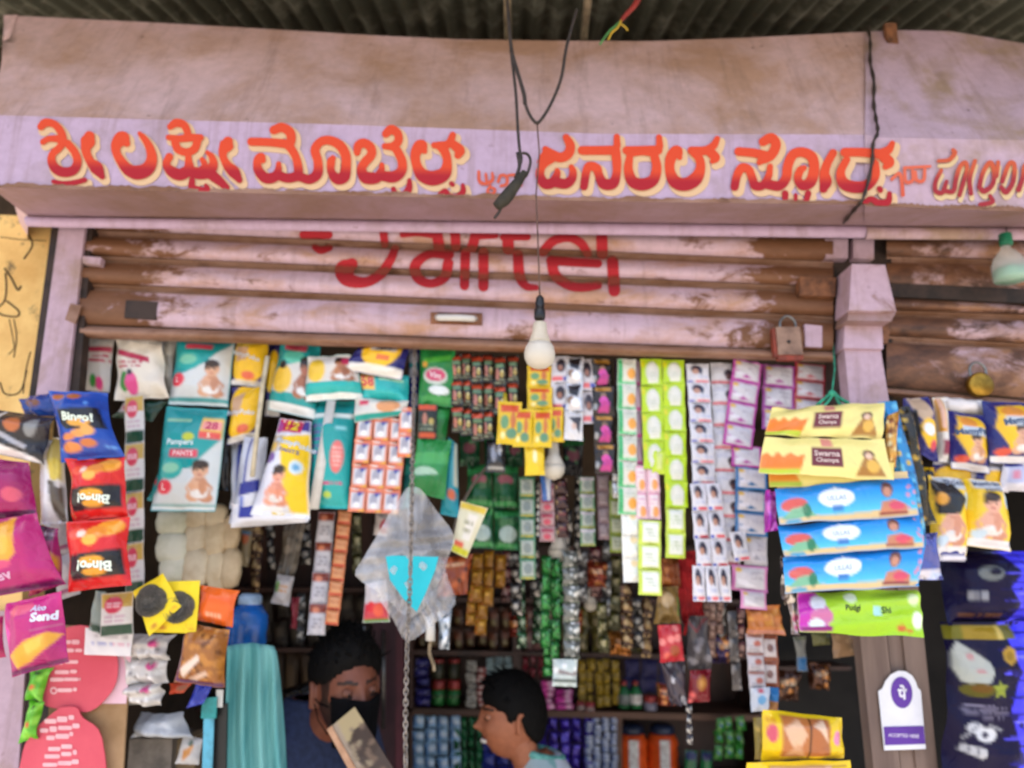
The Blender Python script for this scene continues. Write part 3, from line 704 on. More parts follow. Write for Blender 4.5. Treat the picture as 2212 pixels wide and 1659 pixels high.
pk('nappy_pack', 'lower large teal nappy pack at the left with a yellow price square', 'nappy pack', (360, 878, 493, 886, 468, 1106, 325, 1104), 1.855, TEAL,
   [('g', 0, .45, '#178d90', '#20a3a2'), ('p', [(0,.86),(.28,.62),(.6,.6),(1,.28),(1,.95),(0,.95)], '#d3d9d8'), ('r', .22, .42, .68, .5, '#e5465c'), ('e', .27, .61, .2, .1, '#35ada4'), ('e', .27, .6, .14, .05, '#8fd0b0'),
    *baby(.52, .52, .44, .40), ('e', .2, .78, .13, .07, '#e23c4e'),
    ('r', .66, .1, .98, .3, '#f0c55a'), ('r', .68, .13, .96, .22, '#f3a09a'), ('r', .66, .24, .96, .31, '#e8584e'), ('s', .08, .12, .5, .16, 1, '#a7cfa0'), ('e', .5, .3, .1, .04, '#c9d24a'),
    ('r', 0, .94, 1, 1, TEAL), ('r', 0, .955, 1, .985, '#eef0ec')],
   [('Pampers', .38, .36, .075, '#e8fbf8'), ('PANTS', .45, .46, .05, '#ffe0e0'), ('L', .2, .78, .06, '#ffd0d0'), ('28', .82, .175, .08, '#c7305e'), ('5', .8, .275, .045, '#fff0d0')], .018, group=GTEAL)
pk('nappy_pack', 'teal nappy pack mostly hidden behind the lower left teal pack', 'nappy pack', (350, 1000, 400, 1000, 372, 1098, 318, 1080), 1.90, TEAL, [('r', .2, 0, .9, .4, '#d8d8d8'), ('e', .4, .5, .3, .12, '#e03a4c')], (), .012)
navy_ops = [('e', .55, .42, .55, .5, YELL), ('e', .3, .62, .3, .3, YELL), ('p', [(.1,.2),(.5,.1),(.45,.5),(.15,.55)], '#caa07a'), ('e', .55, .8, .2, .08, '#e2694a'), ('r', 0, .9, 1, 1, '#e9e3da')]
pk('nappy_pack', 'upper navy and yellow nappy pack beside the long teal pack', 'nappy pack', (512, 726, 582, 734, 570, 838, 498, 832), 1.885, NAVY, [*navy_ops, ('e', .3, .1, .3, .14, '#f6cf3a')], [('MamyPoko', .4, .42, .13, '#d9dfe6', 12)], .014, group=GNAVY)
pk('nappy_pack', 'lower narrow navy and yellow nappy pack beside the long teal pack', 'nappy pack', (500, 838, 572, 834, 556, 944, 490, 962), 1.875, NAVY, navy_ops, [('MamyPoko', .4, .5, .12, '#d9dfe6', 10)], .014, group=GNAVY)
pk('nappy_pack', 'teal nappy pack with a brown baby picture and yellow drop, right of the navy strip', 'nappy pack', (606, 738, 692, 748, 682, 908, 577, 884), 1.87, TEAL,
   [('r', .18, .02, .7, .12, '#d94a5c'), ('e', .45, .22, .25, .1, '#5fc2a8'), ('p', [(0,.42),(1,.2),(1,.75),(0,.72)], '#d7d3cc'), ('e', .24, .55, .24, .2, '#edc03a'), ('e', .22, .35, .1, .06, '#251c18'), *baby(.5, .2, .5, .6, '#a5694c', '#8a523a', '#251814'), ('r', 0, .87, 1, 1, '#efeee9')], (), .016, group=GTEAL)
pk('nappy_pack', 'teal nappy pack with white folded bands, overlapping its left teal neighbour', 'nappy pack', (664, 770, 772, 766, 784, 862, 656, 868), 1.845, TEAL,
   [('r', 0, 0, 1, .62, '#d8d2ca'), ('r', 0, 0, .95, .13, '#f3ece2'), ('e', .22, .36, .18, .26, '#ecc23c'), *baby(.46, .08, .5, .56, '#b3764f', '#955c3c', '#2c1c16'), ('r', .7, .1, 1, .26, '#c22c58'), ('r', 0, .64, 1, .86, '#29b3ac'), ('r', 0, .88, 1, 1, '#eef0ea')], (), .016, group=GTEAL)
pk('nappy_pack', 'navy nappy pack showing a yellow half disc above a white band, top centre left', 'nappy pack', (776, 744, 884, 752, 868, 822, 738, 798), 1.835, NAVY,
   [('e', .52, .15, .36, .62, YELL), ('r', .3, .0, .8, .22, '#c8cfd8'), ('r', .48, .36, .72, .52, '#e0763c'), ('r', 0, .72, 1, 1, '#f0ebe3')], [('Poko', .55, .1, .17, '#56627a')], .014, group=GNAVY)
pk('nappy_pack', 'teal folded nappy pack with a small yellow price square, below the yellow half disc', 'nappy pack', (770, 800, 884, 812, 882, 872, 780, 860), 1.86, TEAL, [('g', 0, 1, '#1f9a9c', '#2fc0bb'), ('r', .06, .05, .34, .7, '#efbf62'), ('r', .42, .2, .9, .3, '#9ed8b8')], [('58', .2, .4, .36, '#cf3a52')], .012, group=GTEAL)
pk('nappy_pack', 'teal trimmed white nappy pack lying slanted above the orange sachet sheet', 'nappy pack', (766, 860, 884, 866, 876, 896, 764, 912), 1.852, '#d8d6cf', [('r', .1, .1, .28, .34, '#d94a66'), ('e', .66, .42, .22, .34, '#d99b6c'), ('r', 0, .74, 1, 1, '#27a79f')], (), .012, group=GTEAL)
m = MB(); m.tube([P(x, y, 1.83) for x, y in ((578, 770), (568, 830), (556, 930), (545, 1030))], .006, 6)
tag(m.build('plastic_strap', plain('cream_strap', '#d4c7a8', .5), None, P(578, 770, 1.83)), 'cream plastic strap hanging between the navy strip and the teal packs', 'strap')
pk('nappy_pack', 'white and blue edged nappy pack seen edge on, left of the pack marked 12', 'nappy pack', (528, 944, 578, 946, 566, 1128, 496, 1132), 1.87, '#dcdde2', [('r', 0, .0, .3, 1, '#c8ccd8'), ('r', .32, 0, .42, .6, '#2b3a92'), ('p', [(.2,.55),(.9,.5),(.9,.65),(.2,.7)], '#27308a'), ('r', .3, .7, .42, .86, '#5d77c8'), ('r', 0, .88, .8, .94, '#2a3590')], (), .014)
pk('nappy_pack', 'big yellow nappy pack with a baby and the number 12 on red', 'nappy pack', (606, 904, 674, 912, 668, 1122, 540, 1112), 1.84, '#dfe0ea',
   [('r', 0, 0, 1, .12, '#3a2a80'), ('p', [(.25,.2),(1,.14),(1,.96),(.72,1),(.58,.78),(.42,.5)], '#f4ca14'), ('r', .06, .0, .76, .14, '#c51f4a'), ('p', [(0,.18),(.3,.18),(.25,.35),(0,.42)], '#c9b79a'),
    ('e', .1, .1, .1, .06, '#9a2d7a'), ('e', .06, .3, .12, .05, '#e9c04a'), ('e', .1, .42, .14, .06, '#7f5aa0'), *baby(.16, .49, .5, .42, '#efa68a', '#d98a6c'),
    ('e', .74, .5, .14, .07, '#cfe4ee'), ('e', .74, .5, .07, .035, '#5fa3cf'), ('r', 0, .9, .55, .95, '#f2f2f2'), ('r', 0, .95, 1, 1, '#f4f4f2')],
   [('12', .48, .065, .1, '#f4d83c', 0, .04), ('MamyPoko', .62, .27, .075, '#c9d8ea', 14, .03), ('PANTS', .55, .34, .04, '#44589a', 10)], .02, group=GNAVY)
pk('nappy_pack', 'white winged nappy pack bottom poking out beneath the pack marked 12', 'nappy pack', (500, 1088, 672, 1100, 668, 1128, 498, 1140), 1.86, '#e4e4ea', [('r', .1, 0, .3, .6, '#39429a'), ('r', .55, .1, .7, .5, '#e3c23c')], (), .012)
pk('nappy_pack', 'teal nappy pack wrapped with a white vertical strap', 'nappy pack', (676, 866, 770, 866, 752, 1100, 664, 1098), 1.875, TEAL,
   [('g', 0, 1, '#1c9092', '#22b0ac'), ('r', .05, .13, 1, .17, '#dfe6e2'), ('s', .05, .22, .3, .6, 6, '#6f6aa8'), ('r', .62, .26, .85, .29, '#8fd0d6'), ('e', .7, .54, .16, .15, '#e4736e'), ('s', .6, .44, .8, .64, 5, '#f3c0b2'), ('s', .3, .76, .85, .8, 1, '#d0427a'), ('e', .5, .88, .1, .03, '#b9d24a')], (), .02, group=GTEAL)
m = MB(); m.quadbox([P(706, 866, 1.842), P(725, 866, 1.842), P(688, 1100, 1.842), P(666, 1100, 1.842)], .002)
tag(m.build('white_strap', WHITEP, None, P(715, 866, 1.842)), 'white strap running down the front of the wrapped teal pack', 'strap')
# orange sheet of grey sachets
og = [('r', .1, .2, .9, .86, '#d9d6da'), ('e', .45, .5, .22, .3, '#a9a7b4'), ('e', .5, .72, .2, .12, '#f2f0f0'), ('r', .1, .04, .5, .1, '#f2e3da')]
og2 = [*og, ('p', [(.45,.18),(.9,.18),(.6,.4)], '#33479a'), ('p', [(.5,1),(.9,.82),(1,1)], '#e9a52c')]
strip('orange bordered sheet of silvery sachets, hung right of the wrapped teal pack', (826, 902), (806, 1108), 108, 4, 1.86, 'orange', '#e8835f', og2, None, .004, None, None, 'sachet_sheet', 'sachet', 'sachets', 2, 3)
strip('short orange bordered sachet column overlapping the top right of the orange sheet', (880, 880), (874, 988), 33, 2, 1.845, 'orange2', '#e8835f', og2, None, .004, jit=3)
# green packs column
VIM = [('g', 0, .4, '#1f8a3c', '#187634'), ('p', [(.1,.2),(.9,.1),(.9,.2),(.1,.3)], '#4fae3f'), ('e', .48, .5, .36, .15, '#c9d2c4'), ('e', .48, .48, .3, .11, '#c8466a'), ('e', .6, .74, .3, .08, '#dfe6e6'), ('r', 0, .84, 1, .95, '#3f9a4c'), ('e', .15, .3, .08, .05, '#e3a32c')]
strip('two dark dishwash sachets with red bands over the green packs', (925, 874), (922, 948), 42, 1, 1.845, 'dk1', '#1d2418', [('r', 0, 0, .9, .16, '#d2512e'), ('r', .1, .82, .9, .96, '#c9502c'), ('e', .35, .42, .12, .18, '#b67a68'), ('e', .7, .5, .14, .1, '#b7a25a'), ('s', .1, .55, .8, .78, 2, '#7d8b78')], None, .006)
pk('green_pack', 'top green dishwash pack with a white oval badge beside the shutter rail', 'dishwash pack', (908, 752, 984, 756, 978, 880, 902, 874), 1.855, '#1c7f38', VIM, [('Vim', .47, .485, .1, '#f2d8dc', 8)], .014, group='green dishwash packs hung in a column')
pk('green_pack', 'plain green pack wedged between the badge pack and the lower green pack', 'dishwash pack', (934, 874, 975, 874, 962, 968, 896, 946), 1.875, '#186b2e', [('p', [(.2,.2),(1,.1),(1,.3),(.2,.5)], '#2b8d40')], (), .012, group='green dishwash packs hung in a column')
pk('green_pack', 'lower green dishwash pack with shiny folds above the clear bag', 'dishwash pack', (902, 944, 976, 950, 962, 1080, 880, 1062), 1.855, '#2a8a45', [('p', [(0,.3),(1,.2),(1,.42),(0,.5)], '#4aa55a'), ('e', .4, .62, .35, .1, '#a9cbb0'), ('p', [(.1,.7),(.9,.6),(.8,1),(0,1)], '#1f7a3a')], (), .018, crk=.003, group='green dishwash packs hung in a column')
pk('nappy_pack', 'slim teal pack hanging behind the green column with an orange spot', 'nappy pack', (968, 944, 988, 960, 992, 1120, 950, 1110), 1.90, '#2396a6', [('r', .75, 0, 1, .6, '#d8d2b8'), ('e', .6, .72, .25, .07, '#e06c3c')], (), .012)
# white packs, top left corner
whp = [('r', 0, .2, 1, .3, '#b5244a'), ('s', .02, .32, 1, .5, 2, '#b3294c'), ('r', .0, .34, .8, .36, '#d0c8c0'), ('e', .75, .86, .1, .12, '#d8417e'), ('e', .6, .82, .08, .12, '#3d8a3a')]
pk('white_pack', 'leftmost white packet with crimson lettering in the top left corner of the opening', 'packet', (168, 728, 250, 728, 236, 848, 152, 842), 1.88, '#cfc6bb', whp, (), .014, group='white packets with crimson lettering')
pk('white_pack', 'brighter white packet with crimson letters and a pink figure, beside the leftmost one', 'packet', (248, 726, 352, 738, 364, 858, 250, 866), 1.86, '#e6dccb', [('p', [(.05,.2),(.75,.32),(.75,.42),(.05,.3)], '#b8284a'), ('s', .05, .38, .62, .52, 2, '#bb2f50'), ('e', .2, .72, .1, .16, '#3b8f3c'), ('e', .36, .76, .13, .18, '#e0518e'), ('e', .33, .58, .06, .05, '#2a2a30')], (), .02, crk=.003, group='white packets with crimson lettering')
pk('clear_sachet', 'greyish translucent packet edge right of the bright white packet', 'packet', (345, 738, 380, 736, 372, 850, 356, 840), 1.89, '#9c978d', [('b', 6, 0, 0, 1, 1, .12, '#c9c4b8')], (), .01)
# green banded tea strip behind the chips
tea = [('r', 0, 0, 1, .34, '#c6a24a'), ('r', 0, .34, 1, .72, '#d9d4cf'), ('e', .42, .28, .3, .2, '#cf3d55'), ('s', .2, .22, .66, .34, 2, '#f0d0d4'), ('r', 0, .74, 1, 1, '#14402c'), ('s', .15, .5, .8, .7, 2, '#c7a8b2')]
strip('tall strip of white and gold tea sachets behind the red crisp packs', (290, 855), (292, 1286), 42, 4, 1.85, 'tea', '#d9d4cf', tea, 'tea sachet strips at the left', .006)
strip('loose gold topped tea sachet below the red crisp packs', (254, 1280), (250, 1374), 66, 1, 1.72, 'tea2', '#d9d4cf', tea, 'tea sachet strips at the left', .01)
pk('green_pack', 'dark green flattened packet beneath the bright white packet', 'packet', (272, 862, 362, 868, 330, 912, 240, 900), 1.875, '#12382a', [('r', 0, 0, .35, .7, '#c9b9b2'), ('e', .2, .35, .12, .25, '#c23d55')], (), .012)
pk('grey_sachet', 'grey green packet half hidden behind the loose tea sachet', 'packet', (206, 1276, 232, 1278, 222, 1372, 190, 1360), 1.74, '#9aa89f', [('r', 0, .8, 1, 1, '#1b3f30')], (), .008)
# crisps, hung in front
GC = 'crisp packs hung in front of the left post'
pk('crisp_pack', 'blue crisp packet with a black name band, on top of the red ones', 'crisp packet', (98, 842, 226, 846, 270, 986, 134, 1000), 1.62, '#1d4aa8',
   [('g', 0, .3, '#1f4fae', '#173f96'), ('e', .2, .1, .12, .05, '#b86a34'), ('e', .5, .09, .12, .05, '#b5662f'), ('p', [(.16,.3),(.9,.28),(.95,.6),(.3,.6),(.18,.5)], '#1a1a22'), ('e', .55, .5, .2, .06, '#e8a53a'),
    ('e', .5, .66, .14, .06, '#e29a4a'), ('e', .3, .7, .13, .05, '#dd8440'), ('e', .66, .62, .12, .08, '#e7a452'), ('e', .28, .84, .18, .07, '#de8a45'), ('e', .6, .8, .14, .06, '#c9743c'), ('b', 6, .05, .05, .95, .95, .03, '#5d93d6')],
   [('Bingo!', .54, .44, .17, '#e3ecd8', 6, .04)], .034, .05, .003, GC)
pk('crisp_pack', 'darker blue crisp packet turned away behind the top blue one', 'crisp packet', (40, 862, 120, 846, 150, 900, 50, 900), 1.66, '#1c3f8c', [('e', .4, .4, .2, .2, '#7d4a2a'), ('b', 5, 0, 0, 1, 1, .07, '#3f6ab6')], (), .02, .05, .003, GC)
REDC = [('g', 0, 1, '#d8231f', '#cf1c1c'), ('e', .28, .2, .16, .08, '#e9573a'), ('e', .76, .14, .2, .12, '#f0a030'), ('e', .58, .2, .16, .1, '#ee9133'), ('e', .5, .3, .12, .08, '#f4b34a'), ('e', .36, .2, .07, .05, '#f6d9c6'), ('p', [(.1,.5),(.95,.46),(.95,.84),(.12,.86)], '#1e1714'), ('e', .52, .60, .2, .07, '#f0a42a'), ('e', .55, .76, .18, .06, '#e89a26')]
pk('crisp_pack', 'upper red crisp packet joined below the blue one', 'crisp packet', (146, 992, 274, 988, 278, 1116, 148, 1128), 1.615, '#d8231f', REDC, [('Bingo!', .55, .67, .2, '#e7f0de', 186, .04)], .036, .04, .003, GC)
pk('crisp_pack', 'lowest red crisp packet of the hanging column', 'crisp packet', (142, 1128, 280, 1116, 288, 1264, 145, 1280), 1.61, '#d8231f', REDC, [('Bingo!', .56, .66, .2, '#e7f0de', 186, .04)], .036, .05, .003, GC)
pk('crisp_pack', 'black crisp packet with a broad white foot at the left picture edge', 'crisp packet', (-40, 880, 122, 902, 96, 1004, -40, 974), 1.63, '#28262a', [('g', 0, .6, '#3a3034', '#222022'), ('e', .55, .3, .12, .16, '#b8683c'), ('e', .8, .3, .08, .2, '#8a8a88'), ('p', [(0,.68),(.9,.9),(1,1),(0,1)], '#ece8e6'), ('p', [(.3,.45),(.8,.7),(.75,.78),(.25,.55)], '#a9a8b0'), ('p', [(.3,.05),(.36,.0),(.32,.4),(.24,.4)], '#d8d4d0')], (), .03, .04, .003, GC)
pk('crisp_pack', 'white and pale gold packet hanging on edge left of the red crisp packs', 'crisp packet', (88, 950, 142, 944, 152, 1130, 84, 1136), 1.67, '#e6e3e4', [('p', [(.5,0),(1,0),(1,.55),(.6,.5),(.45,.2)], '#c8b263'), ('e', .75, .38, .2, .13, '#dcc44f'), ('p', [(.5,.5),(1,.55),(1,1),(.62,1)], '#5d5348'), ('e', .85, .55, .1, .05, '#d9d4cf')], (), .026, .05, .003)
MAG = ('#c2206e', '#9a1560')
def mag_ops(y=.45, left=True):
    return [('g', 0, 1, '#c7267a', '#a81a68'), ('e', .36, .14, .24, .07, '#e2637e'), ('p', [(.1,.72),(.4,.58),(.8,.52),(.98,.6),(.8,.74),(.45,.86),(.2,.92)], '#e9a733'), ('p', [(.4,.62),(.75,.55),(.7,.7),(.45,.78)], '#f3bd4c'), ('r', 0, .93, 1, 1, '#6f1a55'), ('r', .55, .44, .98, .47, '#b6577d'), ('p', [(0,.2),(.14,.42),(.06,.6),(0,.6)], '#ea4aa6')]
GM = 'magenta corn snack packs hung at the left edge'
pk('snack_pack', 'uppermost magenta snack packet cut off by the left picture edge', 'snack packet', (-45, 985, 66, 1000, 80, 1112, -45, 1128), 1.63, MAG[0], [('g', 0, 1, '#8f1a5f', '#a81a62'), ('e', .72, .62, .16, .13, '#d4556e'), ('s', .2, .3, .5, .55, 2, '#c9a8c0'), ('r', 0, .9, 1, 1, '#5c1648')], (), .03, .03, .003, GM)
pk('snack_pack', 'magenta snack packet printed with a spiky orange snack pile, left picture edge', 'snack packet', (-45, 1128, 80, 1108, 142, 1262, -40, 1296), 1.615, '#b51d6c', [('p', [(.2,.1),(.62,.0),(.68,.2),(.62,.5),(.45,.64),(.28,.56),(.2,.4)], '#e7a434'), ('e', .45, .3, .12, .2, '#f0b548'), ('e', .34, .62, .2, .06, '#d64a74'), ('r', 0, .92, 1, 1, '#651a50')], [('Sev', .34, .76, .13, '#d9a9c8', -5, .03)], .032, .03, .003, GM)
pk('snack_pack', 'magenta snack packet showing one orange puff, behind the red crisp packs', 'snack packet', (72, 1130, 124, 1142, 140, 1262, 62, 1290), 1.645, '#a01a62', [('e', .55, .62, .42, .26, '#e39f35'), ('p', [(.1,0),(.9,0),(.9,.22),(.1,.25)], '#4c2a44'), ('s', .3, .06, .9, .18, 1, '#b8a2b4'), ('e', .2, .92, .25, .08, '#d0506f')], (), .022, .03, .003, GM)
pk('snack_pack', 'lowest magenta snack packet with a large orange cone and white lettering', 'snack packet', (6, 1304, 140, 1276, 150, 1430, 26, 1464), 1.60, MAG[0], mag_ops(), [('Aloo', .68, .17, .08, '#d3d3e8', 8, .03), ('Send', .76, .3, .13, '#dfe2f2', 8, .05)], .034, .04, .003, GM)
pk('snack_pack', 'sliver of a red and magenta packet at the left edge below the magenta packets', 'snack packet', (-50, 1340, 6, 1330, 10, 1420, -50, 1430), 1.66, '#b3205f', [('e', .7, .3, .3, .2, '#d9566a')], (), .02)
strip('pale grey strip of folded sachets behind the magenta packets', (118, 1110), (150, 1290), 46, 2, 1.78, 'greyfold', '#a9a6a8', [('r', 0, .8, 1, .9, '#8a4a6a'), ('e', .5, .4, .2, .2, '#c8c6c6')], None, .008)
# scrubber cards
SCRUB, t_, b_ = new_mat('steel_wool'); b_.inputs['Metallic'].default_value = .7; b_.inputs['Roughness'].default_value = .4
n_ = noise(t_, 260, 4, .8, dist=2); t_.links.new(ramp(t_, n_, [(.35, '#3a3833'), (.65, '#b3b0a8')]), b_.inputs['Base Color']); bump(t_, b_, n_, 1, .01)
def scrub_card(label, q, d, cx, cy, r):
    o = pk('scrubber_card', label, 'scrubber', q, d, '#efd31c', [('s', .7, .84, .95, .94, 2, '#d08a20'), ('e', .2, .9, .09, .05, '#c98a2a'), ('r', 0, .97, 1, 1, '#d7b812')], (), .004, 0, .001, 'yellow scrubber cards', CARD, crimp=.0)
    m = MB(); g = np.random.default_rng(3)
    c = P(cx, cy, d - .004)
    m.ell(c, (r, .012, r), 24, 14, lambda q: 1 + .05 * math.sin(9 * q.x * 3 + 7 * q.z)); po = Vector(o['_o'])
    m.build('steel_scrubber', SCRUB, o)
    for k in range(26):
        a = g.uniform(0, 6.28); rr = g.uniform(.2, .85) * r
        mb = None
    m = MB()
    for k in range(22):
        a0 = g.uniform(0, 6.28); rr = g.uniform(.25, .9) * r
        m.tube([c + Vector((rr * math.cos(a0 + t), -.012 - .002 * math.sin(3 * t + k), rr * math.sin(a0 + t) * g.uniform(.9, 1.1))) for t in np.linspace(0, 2.6, 9)], .0011, 4, False)
    m.build('wire_curls', SCRUB, o); return o
scrub_card('upright yellow card holding a round steel scrubber', (357, 1256, 432, 1254, 423, 1368, 330, 1366), 1.70, 386, 1312, .034)
scrub_card('tilted yellow card holding a dark steel scrubber, in front of the other card', (286, 1278, 352, 1238, 392, 1310, 324, 1374), 1.685, 326, 1298, .034)
pk('orange_pack', 'bright orange small packet right of the yellow scrubber cards', 'snack packet', (432, 1264, 516, 1276, 500, 1356, 424, 1340), 1.72, '#e8641c', [('s', .3, .66, .75, .86, 1, '#f1b58f'), ('r', .1, .05, .24, .16, '#5a2a1a'), ('g', 0, .4, '#ee6a1e', '#e25a18')], (), .016)
pk('snack_pack', 'clear fronted packet of brown fried snacks below the orange packet', 'snack packet', (402, 1346, 496, 1360, 484, 1486, 374, 1474), 1.71, '#9a5f28', [('b', 40, 0, 0, 1, .9, .06, '#b97a34'), ('b', 22, 0, 0, 1, .9, .045, '#6d3f18'), ('p', [(.1,.75),(.5,.45),(.55,.55),(.2,.9)], '#e3cdbb'), ('p', [(.3,.9),(.7,.72),(.75,.78),(.4,.96)], '#d8b7a0'), ('r', 0, .92, 1, 1, '#4b1c52'), ('r', 0, 0, .06, 1, '#53205a')], (), .03, .03, .004)
# lumpy silver-white pouches
for k, (x, y, w, h, l) in enumerate(((322, 1398, 96, 56, 'top crumpled white pouch of the stack beside the cardboard'), (318, 1446, 92, 60, 'middle crumpled white pouch with pink print beside the cardboard'), (312, 1496, 84, 56, 'bottom crumpled white pouch of the stack beside the cardboard'))):
    pk('white_pouch', l, 'pouch', (x - w/2, y - h/2, x + w/2, y - h/2 + 3, x + w/2 - 4, y + h/2, x - w/2 - 3, y + h/2), 1.82, '#cfcac6', [('b', 9, .1, .1, .9, .9, .12, '#f2f0ee'), ('e', .72, .3, .12, .16, '#c93f82'), ('b', 4, .1, .1, .9, .9, .1, '#8f8886')], (), .03, .05, .006, 'crumpled white pouches')
# cream rolls in clear film
for k, (x, lumps, l) in enumerate(((378, ((1128, 42, 30), (1182, 42, 36), (1224, 34, 34)), 'left column of pale cream paper rolls below the teal nappy packs'), (426, ((1120, 30, 30), (1164, 30, 40), (1222, 32, 46)), 'middle column of tan paper rolls below the teal nappy packs'), (468, ((1118, 26, 32), (1162, 28, 42), (1224, 24, 40), (1260, 20, 20)), 'third column of tan paper rolls below the teal nappy packs'), (500, ((1150, 22, 40), (1226, 24, 44)), 'rightmost column of tan paper rolls below the teal nappy packs'))):
    t = thing('roll_column', P(x, 1110, 2.0), l, 'paper rolls', 'columns of pale rolls in clear film')
    mat = plain('cream_roll', ('#e0decb', '#dccdb0', '#d8c6a4', '#d2bc98')[k], .55, 0, ('#c2c2a8', '#bca683', '#b89e78', '#ae9470')[k], 12)
    for (y, rx, ry) in lumps:
        m = MB(); c = P(x, y, 2.02); a, b = rx / 1600 * 1.72, ry / 1600 * 1.9
        m.ell(c, (a, a * .8, b), 18, 12, lambda d: 1 / max(abs(d.x)**3.2 + abs(d.y)**3.2 + abs(d.z)**3.2, .05) ** .3125 * (1 + .03 * math.sin(11 * d.z + 5 * d.x)))
        m.build('paper_roll', mat, t)
# boards and notices lower left
cb = thing('cardboard_sheet', P(180, 1700, 1.80), 'tan cardboard sheet with pink notices at the lower left', 'cardboard')
CARDB = plain('tan_cardboard', '#b3906a', .85, 0, '#96754f', 8)
m = MB(); m.quadbox([P(120, 1350, 1.80), P(284, 1356, 1.80), P(262, 1720, 1.80), P(90, 1720, 1.80)], .006); m.build('board', CARDB, cb, smooth=False)
def octagon(name, label, pts, d, col, lines, disc=None):
    o = thing(name, P(*pts[0], d), label, 'notice', 'pink notices'); m = MB()
    pts = [tuple(q) for q in cr(pts + pts[:1], 4)[:-1]]; n = len(pts)
    f = [P(x, y, d) for x, y in pts]; b = [p + Vector((0, .003, 0)) for p in f]
    m.add(f + b, [tuple(range(n))[::-1], tuple(range(n, 2 * n))] + [(i, (i + 1) % n, n + (i + 1) % n, n + i) for i in range(n)])
    m.build('notice_card', plain('pink_card', col, .6, 0, '#d0485a', 5), o, smooth=False)
    g = np.random.default_rng(len(lines)); m = MB()
    for x0, y0, x1, y1, h in lines:       # lines of white print, too soft to read
        x = x0
        while x < x1 - 3:
            w_ = min(g.uniform(16, 34), x1 - x); t = (x - x0) / (x1 - x0); y = y0 + (y1 - y0) * t; hh = h * g.uniform(.8, 1.1) / 2
            m.add([P(a, c, d - .0015) for a, c in ((x, y - hh + 2), (x + 2, y - hh), (x + w_ - 2, y - hh), (x + w_, y - hh + 2), (x + w_, y + hh - 2), (x + w_ - 2, y + hh), (x + 2, y + hh), (x, y + hh - 2))], [tuple(range(8))[::-1]]); x += w_ + g.uniform(0, 3)
    if disc:
        cx, cy, r = disc; k = 20; ring = [P(cx + q * math.cos(2*math.pi*i/k), cy + q * math.sin(2*math.pi*i/k), d - .0015) for q in (r, r * .55) for i in range(k)]
        m.add(ring, [(i, k + i, k + (i+1) % k, (i+1) % k) for i in range(k)])
    m.build('white_print', plain('notice_white', '#f0b9bc', .6, 0, '#ecadb2', 30, 0), o, smooth=False); return o
m = MB(); m.quadbox([P(205, 1396, 1.797), P(284, 1404, 1.797), P(272, 1520, 1.797), P(196, 1520, 1.797)], .002)
o = m.build('pink_white_card', plain('pale_pink_card', '#e9c9d0', .6, 0, '#e0a9bc', 6), None, P(240, 1396, 1.797), smooth=False); tag(o, 'pale pink card edge behind the upper pink notice', 'notice')
octagon('pink_notice', 'upper pink notice with white lines of print and a small white ring', [(118, 1362), (188, 1352), (246, 1404), (253, 1460), (236, 1500), (196, 1536), (150, 1534), (92, 1520), (98, 1470), (112, 1420)], 1.785, '#dd5a68',
        [(128, 1387, 172, 1387, 9), (132, 1405, 178, 1405, 9), (120, 1431, 172, 1428, 9), (118, 1452, 166, 1450, 9), (108, 1468, 174, 1467, 9), (124, 1491, 166, 1489, 9)], (116, 1492, 8))
octagon('pink_notice', 'lower pink notice with slanting white lines, cut by the bottom picture edge', [(130, 1528), (164, 1528), (178, 1550), (220, 1596), (216, 1760), (40, 1760), (46, 1640), (64, 1590), (100, 1552)], 1.775, '#e05a68',
        [(96, 1558, 160, 1548, 11), (86, 1578, 172, 1566, 11), (100, 1594, 158, 1584, 11), (104, 1618, 156, 1608, 10), (96, 1634, 166, 1624, 10), (92, 1652, 170, 1644, 10)])
pk('white_card', 'small white card with rows of coloured print above the upper pink notice', 'card', (184, 1356, 288, 1362, 282, 1418, 182, 1414), 1.765, '#ebe7e8', [('s', .15, .5, .6, .62, 1, '#7c86c8'), ('s', .6, .5, .95, .62, 1, '#d98aa6'), ('s', .2, .2, .9, .35, 1, '#b8b2b6')], (), .001, 0, .0005, None, CARD, crimp=0)
# green leaf shaped pack
for k, (q, l) in enumerate((((66, 1440, 112, 1444, 92, 1516, 52, 1512), 'upper bright green packet hanging at the lower left'), ((64, 1512, 96, 1516, 84, 1596, 42, 1606), 'lower bright green twisted packet hanging at the lower left'))):
    pk('green_pack', l, 'packet', q, 1.77, '#5fb82a', [('b', 8, 0, 0, 1, 1, .12, '#8fe04a'), ('e', .5, .55, .16, .08, '#d96a3a'), ('r', .35, .05, .7, .15, '#2f4a1c')], (), .02, .16, .004, 'twisted bright green packets')
m = MB(); m.tube([P(88, 1400, 1.772), P(88, 1444, 1.772)], .0012, 5)
tag(m.build('string', WIRE, None, P(88, 1400, 1.772)), 'thin dark string holding the twisted green packets', 'string')
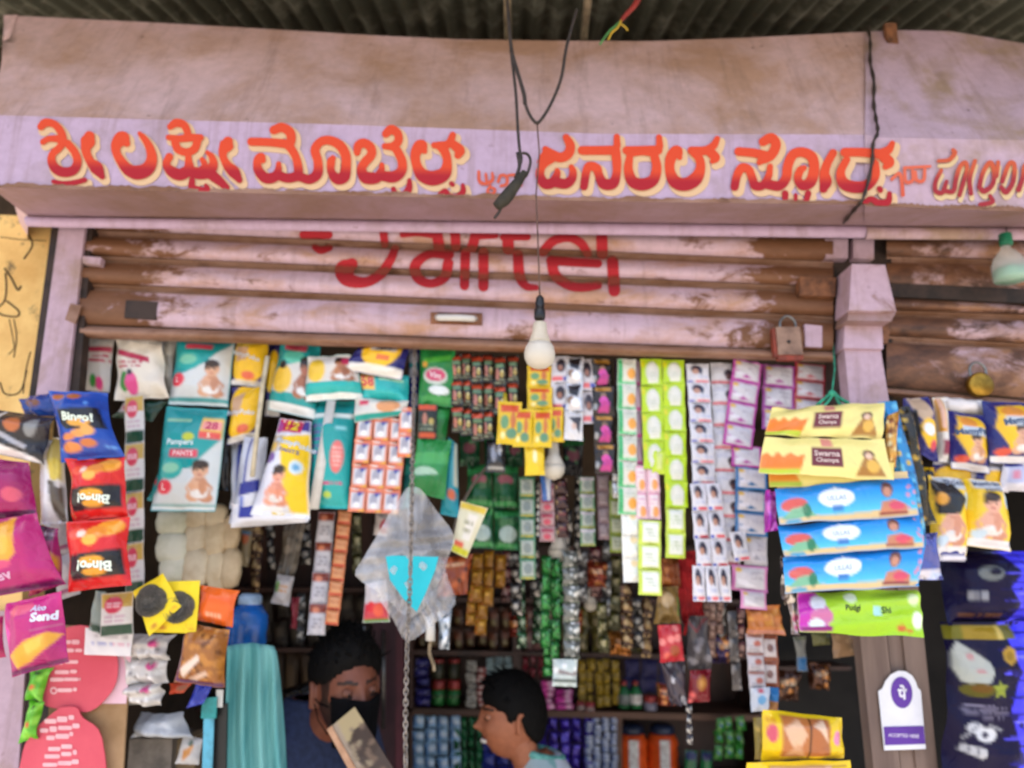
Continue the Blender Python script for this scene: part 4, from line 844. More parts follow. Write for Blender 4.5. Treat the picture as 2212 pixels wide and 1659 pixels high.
# ============================================================ HANGING GOODS, MIDDLE AND RIGHT
GS = 'sachet strips hung under the shutter rail'
blk = [('r', .05, .06, .95, .22, '#cf4f2f'), ('r', .1, .24, .9, .4, '#5f7a58'), ('e', .3, .62, .16, .2, '#b3705f'), ('e', .68, .62, .16, .12, '#b89c52'), ('s', .1, .76, .9, .95, 2, '#7a8572'), ('e', .72, .52, .08, .05, '#e6d79a')]
for k, (x, y0, y1, n, l) in enumerate(((985, 766, 934, 3, 'leftmost'), (1006, 762, 942, 3, 'second'), (1030, 768, 952, 3, 'third'), (1054, 766, 950, 3, 'fourth'), (1080, 770, 898, 2, 'fifth'), (1108, 768, 884, 2, 'rightmost'))):
    strip(f'{l} narrow strip of black dishwash sachets with orange red bands in the middle cluster', (x, y0), (x + 4 - k, y1), 27, n, 1.855 + .012 * (k % 2), 'blk', '#221d18', blk, 'black and red sachet strips in the middle cluster', .007, mat=FOIL, jit=14)
strip('single shiny black sachet below the black and red cluster', (1072, 950), (1070, 1022), 42, 1, 1.87, 'blk2', '#2b2a2c', [('e', .4, .4, .16, .3, '#8f8d92'), ('e', .7, .3, .1, .2, '#bdbcc0'), ('r', .1, .84, .9, .9, '#a6a5a0')], GS, .009, mat=FOIL)
yel = [('r', .12, .08, .88, .26, '#d6542e'), ('e', .3, .5, .18, .16, '#6a9a6a'), ('e', .66, .46, .12, .2, '#c9743c'), ('e', .6, .76, .24, .12, '#5e8f70'), ('e', .25, .8, .1, .08, '#f6eaa0')]
strip('tall pair of yellow dishwash sachets behind the nearest bulb', (1166, 790), (1166, 884), 56, 2, 1.85, 'yel', '#e3bd1b', yel, 'yellow dishwash sachets in the middle cluster', .007)
strip('left yellow sachet of the cluster below the nearest bulb', (1102, 868), (1098, 962), 52, 1, 1.842, 'yel', '#e3bd1b', yel, 'yellow dishwash sachets in the middle cluster', .008)
strip('broad yellow sachet pair of the cluster below the nearest bulb', (1152, 884), (1150, 968), 84, 1, 1.838, 'yel2', '#e6c11f', yel, 'yellow dishwash sachets in the middle cluster', .008, cols=2)
strip('right yellow sachet of the cluster, partly behind its neighbour', (1200, 880), (1202, 956), 34, 1, 1.85, 'yel', '#e3bd1b', yel, 'yellow dishwash sachets in the middle cluster', .007)
strip('lone bright yellow sachet hanging lowest in the middle cluster', (1154, 960), (1156, 1027), 43, 1, 1.845, 'yel3', '#ecc92a', [('e', .5, .4, .1, .2, '#fbf3c4'), ('r', .1, .05, .9, .12, '#cfa613')], 'yellow dishwash sachets in the middle cluster', .008)
m = MB(); m.tube([P(1090, 850, 1.85), P(1092, 875, 1.845)], .006, 6)
tag(m.build('yellow_twist', plain('yellow_film', '#d9c02a', .4), None, P(1090, 850, 1.85)), 'twisted yellow film tail above the left yellow sachet', 'film tail')
wht = [('e', .5, .36, .26, .26, '#2a2430'), ('e', .46, .46, .14, .12, '#9a6a58'), ('r', .05, .78, .6, .92, '#d8626c'), ('r', .62, .78, .95, .92, '#4452b0')]
strip('white shampoo sachets with dark haired heads, left strip beside the nearest bulb', (1212, 770), (1210, 886), 42, 2, 1.85, 'wht', '#cfccd2', wht, 'white shampoo sachets beside the bulb', .006)
strip('dark and silver shampoo sachets in the middle of the white group by the bulb', (1242, 772), (1240, 888), 38, 2, 1.842, 'wht2', '#c9c8cd', [('p', [(.1,.1),(.9,.0),(.7,.5),(.2,.4)], '#211f26'), ('e', .3, .62, .2, .14, '#8d6a50'), ('e', .6, .7, .3, .16, '#f2f1f2')], 'white shampoo sachets beside the bulb', .007, mat=FOIL)
strip('right pinkish white shampoo sachets of the group by the bulb', (1266, 776), (1274, 916), 36, 2, 1.86, 'wht3', '#cfc8cc', wht, 'white shampoo sachets beside the bulb', .006)
strip('lowest white shampoo sachet of the group by the bulb', (1240, 888), (1238, 952), 41, 1, 1.845, 'wht4', '#dcdbdd', [('p', [(.2,.25),(.9,.2),(.8,.8),(.5,.45)], '#3a3840'), ('e', .5, .55, .14, .12, '#d8b9a8')], 'white shampoo sachets beside the bulb', .008)
strip('black sachet strip with gold labels and pink dancers, right of the bulb', (1300, 776), (1310, 1024), 48, 4, 1.855, 'pink', '#28201f', [('r', .15, .04, .85, .16, '#c48a2e'), ('e', .5, .32, .14, .1, '#8a6a50'), ('e', .5, .5, .2, .14, '#d64ba0'), ('p', [(.2,.9),(.45,.5),(.8,.55),(.7,.92)], '#b93a86'), ('e', .1, .7, .1, .12, '#a6a5a6')], GS, .008, mat=FOIL)
strip('thin dark strip with a magenta edge beside the black and gold strip', (1334, 776), (1346, 1010), 16, 4, 1.875, 'thn', '#3a2030', [('r', .5, 0, 1, 1, '#b7327a')], GS, .004)
gw = [('r', 0, 0, .28, 1, '#4fc07a'), ('s', .04, .1, .24, .9, 6, '#2f8a50'), ('r', .28, .9, 1, 1, '#62c98a'), ('e', .75, .58, .24, .22, '#efa746'), ('s', .36, .16, .9, .4, 2, '#b9c4b0')]
strip('green edged white sachet strip with orange fruit prints', (1354, 776), (1356, 1112), 42, 6, 1.845, 'gw', '#dcdccf', gw, GS, .006, jit=3)
pkst = [('r', 0, 0, 1, .07, '#dd4f96'), ('r', 0, 0, .1, 1, '#dd4f96'), ('r', .9, 0, 1, 1, '#e2609f'), ('r', 0, .95, 1, 1, '#e46aa5'), ('e', .6, .72, .26, .2, '#f0a35a'), ('s', .2, .2, .8, .5, 2, '#d9a8bd')]
strip('narrow pink and grey strip between the green and lime strips', (1376, 780), (1382, 1008), 18, 4, 1.862, 'pgs', '#b59aa5', [('r', 0, .8, 1, .92, '#c04a8a')], GS, .004)
strip('pink bordered sachet sheet of two columns below the lime strip', (1396, 1006), (1400, 1122), 54, 2, 1.85, 'pkst', '#efdfdf', pkst, GS, .006, cols=2, jit=3)
strip('overexposed white sachet strip below the pink sheet', (1362, 1106), (1368, 1258), 42, 3, 1.855, 'ov', '#f1f1ea', [('s', .2, .3, .8, .7, 3, '#d8e0cf'), ('e', .6, .2, .2, .15, '#f3d9a0')], GS, .006, jit=3)
lim = [('e', .52, .52, .32, .4, '#d8d9cc'), ('p', [(.3,.92),(.42,.16),(.6,.1),(.76,.3),(.8,.9)], '#e4e4da'), ('s', .4, .5, .7, .85, 3, '#c2c8ae'), ('e', .08, .2, .1, .14, '#d9d61f'), ('r', 0, .96, 1, 1, '#a8cf2a')]
strip('left lime green sachet strip with white bottle prints', (1406, 776), (1414, 1014), 48, 4, 1.848, 'lim', '#b9d91f', lim, GS, .006, jit=3)
strip('single lime sachet at the foot of the left lime strip', (1424, 974), (1424, 1024), 30, 1, 1.842, 'lim3', '#c3dc3a', [('r', .3, .1, .7, .8, '#d6e08a')], GS, .006)
strip('thin pale strip between the two lime green strips', (1432, 780), (1440, 990), 14, 4, 1.865, 'plst', '#c9b9a8', [('r', 0, .7, 1, .85, '#b98aa0')], GS, .004)
strip('right longer lime green sachet strip with white bottle prints', (1454, 778), (1462, 1096), 48, 6, 1.845, 'lim', '#b9d91f', lim, GS, .006, jit=3)
strip('pale lime sachets joined below the right lime strip', (1459, 1096), (1460, 1206), 42, 2, 1.852, 'lim2', '#c9df4f', [('r', .16, .08, .86, .86, '#e6e9df'), ('s', .25, .3, .75, .7, 3, '#bccaa8')], GS, .006, jit=3)
strip('bright lime bordered sachets hanging lowest below the pink sheet', (1404, 1124), (1404, 1286), 48, 3, 1.84, 'lim4', '#cfe35a', [('r', .16, .08, .88, .88, '#eef0e6'), ('s', .25, .3, .75, .7, 3, '#c4d0ba')], GS, .006, jit=3)
strip('black rope of foil edges beside the right lime strip', (1488, 782), (1506, 1120), 12, 6, 1.87, 'bkr', '#1e1c20', [('r', .6, 0, 1, .2, '#b8b8bc')], GS, .004, mat=FOIL)
hd = [('e', .42, .3, .24, .22, '#2f2a3c'), ('e', .38, .42, .15, .14, '#b98a76'), ('p', [(.55,.2),(.72,.3),(.66,.6),(.55,.5)], '#2f3550'), ('r', .38, .86, .95, .97, '#dd5a68'), ('r', .04, .86, .26, .97, '#4a55b8'), ('s', .3, .62, .9, .78, 1, '#b6bcd8')]
strip('first white shampoo strip with repeating dark heads, right of the lime strips', (1506, 786), (1522, 1046), 50, 6, 1.845, 'hd', '#dbd9e0', hd, 'white shampoo strips with dark heads', .006, jit=3)
strip('double column of white shampoo sachets with dark heads below the first strip', (1524, 1044), (1540, 1226), 66, 3, 1.84, 'hd2', '#dddbe4', hd, 'white shampoo strips with dark heads', .006, jit=3, cols=2)
strip('triple white shampoo sachets with dark heads at the very bottom', (1536, 1222), (1540, 1300), 78, 1, 1.835, 'hd3', '#e4e2ea', hd, 'white shampoo strips with dark heads', .007, jit=3, cols=3)
hd4 = [('e', .8, .5, .22, .2, '#3a2f38'), ('p', [(.6,.55),(1,.5),(1,.8),(.7,.78)], '#6a4a4a'), ('r', 0, .85, .9, .96, '#d9606e'), ('s', .1, .2, .6, .4, 2, '#b7b9cc')]
strip('second white shampoo strip with heads at its right side', (1558, 784), (1576, 1222), 48, 9, 1.86, 'hd4', '#d8d5da', hd4, 'white shampoo strips with dark heads', .006, jit=3)
strip('third short white shampoo strip in front of the purple bordered sachets', (1592, 1148), (1604, 1212), 34, 1, 1.838, 'hd', '#dbd9e0', hd, 'white shampoo strips with dark heads', .006, jit=3)
mg = lambda c, c2: [('r', .1, .08, .92, .9, '#d2cdd4'), ('p', [(.12,.5),(.4,.62),(.7,.8),(.45,.84),(.2,.7)], c2), ('e', .3, .66, .16, .1, '#e7e2ea'), ('s', .5, .2, .88, .55, 4, '#b0a8b4'), ('e', .18, .18, .1, .08, '#e2b53c')]
GB = 'bordered white sachet strips at the right'
strip('magenta bordered sachet strip slanting left of the yellow incense packs', (1616, 780), (1592, 966), 66, 4, 1.845, 'mg1', '#b5409a', mg('', '#b85aa6'), GB, .006, jit=3)
strip('single magenta bordered sachet below the slanting strip', (1612, 964), (1612, 1010), 64, 1, 1.85, 'mg1', '#b5409a', mg('', '#b85aa6'), GB, .006)
strip('blue bordered white sachets below the magenta strip', (1622, 1010), (1622, 1158), 68, 3, 1.848, 'bl1', '#2f6fa8', mg('', '#3f6f9c'), GB, .006, jit=3)
strip('plain grey white sachet under the blue bordered ones', (1632, 1156), (1632, 1222), 48, 1, 1.86, 'gy1', '#c4bfc4', mg('', '#a9a5b0'), GB, .006)
strip('pale magenta bordered wide sachet near the bottom of the column', (1620, 1222), (1620, 1278), 74, 1, 1.85, 'mg3', '#cf7ab5', mg('', '#e9e6ec'), GB, .007)
strip('last small pink bordered sachet of the column', (1628, 1276), (1628, 1316), 54, 1, 1.845, 'mg4', '#d98cc0', mg('', '#e9e6ec'), GB, .007)
strip('purple bordered sachet column under the shutter rail behind the yellow packs', (1682, 790), (1680, 930), 70, 3, 1.875, 'mg2', '#a9459c', mg('', '#a85a9c'), GB, .006, jit=3)
strip('red bordered sachet column under the shutter rail behind the yellow packs', (1750, 786), (1746, 900), 68, 3, 1.88, 'rd1', '#b9384a', mg('', '#c04a58'), GB, .006, jit=3)
pk('magenta_foil', 'shiny magenta foil strip left of the blue packs', 'foil strip', (1654, 1058, 1678, 1062, 1676, 1146, 1654, 1150), 1.70, '#b92ab8', [('b', 8, 0, 0, 1, 1, .12, '#e07ae0')], (), .008, mat=FOIL, crk=.004)
# yellow vermicelli packs, blue packs, green pack on the green string
D0 = 1.62
yops = [('p', [(.0,.95),(.0,.5),(.04,.42),(.09,.55),(.12,.4),(.17,.55),(.22,.42),(.27,.55),(.33,.48),(.3,.95)], '#e57c22'), ('r', 0, .86, .3, 1, '#b9cc3a'), ('r', .38, .3, .62, .78, '#6d2a30'), ('r', .46, 0, .55, .26, '#d98a7a'),
        ('e', .84, .42, .05, .12, '#4a2a20'), ('p', [(.72,.95),(.78,.6),(.84,.3),(.9,.55),(.95,.95)], '#a5722e'), ('e', .86, .7, .05, .16, '#e3b24a'), ('e', .84, .45, .03, .08, '#e8c3a6')]
ytx = [('Swarna', .5, .45, .15, '#e4c8bd'), ('Champa', .5, .64, .15, '#e4c8bd')]
GY = 'yellow incense packs hung from the green string'
pk('incense_pack', 'topmost pale yellow incense pack with a maroon label and orange flame print', 'incense pack', (1668, 880, 1912, 868, 1908, 946, 1652, 940), D0 + .01, '#efdf8a', yops, ytx, .010, 0, .0022, GY, FILM, .02)
pk('incense_pack', 'second pale yellow incense pack overlapping the topmost one', 'incense pack', (1652, 944, 1908, 950, 1932, 1036, 1638, 1022), D0 - .012, '#efdf8a', yops, ytx, .010, 0, .0022, GY, FILM, .02)
pk('incense_pack', 'third yellow incense pack only peeping out below the second', 'incense pack', (1660, 990, 1930, 1000, 1932, 1050, 1662, 1052), D0, '#e9d67a', [('p', [(0,.95),(0,.4),(.2,.5),(.26,.95)], '#e08a24'), ('r', 0, .8, .26, 1, '#a9bc3a')], (), .006, 0, .001, GY, CARD)
bops = [('g', 0, .3, '#1f7fd0', '#1f8fdc'), ('g', .3, .85, '#1f8fdc', '#58c4e0'), ('p', [(0,.8),(.4,.86),(.7,.82),(1,.84),(1,1),(0,1)], '#dcbf8a'), ('e', .12, .5, .09, .18, '#d65a50'), ('p', [(.02,.86),(.1,.6),(.2,.56),(.26,.86)], '#7fb98f'), ('e', .2, .7, .03, .2, '#2f7d55'),
        ('e', .42, .42, .13, .26, '#e9f0f4'), ('p', [(.36,.32),(.42,.1),(.48,.32)], '#e9f0f4'), ('r', .38, .62, .46, .78, '#3f7fc0'), ('e', .79, .3, .045, .2, '#6e4438'), ('e', .79, .36, .03, .13, '#c98c70'), ('p', [(.72,.9),(.74,.62),(.84,.55),(.93,.7),(.93,.92)], '#c9825f'), ('e', .85, .72, .06, .12, '#d84f62'), ('r', .72, .86, .93, .93, '#8a3a34'),
        ('e', .1, .93, .06, .05, '#4f9fc0'), ('b', 6, .94, .1, 1, .8, .06, '#d98aa0')]
GBp = 'blue incense packs hung from the green string'
for k, (q, l) in enumerate((((1674, 1056, 1972, 1030, 1984, 1114, 1684, 1134), 'upper blue beach printed pack with a white oval label'), ((1680, 1136, 1986, 1112, 1998, 1182, 1694, 1204), 'middle blue beach printed pack with a white oval label'), ((1690, 1206, 1998, 1178, 1984, 1268, 1698, 1280), 'lowest blue beach printed pack with a pointed white label'))):
    pk('incense_pack', l, 'incense pack', q, D0 - .004 - .01 * k, '#2a93d8', bops, [('ULLAS', .42, .43, .13, '#9fb3c4', 0, .0)], .009, 0, .0015, GBp, None, .025)
pk('incense_pack', 'sand coloured top edge of a pack above the upper blue one', 'incense pack', (1676, 1030, 1960, 1018, 1966, 1050, 1680, 1068), D0 + .008, '#d9be8c', [('r', .05, .3, .25, .7, '#7fb0c0')], (), .004, 0, .001, None, CARD)
pk('incense_pack', 'shiny lime green pack with black script at the bottom of the hanging bundle', 'incense pack', (1720, 1280, 1984, 1272, 1998, 1376, 1726, 1366), D0 - .01, '#a3d41c',
   [('g', 0, 1, '#b5dc3a', '#9ccc12'), ('p', [(0,0),(.16,0),(.24,.5),(.22,1),(0,1)], '#c42fa8'), ('e', .16, .3, .06, .2, '#e9e6ea'), ('e', .18, .64, .09, .2, '#c9709a'), ('e', .14, .8, .06, .12, '#d9e6e0'), ('r', .02, .86, .26, .98, '#8a1a6a'), ('e', .81, .86, .04, .06, '#c4622c'), ('e', .88, .9, .03, .04, '#c4822c'), ('e', .42, .2, .05, .12, '#eef6d8'), ('e', .93, .25, .05, .12, '#e6f2b8'), ('e', .95, .68, .05, .16, '#f4f8e4'), ('r', .6, .4, .66, .6, '#a9d8d8')],  # near-white ellipses on the lime put glints into the print
   [('Pudgi', .43, .46, .17, '#23301a'), ('Shi', .7, .48, .15, '#2f4a22')], .012, 0, .003, None, FILM, .03)
for k, (q, c, ops, l, d) in enumerate((((1900, 868, 1938, 866, 2010, 1176, 1968, 1182), '#2a86bd', [('b', 26, 0, 0, 1, 1, .02, '#6fc0e0'), ('b', 14, 0, 0, 1, 1, .02, '#1a5a96'), ('b', 5, .2, .3, .8, .9, .02, '#d9b44a')], 'bundle of blue foil pack edges fanned out right of the yellow packs', 1.655),
       ((1936, 880, 1966, 876, 2020, 1130, 1990, 1140), '#2b2822', [('b', 16, 0, 0, 1, 1, .025, '#c9a23c'), ('b', 14, 0, 0, 1, 1, .02, '#1a1815')], 'black and gold foil pack edges behind the blue fan', 1.69),
       ((1968, 1160, 2018, 1150, 2034, 1252, 1960, 1254), '#5a5fa2', [('r', .0, .0, .4, .6, '#8a8ab8'), ('r', 0, .78, 1, 1, '#d9d6e2'), ('e', .2, .2, .2, .2, '#c98a9a')], 'violet and white pack corner sticking out below the fan', 1.70),
       ((1912, 900, 1936, 890, 1936, 1010, 1916, 1010), '#d9a24a', [('b', 8, 0, 0, 1, 1, .06, '#8a4a1e'), ('b', 5, 0, 0, 1, 1, .05, '#f0dca0')], 'brown and gold crumpled ends of the yellow packs', 1.635))):
    pk('foil_edge_bundle', l, 'pack edges', q, d, c, ops, (), .012, .0, .004, None, FOIL)
for k, (q, c, ops, l) in enumerate((((1684, 1200, 1706, 1200, 1716, 1300, 1690, 1310), '#6b5b58', [('b', 8, 0, 0, 1, 1, .06, '#f1e6dc'), ('b', 5, 0, 0, 1, 1, .06, '#c97a2a'), ('b', 5, 0, 0, 1, 1, .05, '#3a1f26')], 'glittering foil tails left of the lowest blue pack'),
       ((1706, 1300, 1724, 1300, 1724, 1372, 1708, 1370), '#cfb9b0', [('b', 5, 0, 0, 1, 1, .1, '#c9527a')], 'pale pack edge left of the lime green pack'))):
    pk('foil_tail', l, 'foil', q, 1.67, c, ops, (), .008, .05, .005, None, FOIL)
GSTR = plain('green_string', '#2f9a78', .7, 0, '#1f7058', 60)
m = MB()
m.tube([P(x, y, dd) for x, y, dd in ((1800, 742, 1.80), (1803, 800, 1.74), (1797, 848, 1.66))], .0022, 6)
for a in ((1770, 872), (1784, 858), (1797, 848), (1812, 858), (1832, 872)): pass
m.tube([P(x, y, 1.645) for x, y, *_ in cr([(1764, 876), (1780, 862), (1797, 850), (1814, 860), (1834, 872)], 5)], .0042, 6)
m.tube([P(x, y, 1.64) for x, y, *_ in cr([(1776, 880), (1790, 866), (1802, 848), (1810, 868), (1824, 880)], 5)], .0035, 6)
m.ell(P(1797, 850, 1.64), (.009, .008, .008), 10, 8)
tag(m.build('green_string', GSTR, None, P(1800, 742, 1.8)), 'knotted green string holding the yellow and blue packs', 'string')
# navy/yellow packs on the right
GR_ = 'navy and yellow nappy packs under the right shutter'
nv2 = [('p', [(.2,.1),(.7,.06),(.98,.3),(.98,.62),(.7,.84),(.3,.8),(.1,.45)], YELL), ('e', .42, .2, .2, .1, '#e2923c'), *baby(.3, .38, .5, .5), ('r', .25, .28, .9, .42, '#b9c6d6'), ('e', .2, .84, .14, .06, '#e0553c'), ('r', 0, .9, 1, 1, '#ebe6e4')]
mt = lambda y, h: [('MamyPoko', .58, y, h, '#44597a', -10, .03)]
pk('nappy_pack', 'first navy and yellow nappy pack right of the blue foil fan', 'nappy pack', (1948, 862, 2014, 856, 2028, 998, 1972, 978), 1.74, NAVY, [('p', [(.1,.0),(.6,.0),(.8,.3),(.5,.5),(.2,.3)], '#bfa489'), ('e', .6, .62, .34, .24, YELL), ('e', .56, .56, .2, .1, '#e4ecf2'), ('e', .7, .8, .12, .08, '#d94a5c'), ('p', [(0,.3),(.25,.2),(.3,.6),(.1,.8)], '#1e1c20'), ('r', .3, .9, 1, 1, '#2c2e80')], (), .016, group=GR_)
pk('nappy_pack', 'orange and white edge of a nappy pack between the navy packs', 'nappy pack', (2016, 858, 2042, 858, 2052, 1000, 2028, 998), 1.755, '#e6dfd6', [('r', 0, 0, .6, .55, '#e0a03c'), ('r', .2, 0, .5, .5, '#e9b9a0'), ('r', .2, .68, .9, .9, '#8a2a4a')], (), .012, group=GR_)
pk('nappy_pack', 'middle navy and yellow nappy pack under the brass padlock', 'nappy pack', (2040, 884, 2126, 900, 2140, 1024, 2054, 1012), 1.745, NAVY, nv2, mt(.36, .14), .018, group=GR_)
pk('nappy_pack', 'larger navy and yellow nappy pack cut by the right picture edge', 'nappy pack', (2120, 866, 2240, 870, 2246, 1004, 2136, 1000), 1.735, NAVY, nv2, mt(.34, .14), .02, group=GR_)
pk('nappy_pack', 'white blank faced nappy pack top behind the middle navy pack', 'nappy pack', (2040, 858, 2120, 866, 2130, 900, 2044, 892), 1.765, '#e9e2de', (), (), .012, group=GR_)
pk('nappy_pack', 'white and blue nappy pack side at the right edge below the large pack', 'nappy pack', (2164, 1000, 2240, 1000, 2240, 1064, 2160, 1060), 1.75, '#e2dfe8', [('r', .1, .15, .9, .75, '#b9bcd8'), ('r', .2, .3, .36, .6, '#d98aa0'), ('r', .55, .3, .7, .6, '#d98aa0'), ('r', 0, .0, .5, .16, '#343a90')], (), .014, group=GR_)
lw_ = [('g', 0, 1, '#f0c522', '#f2cf3a'), *baby(.06, .2, .74, .7, '#e4ab92', '#cf9076'), ('e', .85, .3, .12, .12, '#bcd0dc'), ('r', 0, .88, 1, 1, '#ecebf0'), ('e', .2, .82, .14, .07, '#c9dcea'), ('r', .1, .0, .9, .16, '#c3ccd4')]
pk('nappy_pack', 'lower yellow nappy pack with a black printed patch, beside the blue fan', 'nappy pack', (2004, 1026, 2092, 1034, 2088, 1202, 2010, 1200), 1.735, YELL, [*lw_, ('p', [(0,.05),(.5,.1),(.8,.3),(.6,.48),(.1,.5)], '#222226'), ('e', .2, .3, .12, .08, '#e8a53c')], [('Poko', .6, .07, .09, '#6a7688', -8)], .02, group=GR_)
pk('nappy_pack', 'lower yellow nappy pack with a baby print, above the dark purple bags', 'nappy pack', (2086, 1032, 2166, 1042, 2186, 1192, 2084, 1178), 1.725, YELL, lw_, [('MamyPoko', .5, .07, .09, '#5a6a84', -8), ('PANTS', .55, .16, .06, '#6a7a94', -8)], .022, group=GR_)
pk('nappy_pack', 'navy and white base of a nappy pack under the lower yellow ones', 'nappy pack', (2010, 1180, 2090, 1180, 2086, 1214, 2012, 1212), 1.745, '#2c2e80', [('r', 0, .6, 1, 1, '#e4e2ec')], (), .01, group=GR_)
# dark purple laundry bags
PUR = printed('purple_foil', .3, .1, .8, 22, 0)
PUR.node_tree.nodes['Principled BSDF'].inputs['Specular IOR Level'].default_value = .2
pops = [('g', 0, 1, '#1c1640', '#1d1744'), ('r', .86, 0, 1, 1, '#2c25a8')]
GP = 'dark purple bags at the right edge'
def widen(o, k=1.2):
    if o[0] in 'pl': return (o[0], [(x * k, y) for x, y in o[1]], *o[2:])
    if o[0] == 'e': return ('e', o[1] * k, o[2], o[3] * k, *o[4:])
    if o[0] in 'rs': return (o[0], o[1] * k, o[2], o[3] * k, *o[4:])
    return o
def purple(q, l, dz=0, low=True):
    ops = [('g', 0, 1, '#110b2c', '#120c34'), ('p', [(.66,0),(1,0),(1,1),(.72,1),(.78,.7),(.68,.45),(.8,.25)], '#2f2ac0'), ('b', 10, .66, 0, 1, 1, .04, '#4a46e0')]
    if low: ops += [('p', [(.0,.02),(.6,.02),(.6,.1),(.0,.1)], '#6f6a1c'), ('p', [(.14,.025),(.44,.025),(.44,.1),(.14,.1)], '#9a7f24'), ('p', [(.4,.03),(.46,.03),(.46,.1),(.4,.1)], '#cdb25a'),
                    ('p', [(.08,.11),(.2,.17),(.3,.23),(.33,.29),(.29,.34),(.2,.36),(.08,.34),(.02,.26),(.02,.18)], '#aeb0a6'), ('e', .16, .20, .03, .02, '#b98a88'), ('e', .22, .28, .04, .012, '#b98a88'),
                    ('e', .2, .385, .13, .04, '#5a5418'), ('e', .22, .375, .08, .025, '#6a4a18'), ('p', [(.38,.33),(.40,.36),(.46,.36),(.42,.39),(.43,.43),(.38,.41),(.32,.43),(.34,.39),(.30,.36),(.36,.36)], '#8a9434'),
                    ('p', [(.43,.17),(.50,.14),(.56,.165),(.56,.22),(.50,.25),(.44,.22)], '#b38d34'), ('p', [(.46,.18),(.50,.165),(.53,.185),(.53,.215),(.50,.23),(.46,.215)], '#8f6f22'),
                    ('s', .06, .46, .34, .53, 3, '#76728a'), ('s', .2, .48, .46, .56, 3, '#6a667e'),
                    ('e', .18, .60, .06, .03, '#c4c5ca'), ('e', .27, .635, .09, .04, '#cfd0d4'), ('e', .25, .635, .03, .018, '#1a1638'), ('l', [(.2,.58),(.1,.66)], .015, '#8a8c94'), ('l', [(.3,.585),(.4,.61)], .015, '#8a8c94'), ('p', [(.1,.69),(.26,.71),(.27,.75),(.24,.77),(.08,.73)], '#b9babf'), ('l', [(.14,.70),(.13,.74)], .008, '#4a4a58'), ('l', [(.2,.71),(.19,.75)], .008, '#4a4a58')]
    else: ops += [('e', .32, .3, .1, .1, '#6f7474'), ('e', .35, .28, .05, .05, '#17122c'), ('s', .14, .5, .32, .72, 1, '#8a8a90'), ('s', .1, .82, .5, .9, 1, '#5a3a2c')]
    ops = [ops[0]] + [('p', [(.55,0),(1,0),(1,1),(.62,1),(.7,.7),(.58,.5),(.72,.3)], '#4a44f4'), *[('e', .62 + .36 * ((k * .37) % 1), (k + .5) / 22, .12 + .1 * ((k * .61) % 1), .007 + .006 * ((k * .29) % 1), ('#7d7aff', '#1d1880', '#5a55f4', '#15105a')[k % 4]) for k in range(22)], ('b', 8, .55, 0, .8, 1, .025, '#1a1560')] + [widen(o) for o in ops[3:]]  # violet reflection and its ripples painted into the right side of the bag
    return pk('laundry_bag', l, 'bag', q, 1.80 + dz, '#17122c', ops, (), .05, .0, .006, GP, PUR, cell=.005)
purple((2036, 1190, 2236, 1190, 2236, 1350, 2040, 1350), 'upper dark purple glossy bag below the yellow nappy packs', .01, False)
purple((2042, 1344, 2236, 1340, 2240, 1720, 2036, 1720), 'lower tall dark purple glossy bag with a gold band and white drop emblem', 0)
# payment sticker
d = 1.834; st_ = thing('payment_sticker', P(1950, 1450, d), 'white arched payment sticker with a purple disc on the wooden post', 'sticker')
arc = [P(x, y, d) for x, y in [(1897, 1493), (1906, 1487), (1912, 1472), (1924, 1457), (1940, 1449), (1956, 1450), (1970, 1459), (1978, 1472), (1982, 1485), (1989, 1492), (2000, 1618), (1910, 1621)]]
WST = plain('sticker_white', '#ecebf0', .4, 0, '#dedde4', 10); VIO = plain('sticker_violet', '#5e2c9e', .4, 0, '#4c2386', 10)
m = MB(); m.add(arc, [tuple(range(len(arc)))[::-1]]); m.build('sticker_sheet', WST, st_, smooth=False)
m = MB(); c = [P(1948 + 23 * math.cos(a) + 2 * math.sin(a), 1496 + 34 * math.sin(a), d - .0015) for a in np.linspace(0, 2 * math.pi, 30)[:-1]]; m.add(c, [tuple(range(29))[::-1]]); m.build('violet_disc', VIO, st_, smooth=False)
m = MB(); m.add([P(1909, 1570, d - .0015), P(1995, 1568, d - .0015), P(1999, 1607, d - .0015), P(1912, 1610, d - .0015)], [(3, 2, 1, 0)]); m.build('violet_band', VIO, st_, smooth=False)
s = Surf([P(1897, 1450, d - .002), P(1997, 1450, d - .002), P(1999, 1620, d - .002), P(1906, 1620, d - .002)], 0, 0, 0, 1)
put_text(s, [('पे', .5, .27, .19, '#eeeaf6', 0, .04), ('ACCEPTED HERE', .5, .82, .044, '#e2d6f2', 2, .02)], st_)
# nearest bulb with its cable and old plug
CORD = plain('brown_cord', '#6a4f44', .6, 0, '#4a362e', 60)
bt = thing('hanging_bulb', P(1166, 640, 1.46), 'nearest white bulb in a black holder hanging before the shutter', 'light bulb')
db = 1.46
m = MB(); m.tube([P(x, y, dd) for x, y, dd in ((1160, 262, 1.44), (1165, 330, 1.44), (1158, 420, 1.45), (1162, 520, 1.46), (1166, 640, 1.46))], .0019, 6); m.build('cord', CORD, bt)
k = db / FPX
m = MB(); c = P(1166, 676, db); m.lathe(c, [(.004, 42*k), (9*k, 36*k), (11*k, 22*k), (10*k, 10*k), (13*k, 8*k), (13*k, -12*k), (11*k, -16*k)], 18); m.build('holder', BLACK, bt)
m = MB(); c = P(1166, 740, db); m.lathe(c, [(12*k, 48*k), (15*k, 46*k), (17*k, 24*k), (23*k, 6*k), (26*k, -2*k)], 24); m.build('bulb_base', plain('bulb_base_white', '#d2c7b2', .45, 0, '#c0b49e', 20), bt)
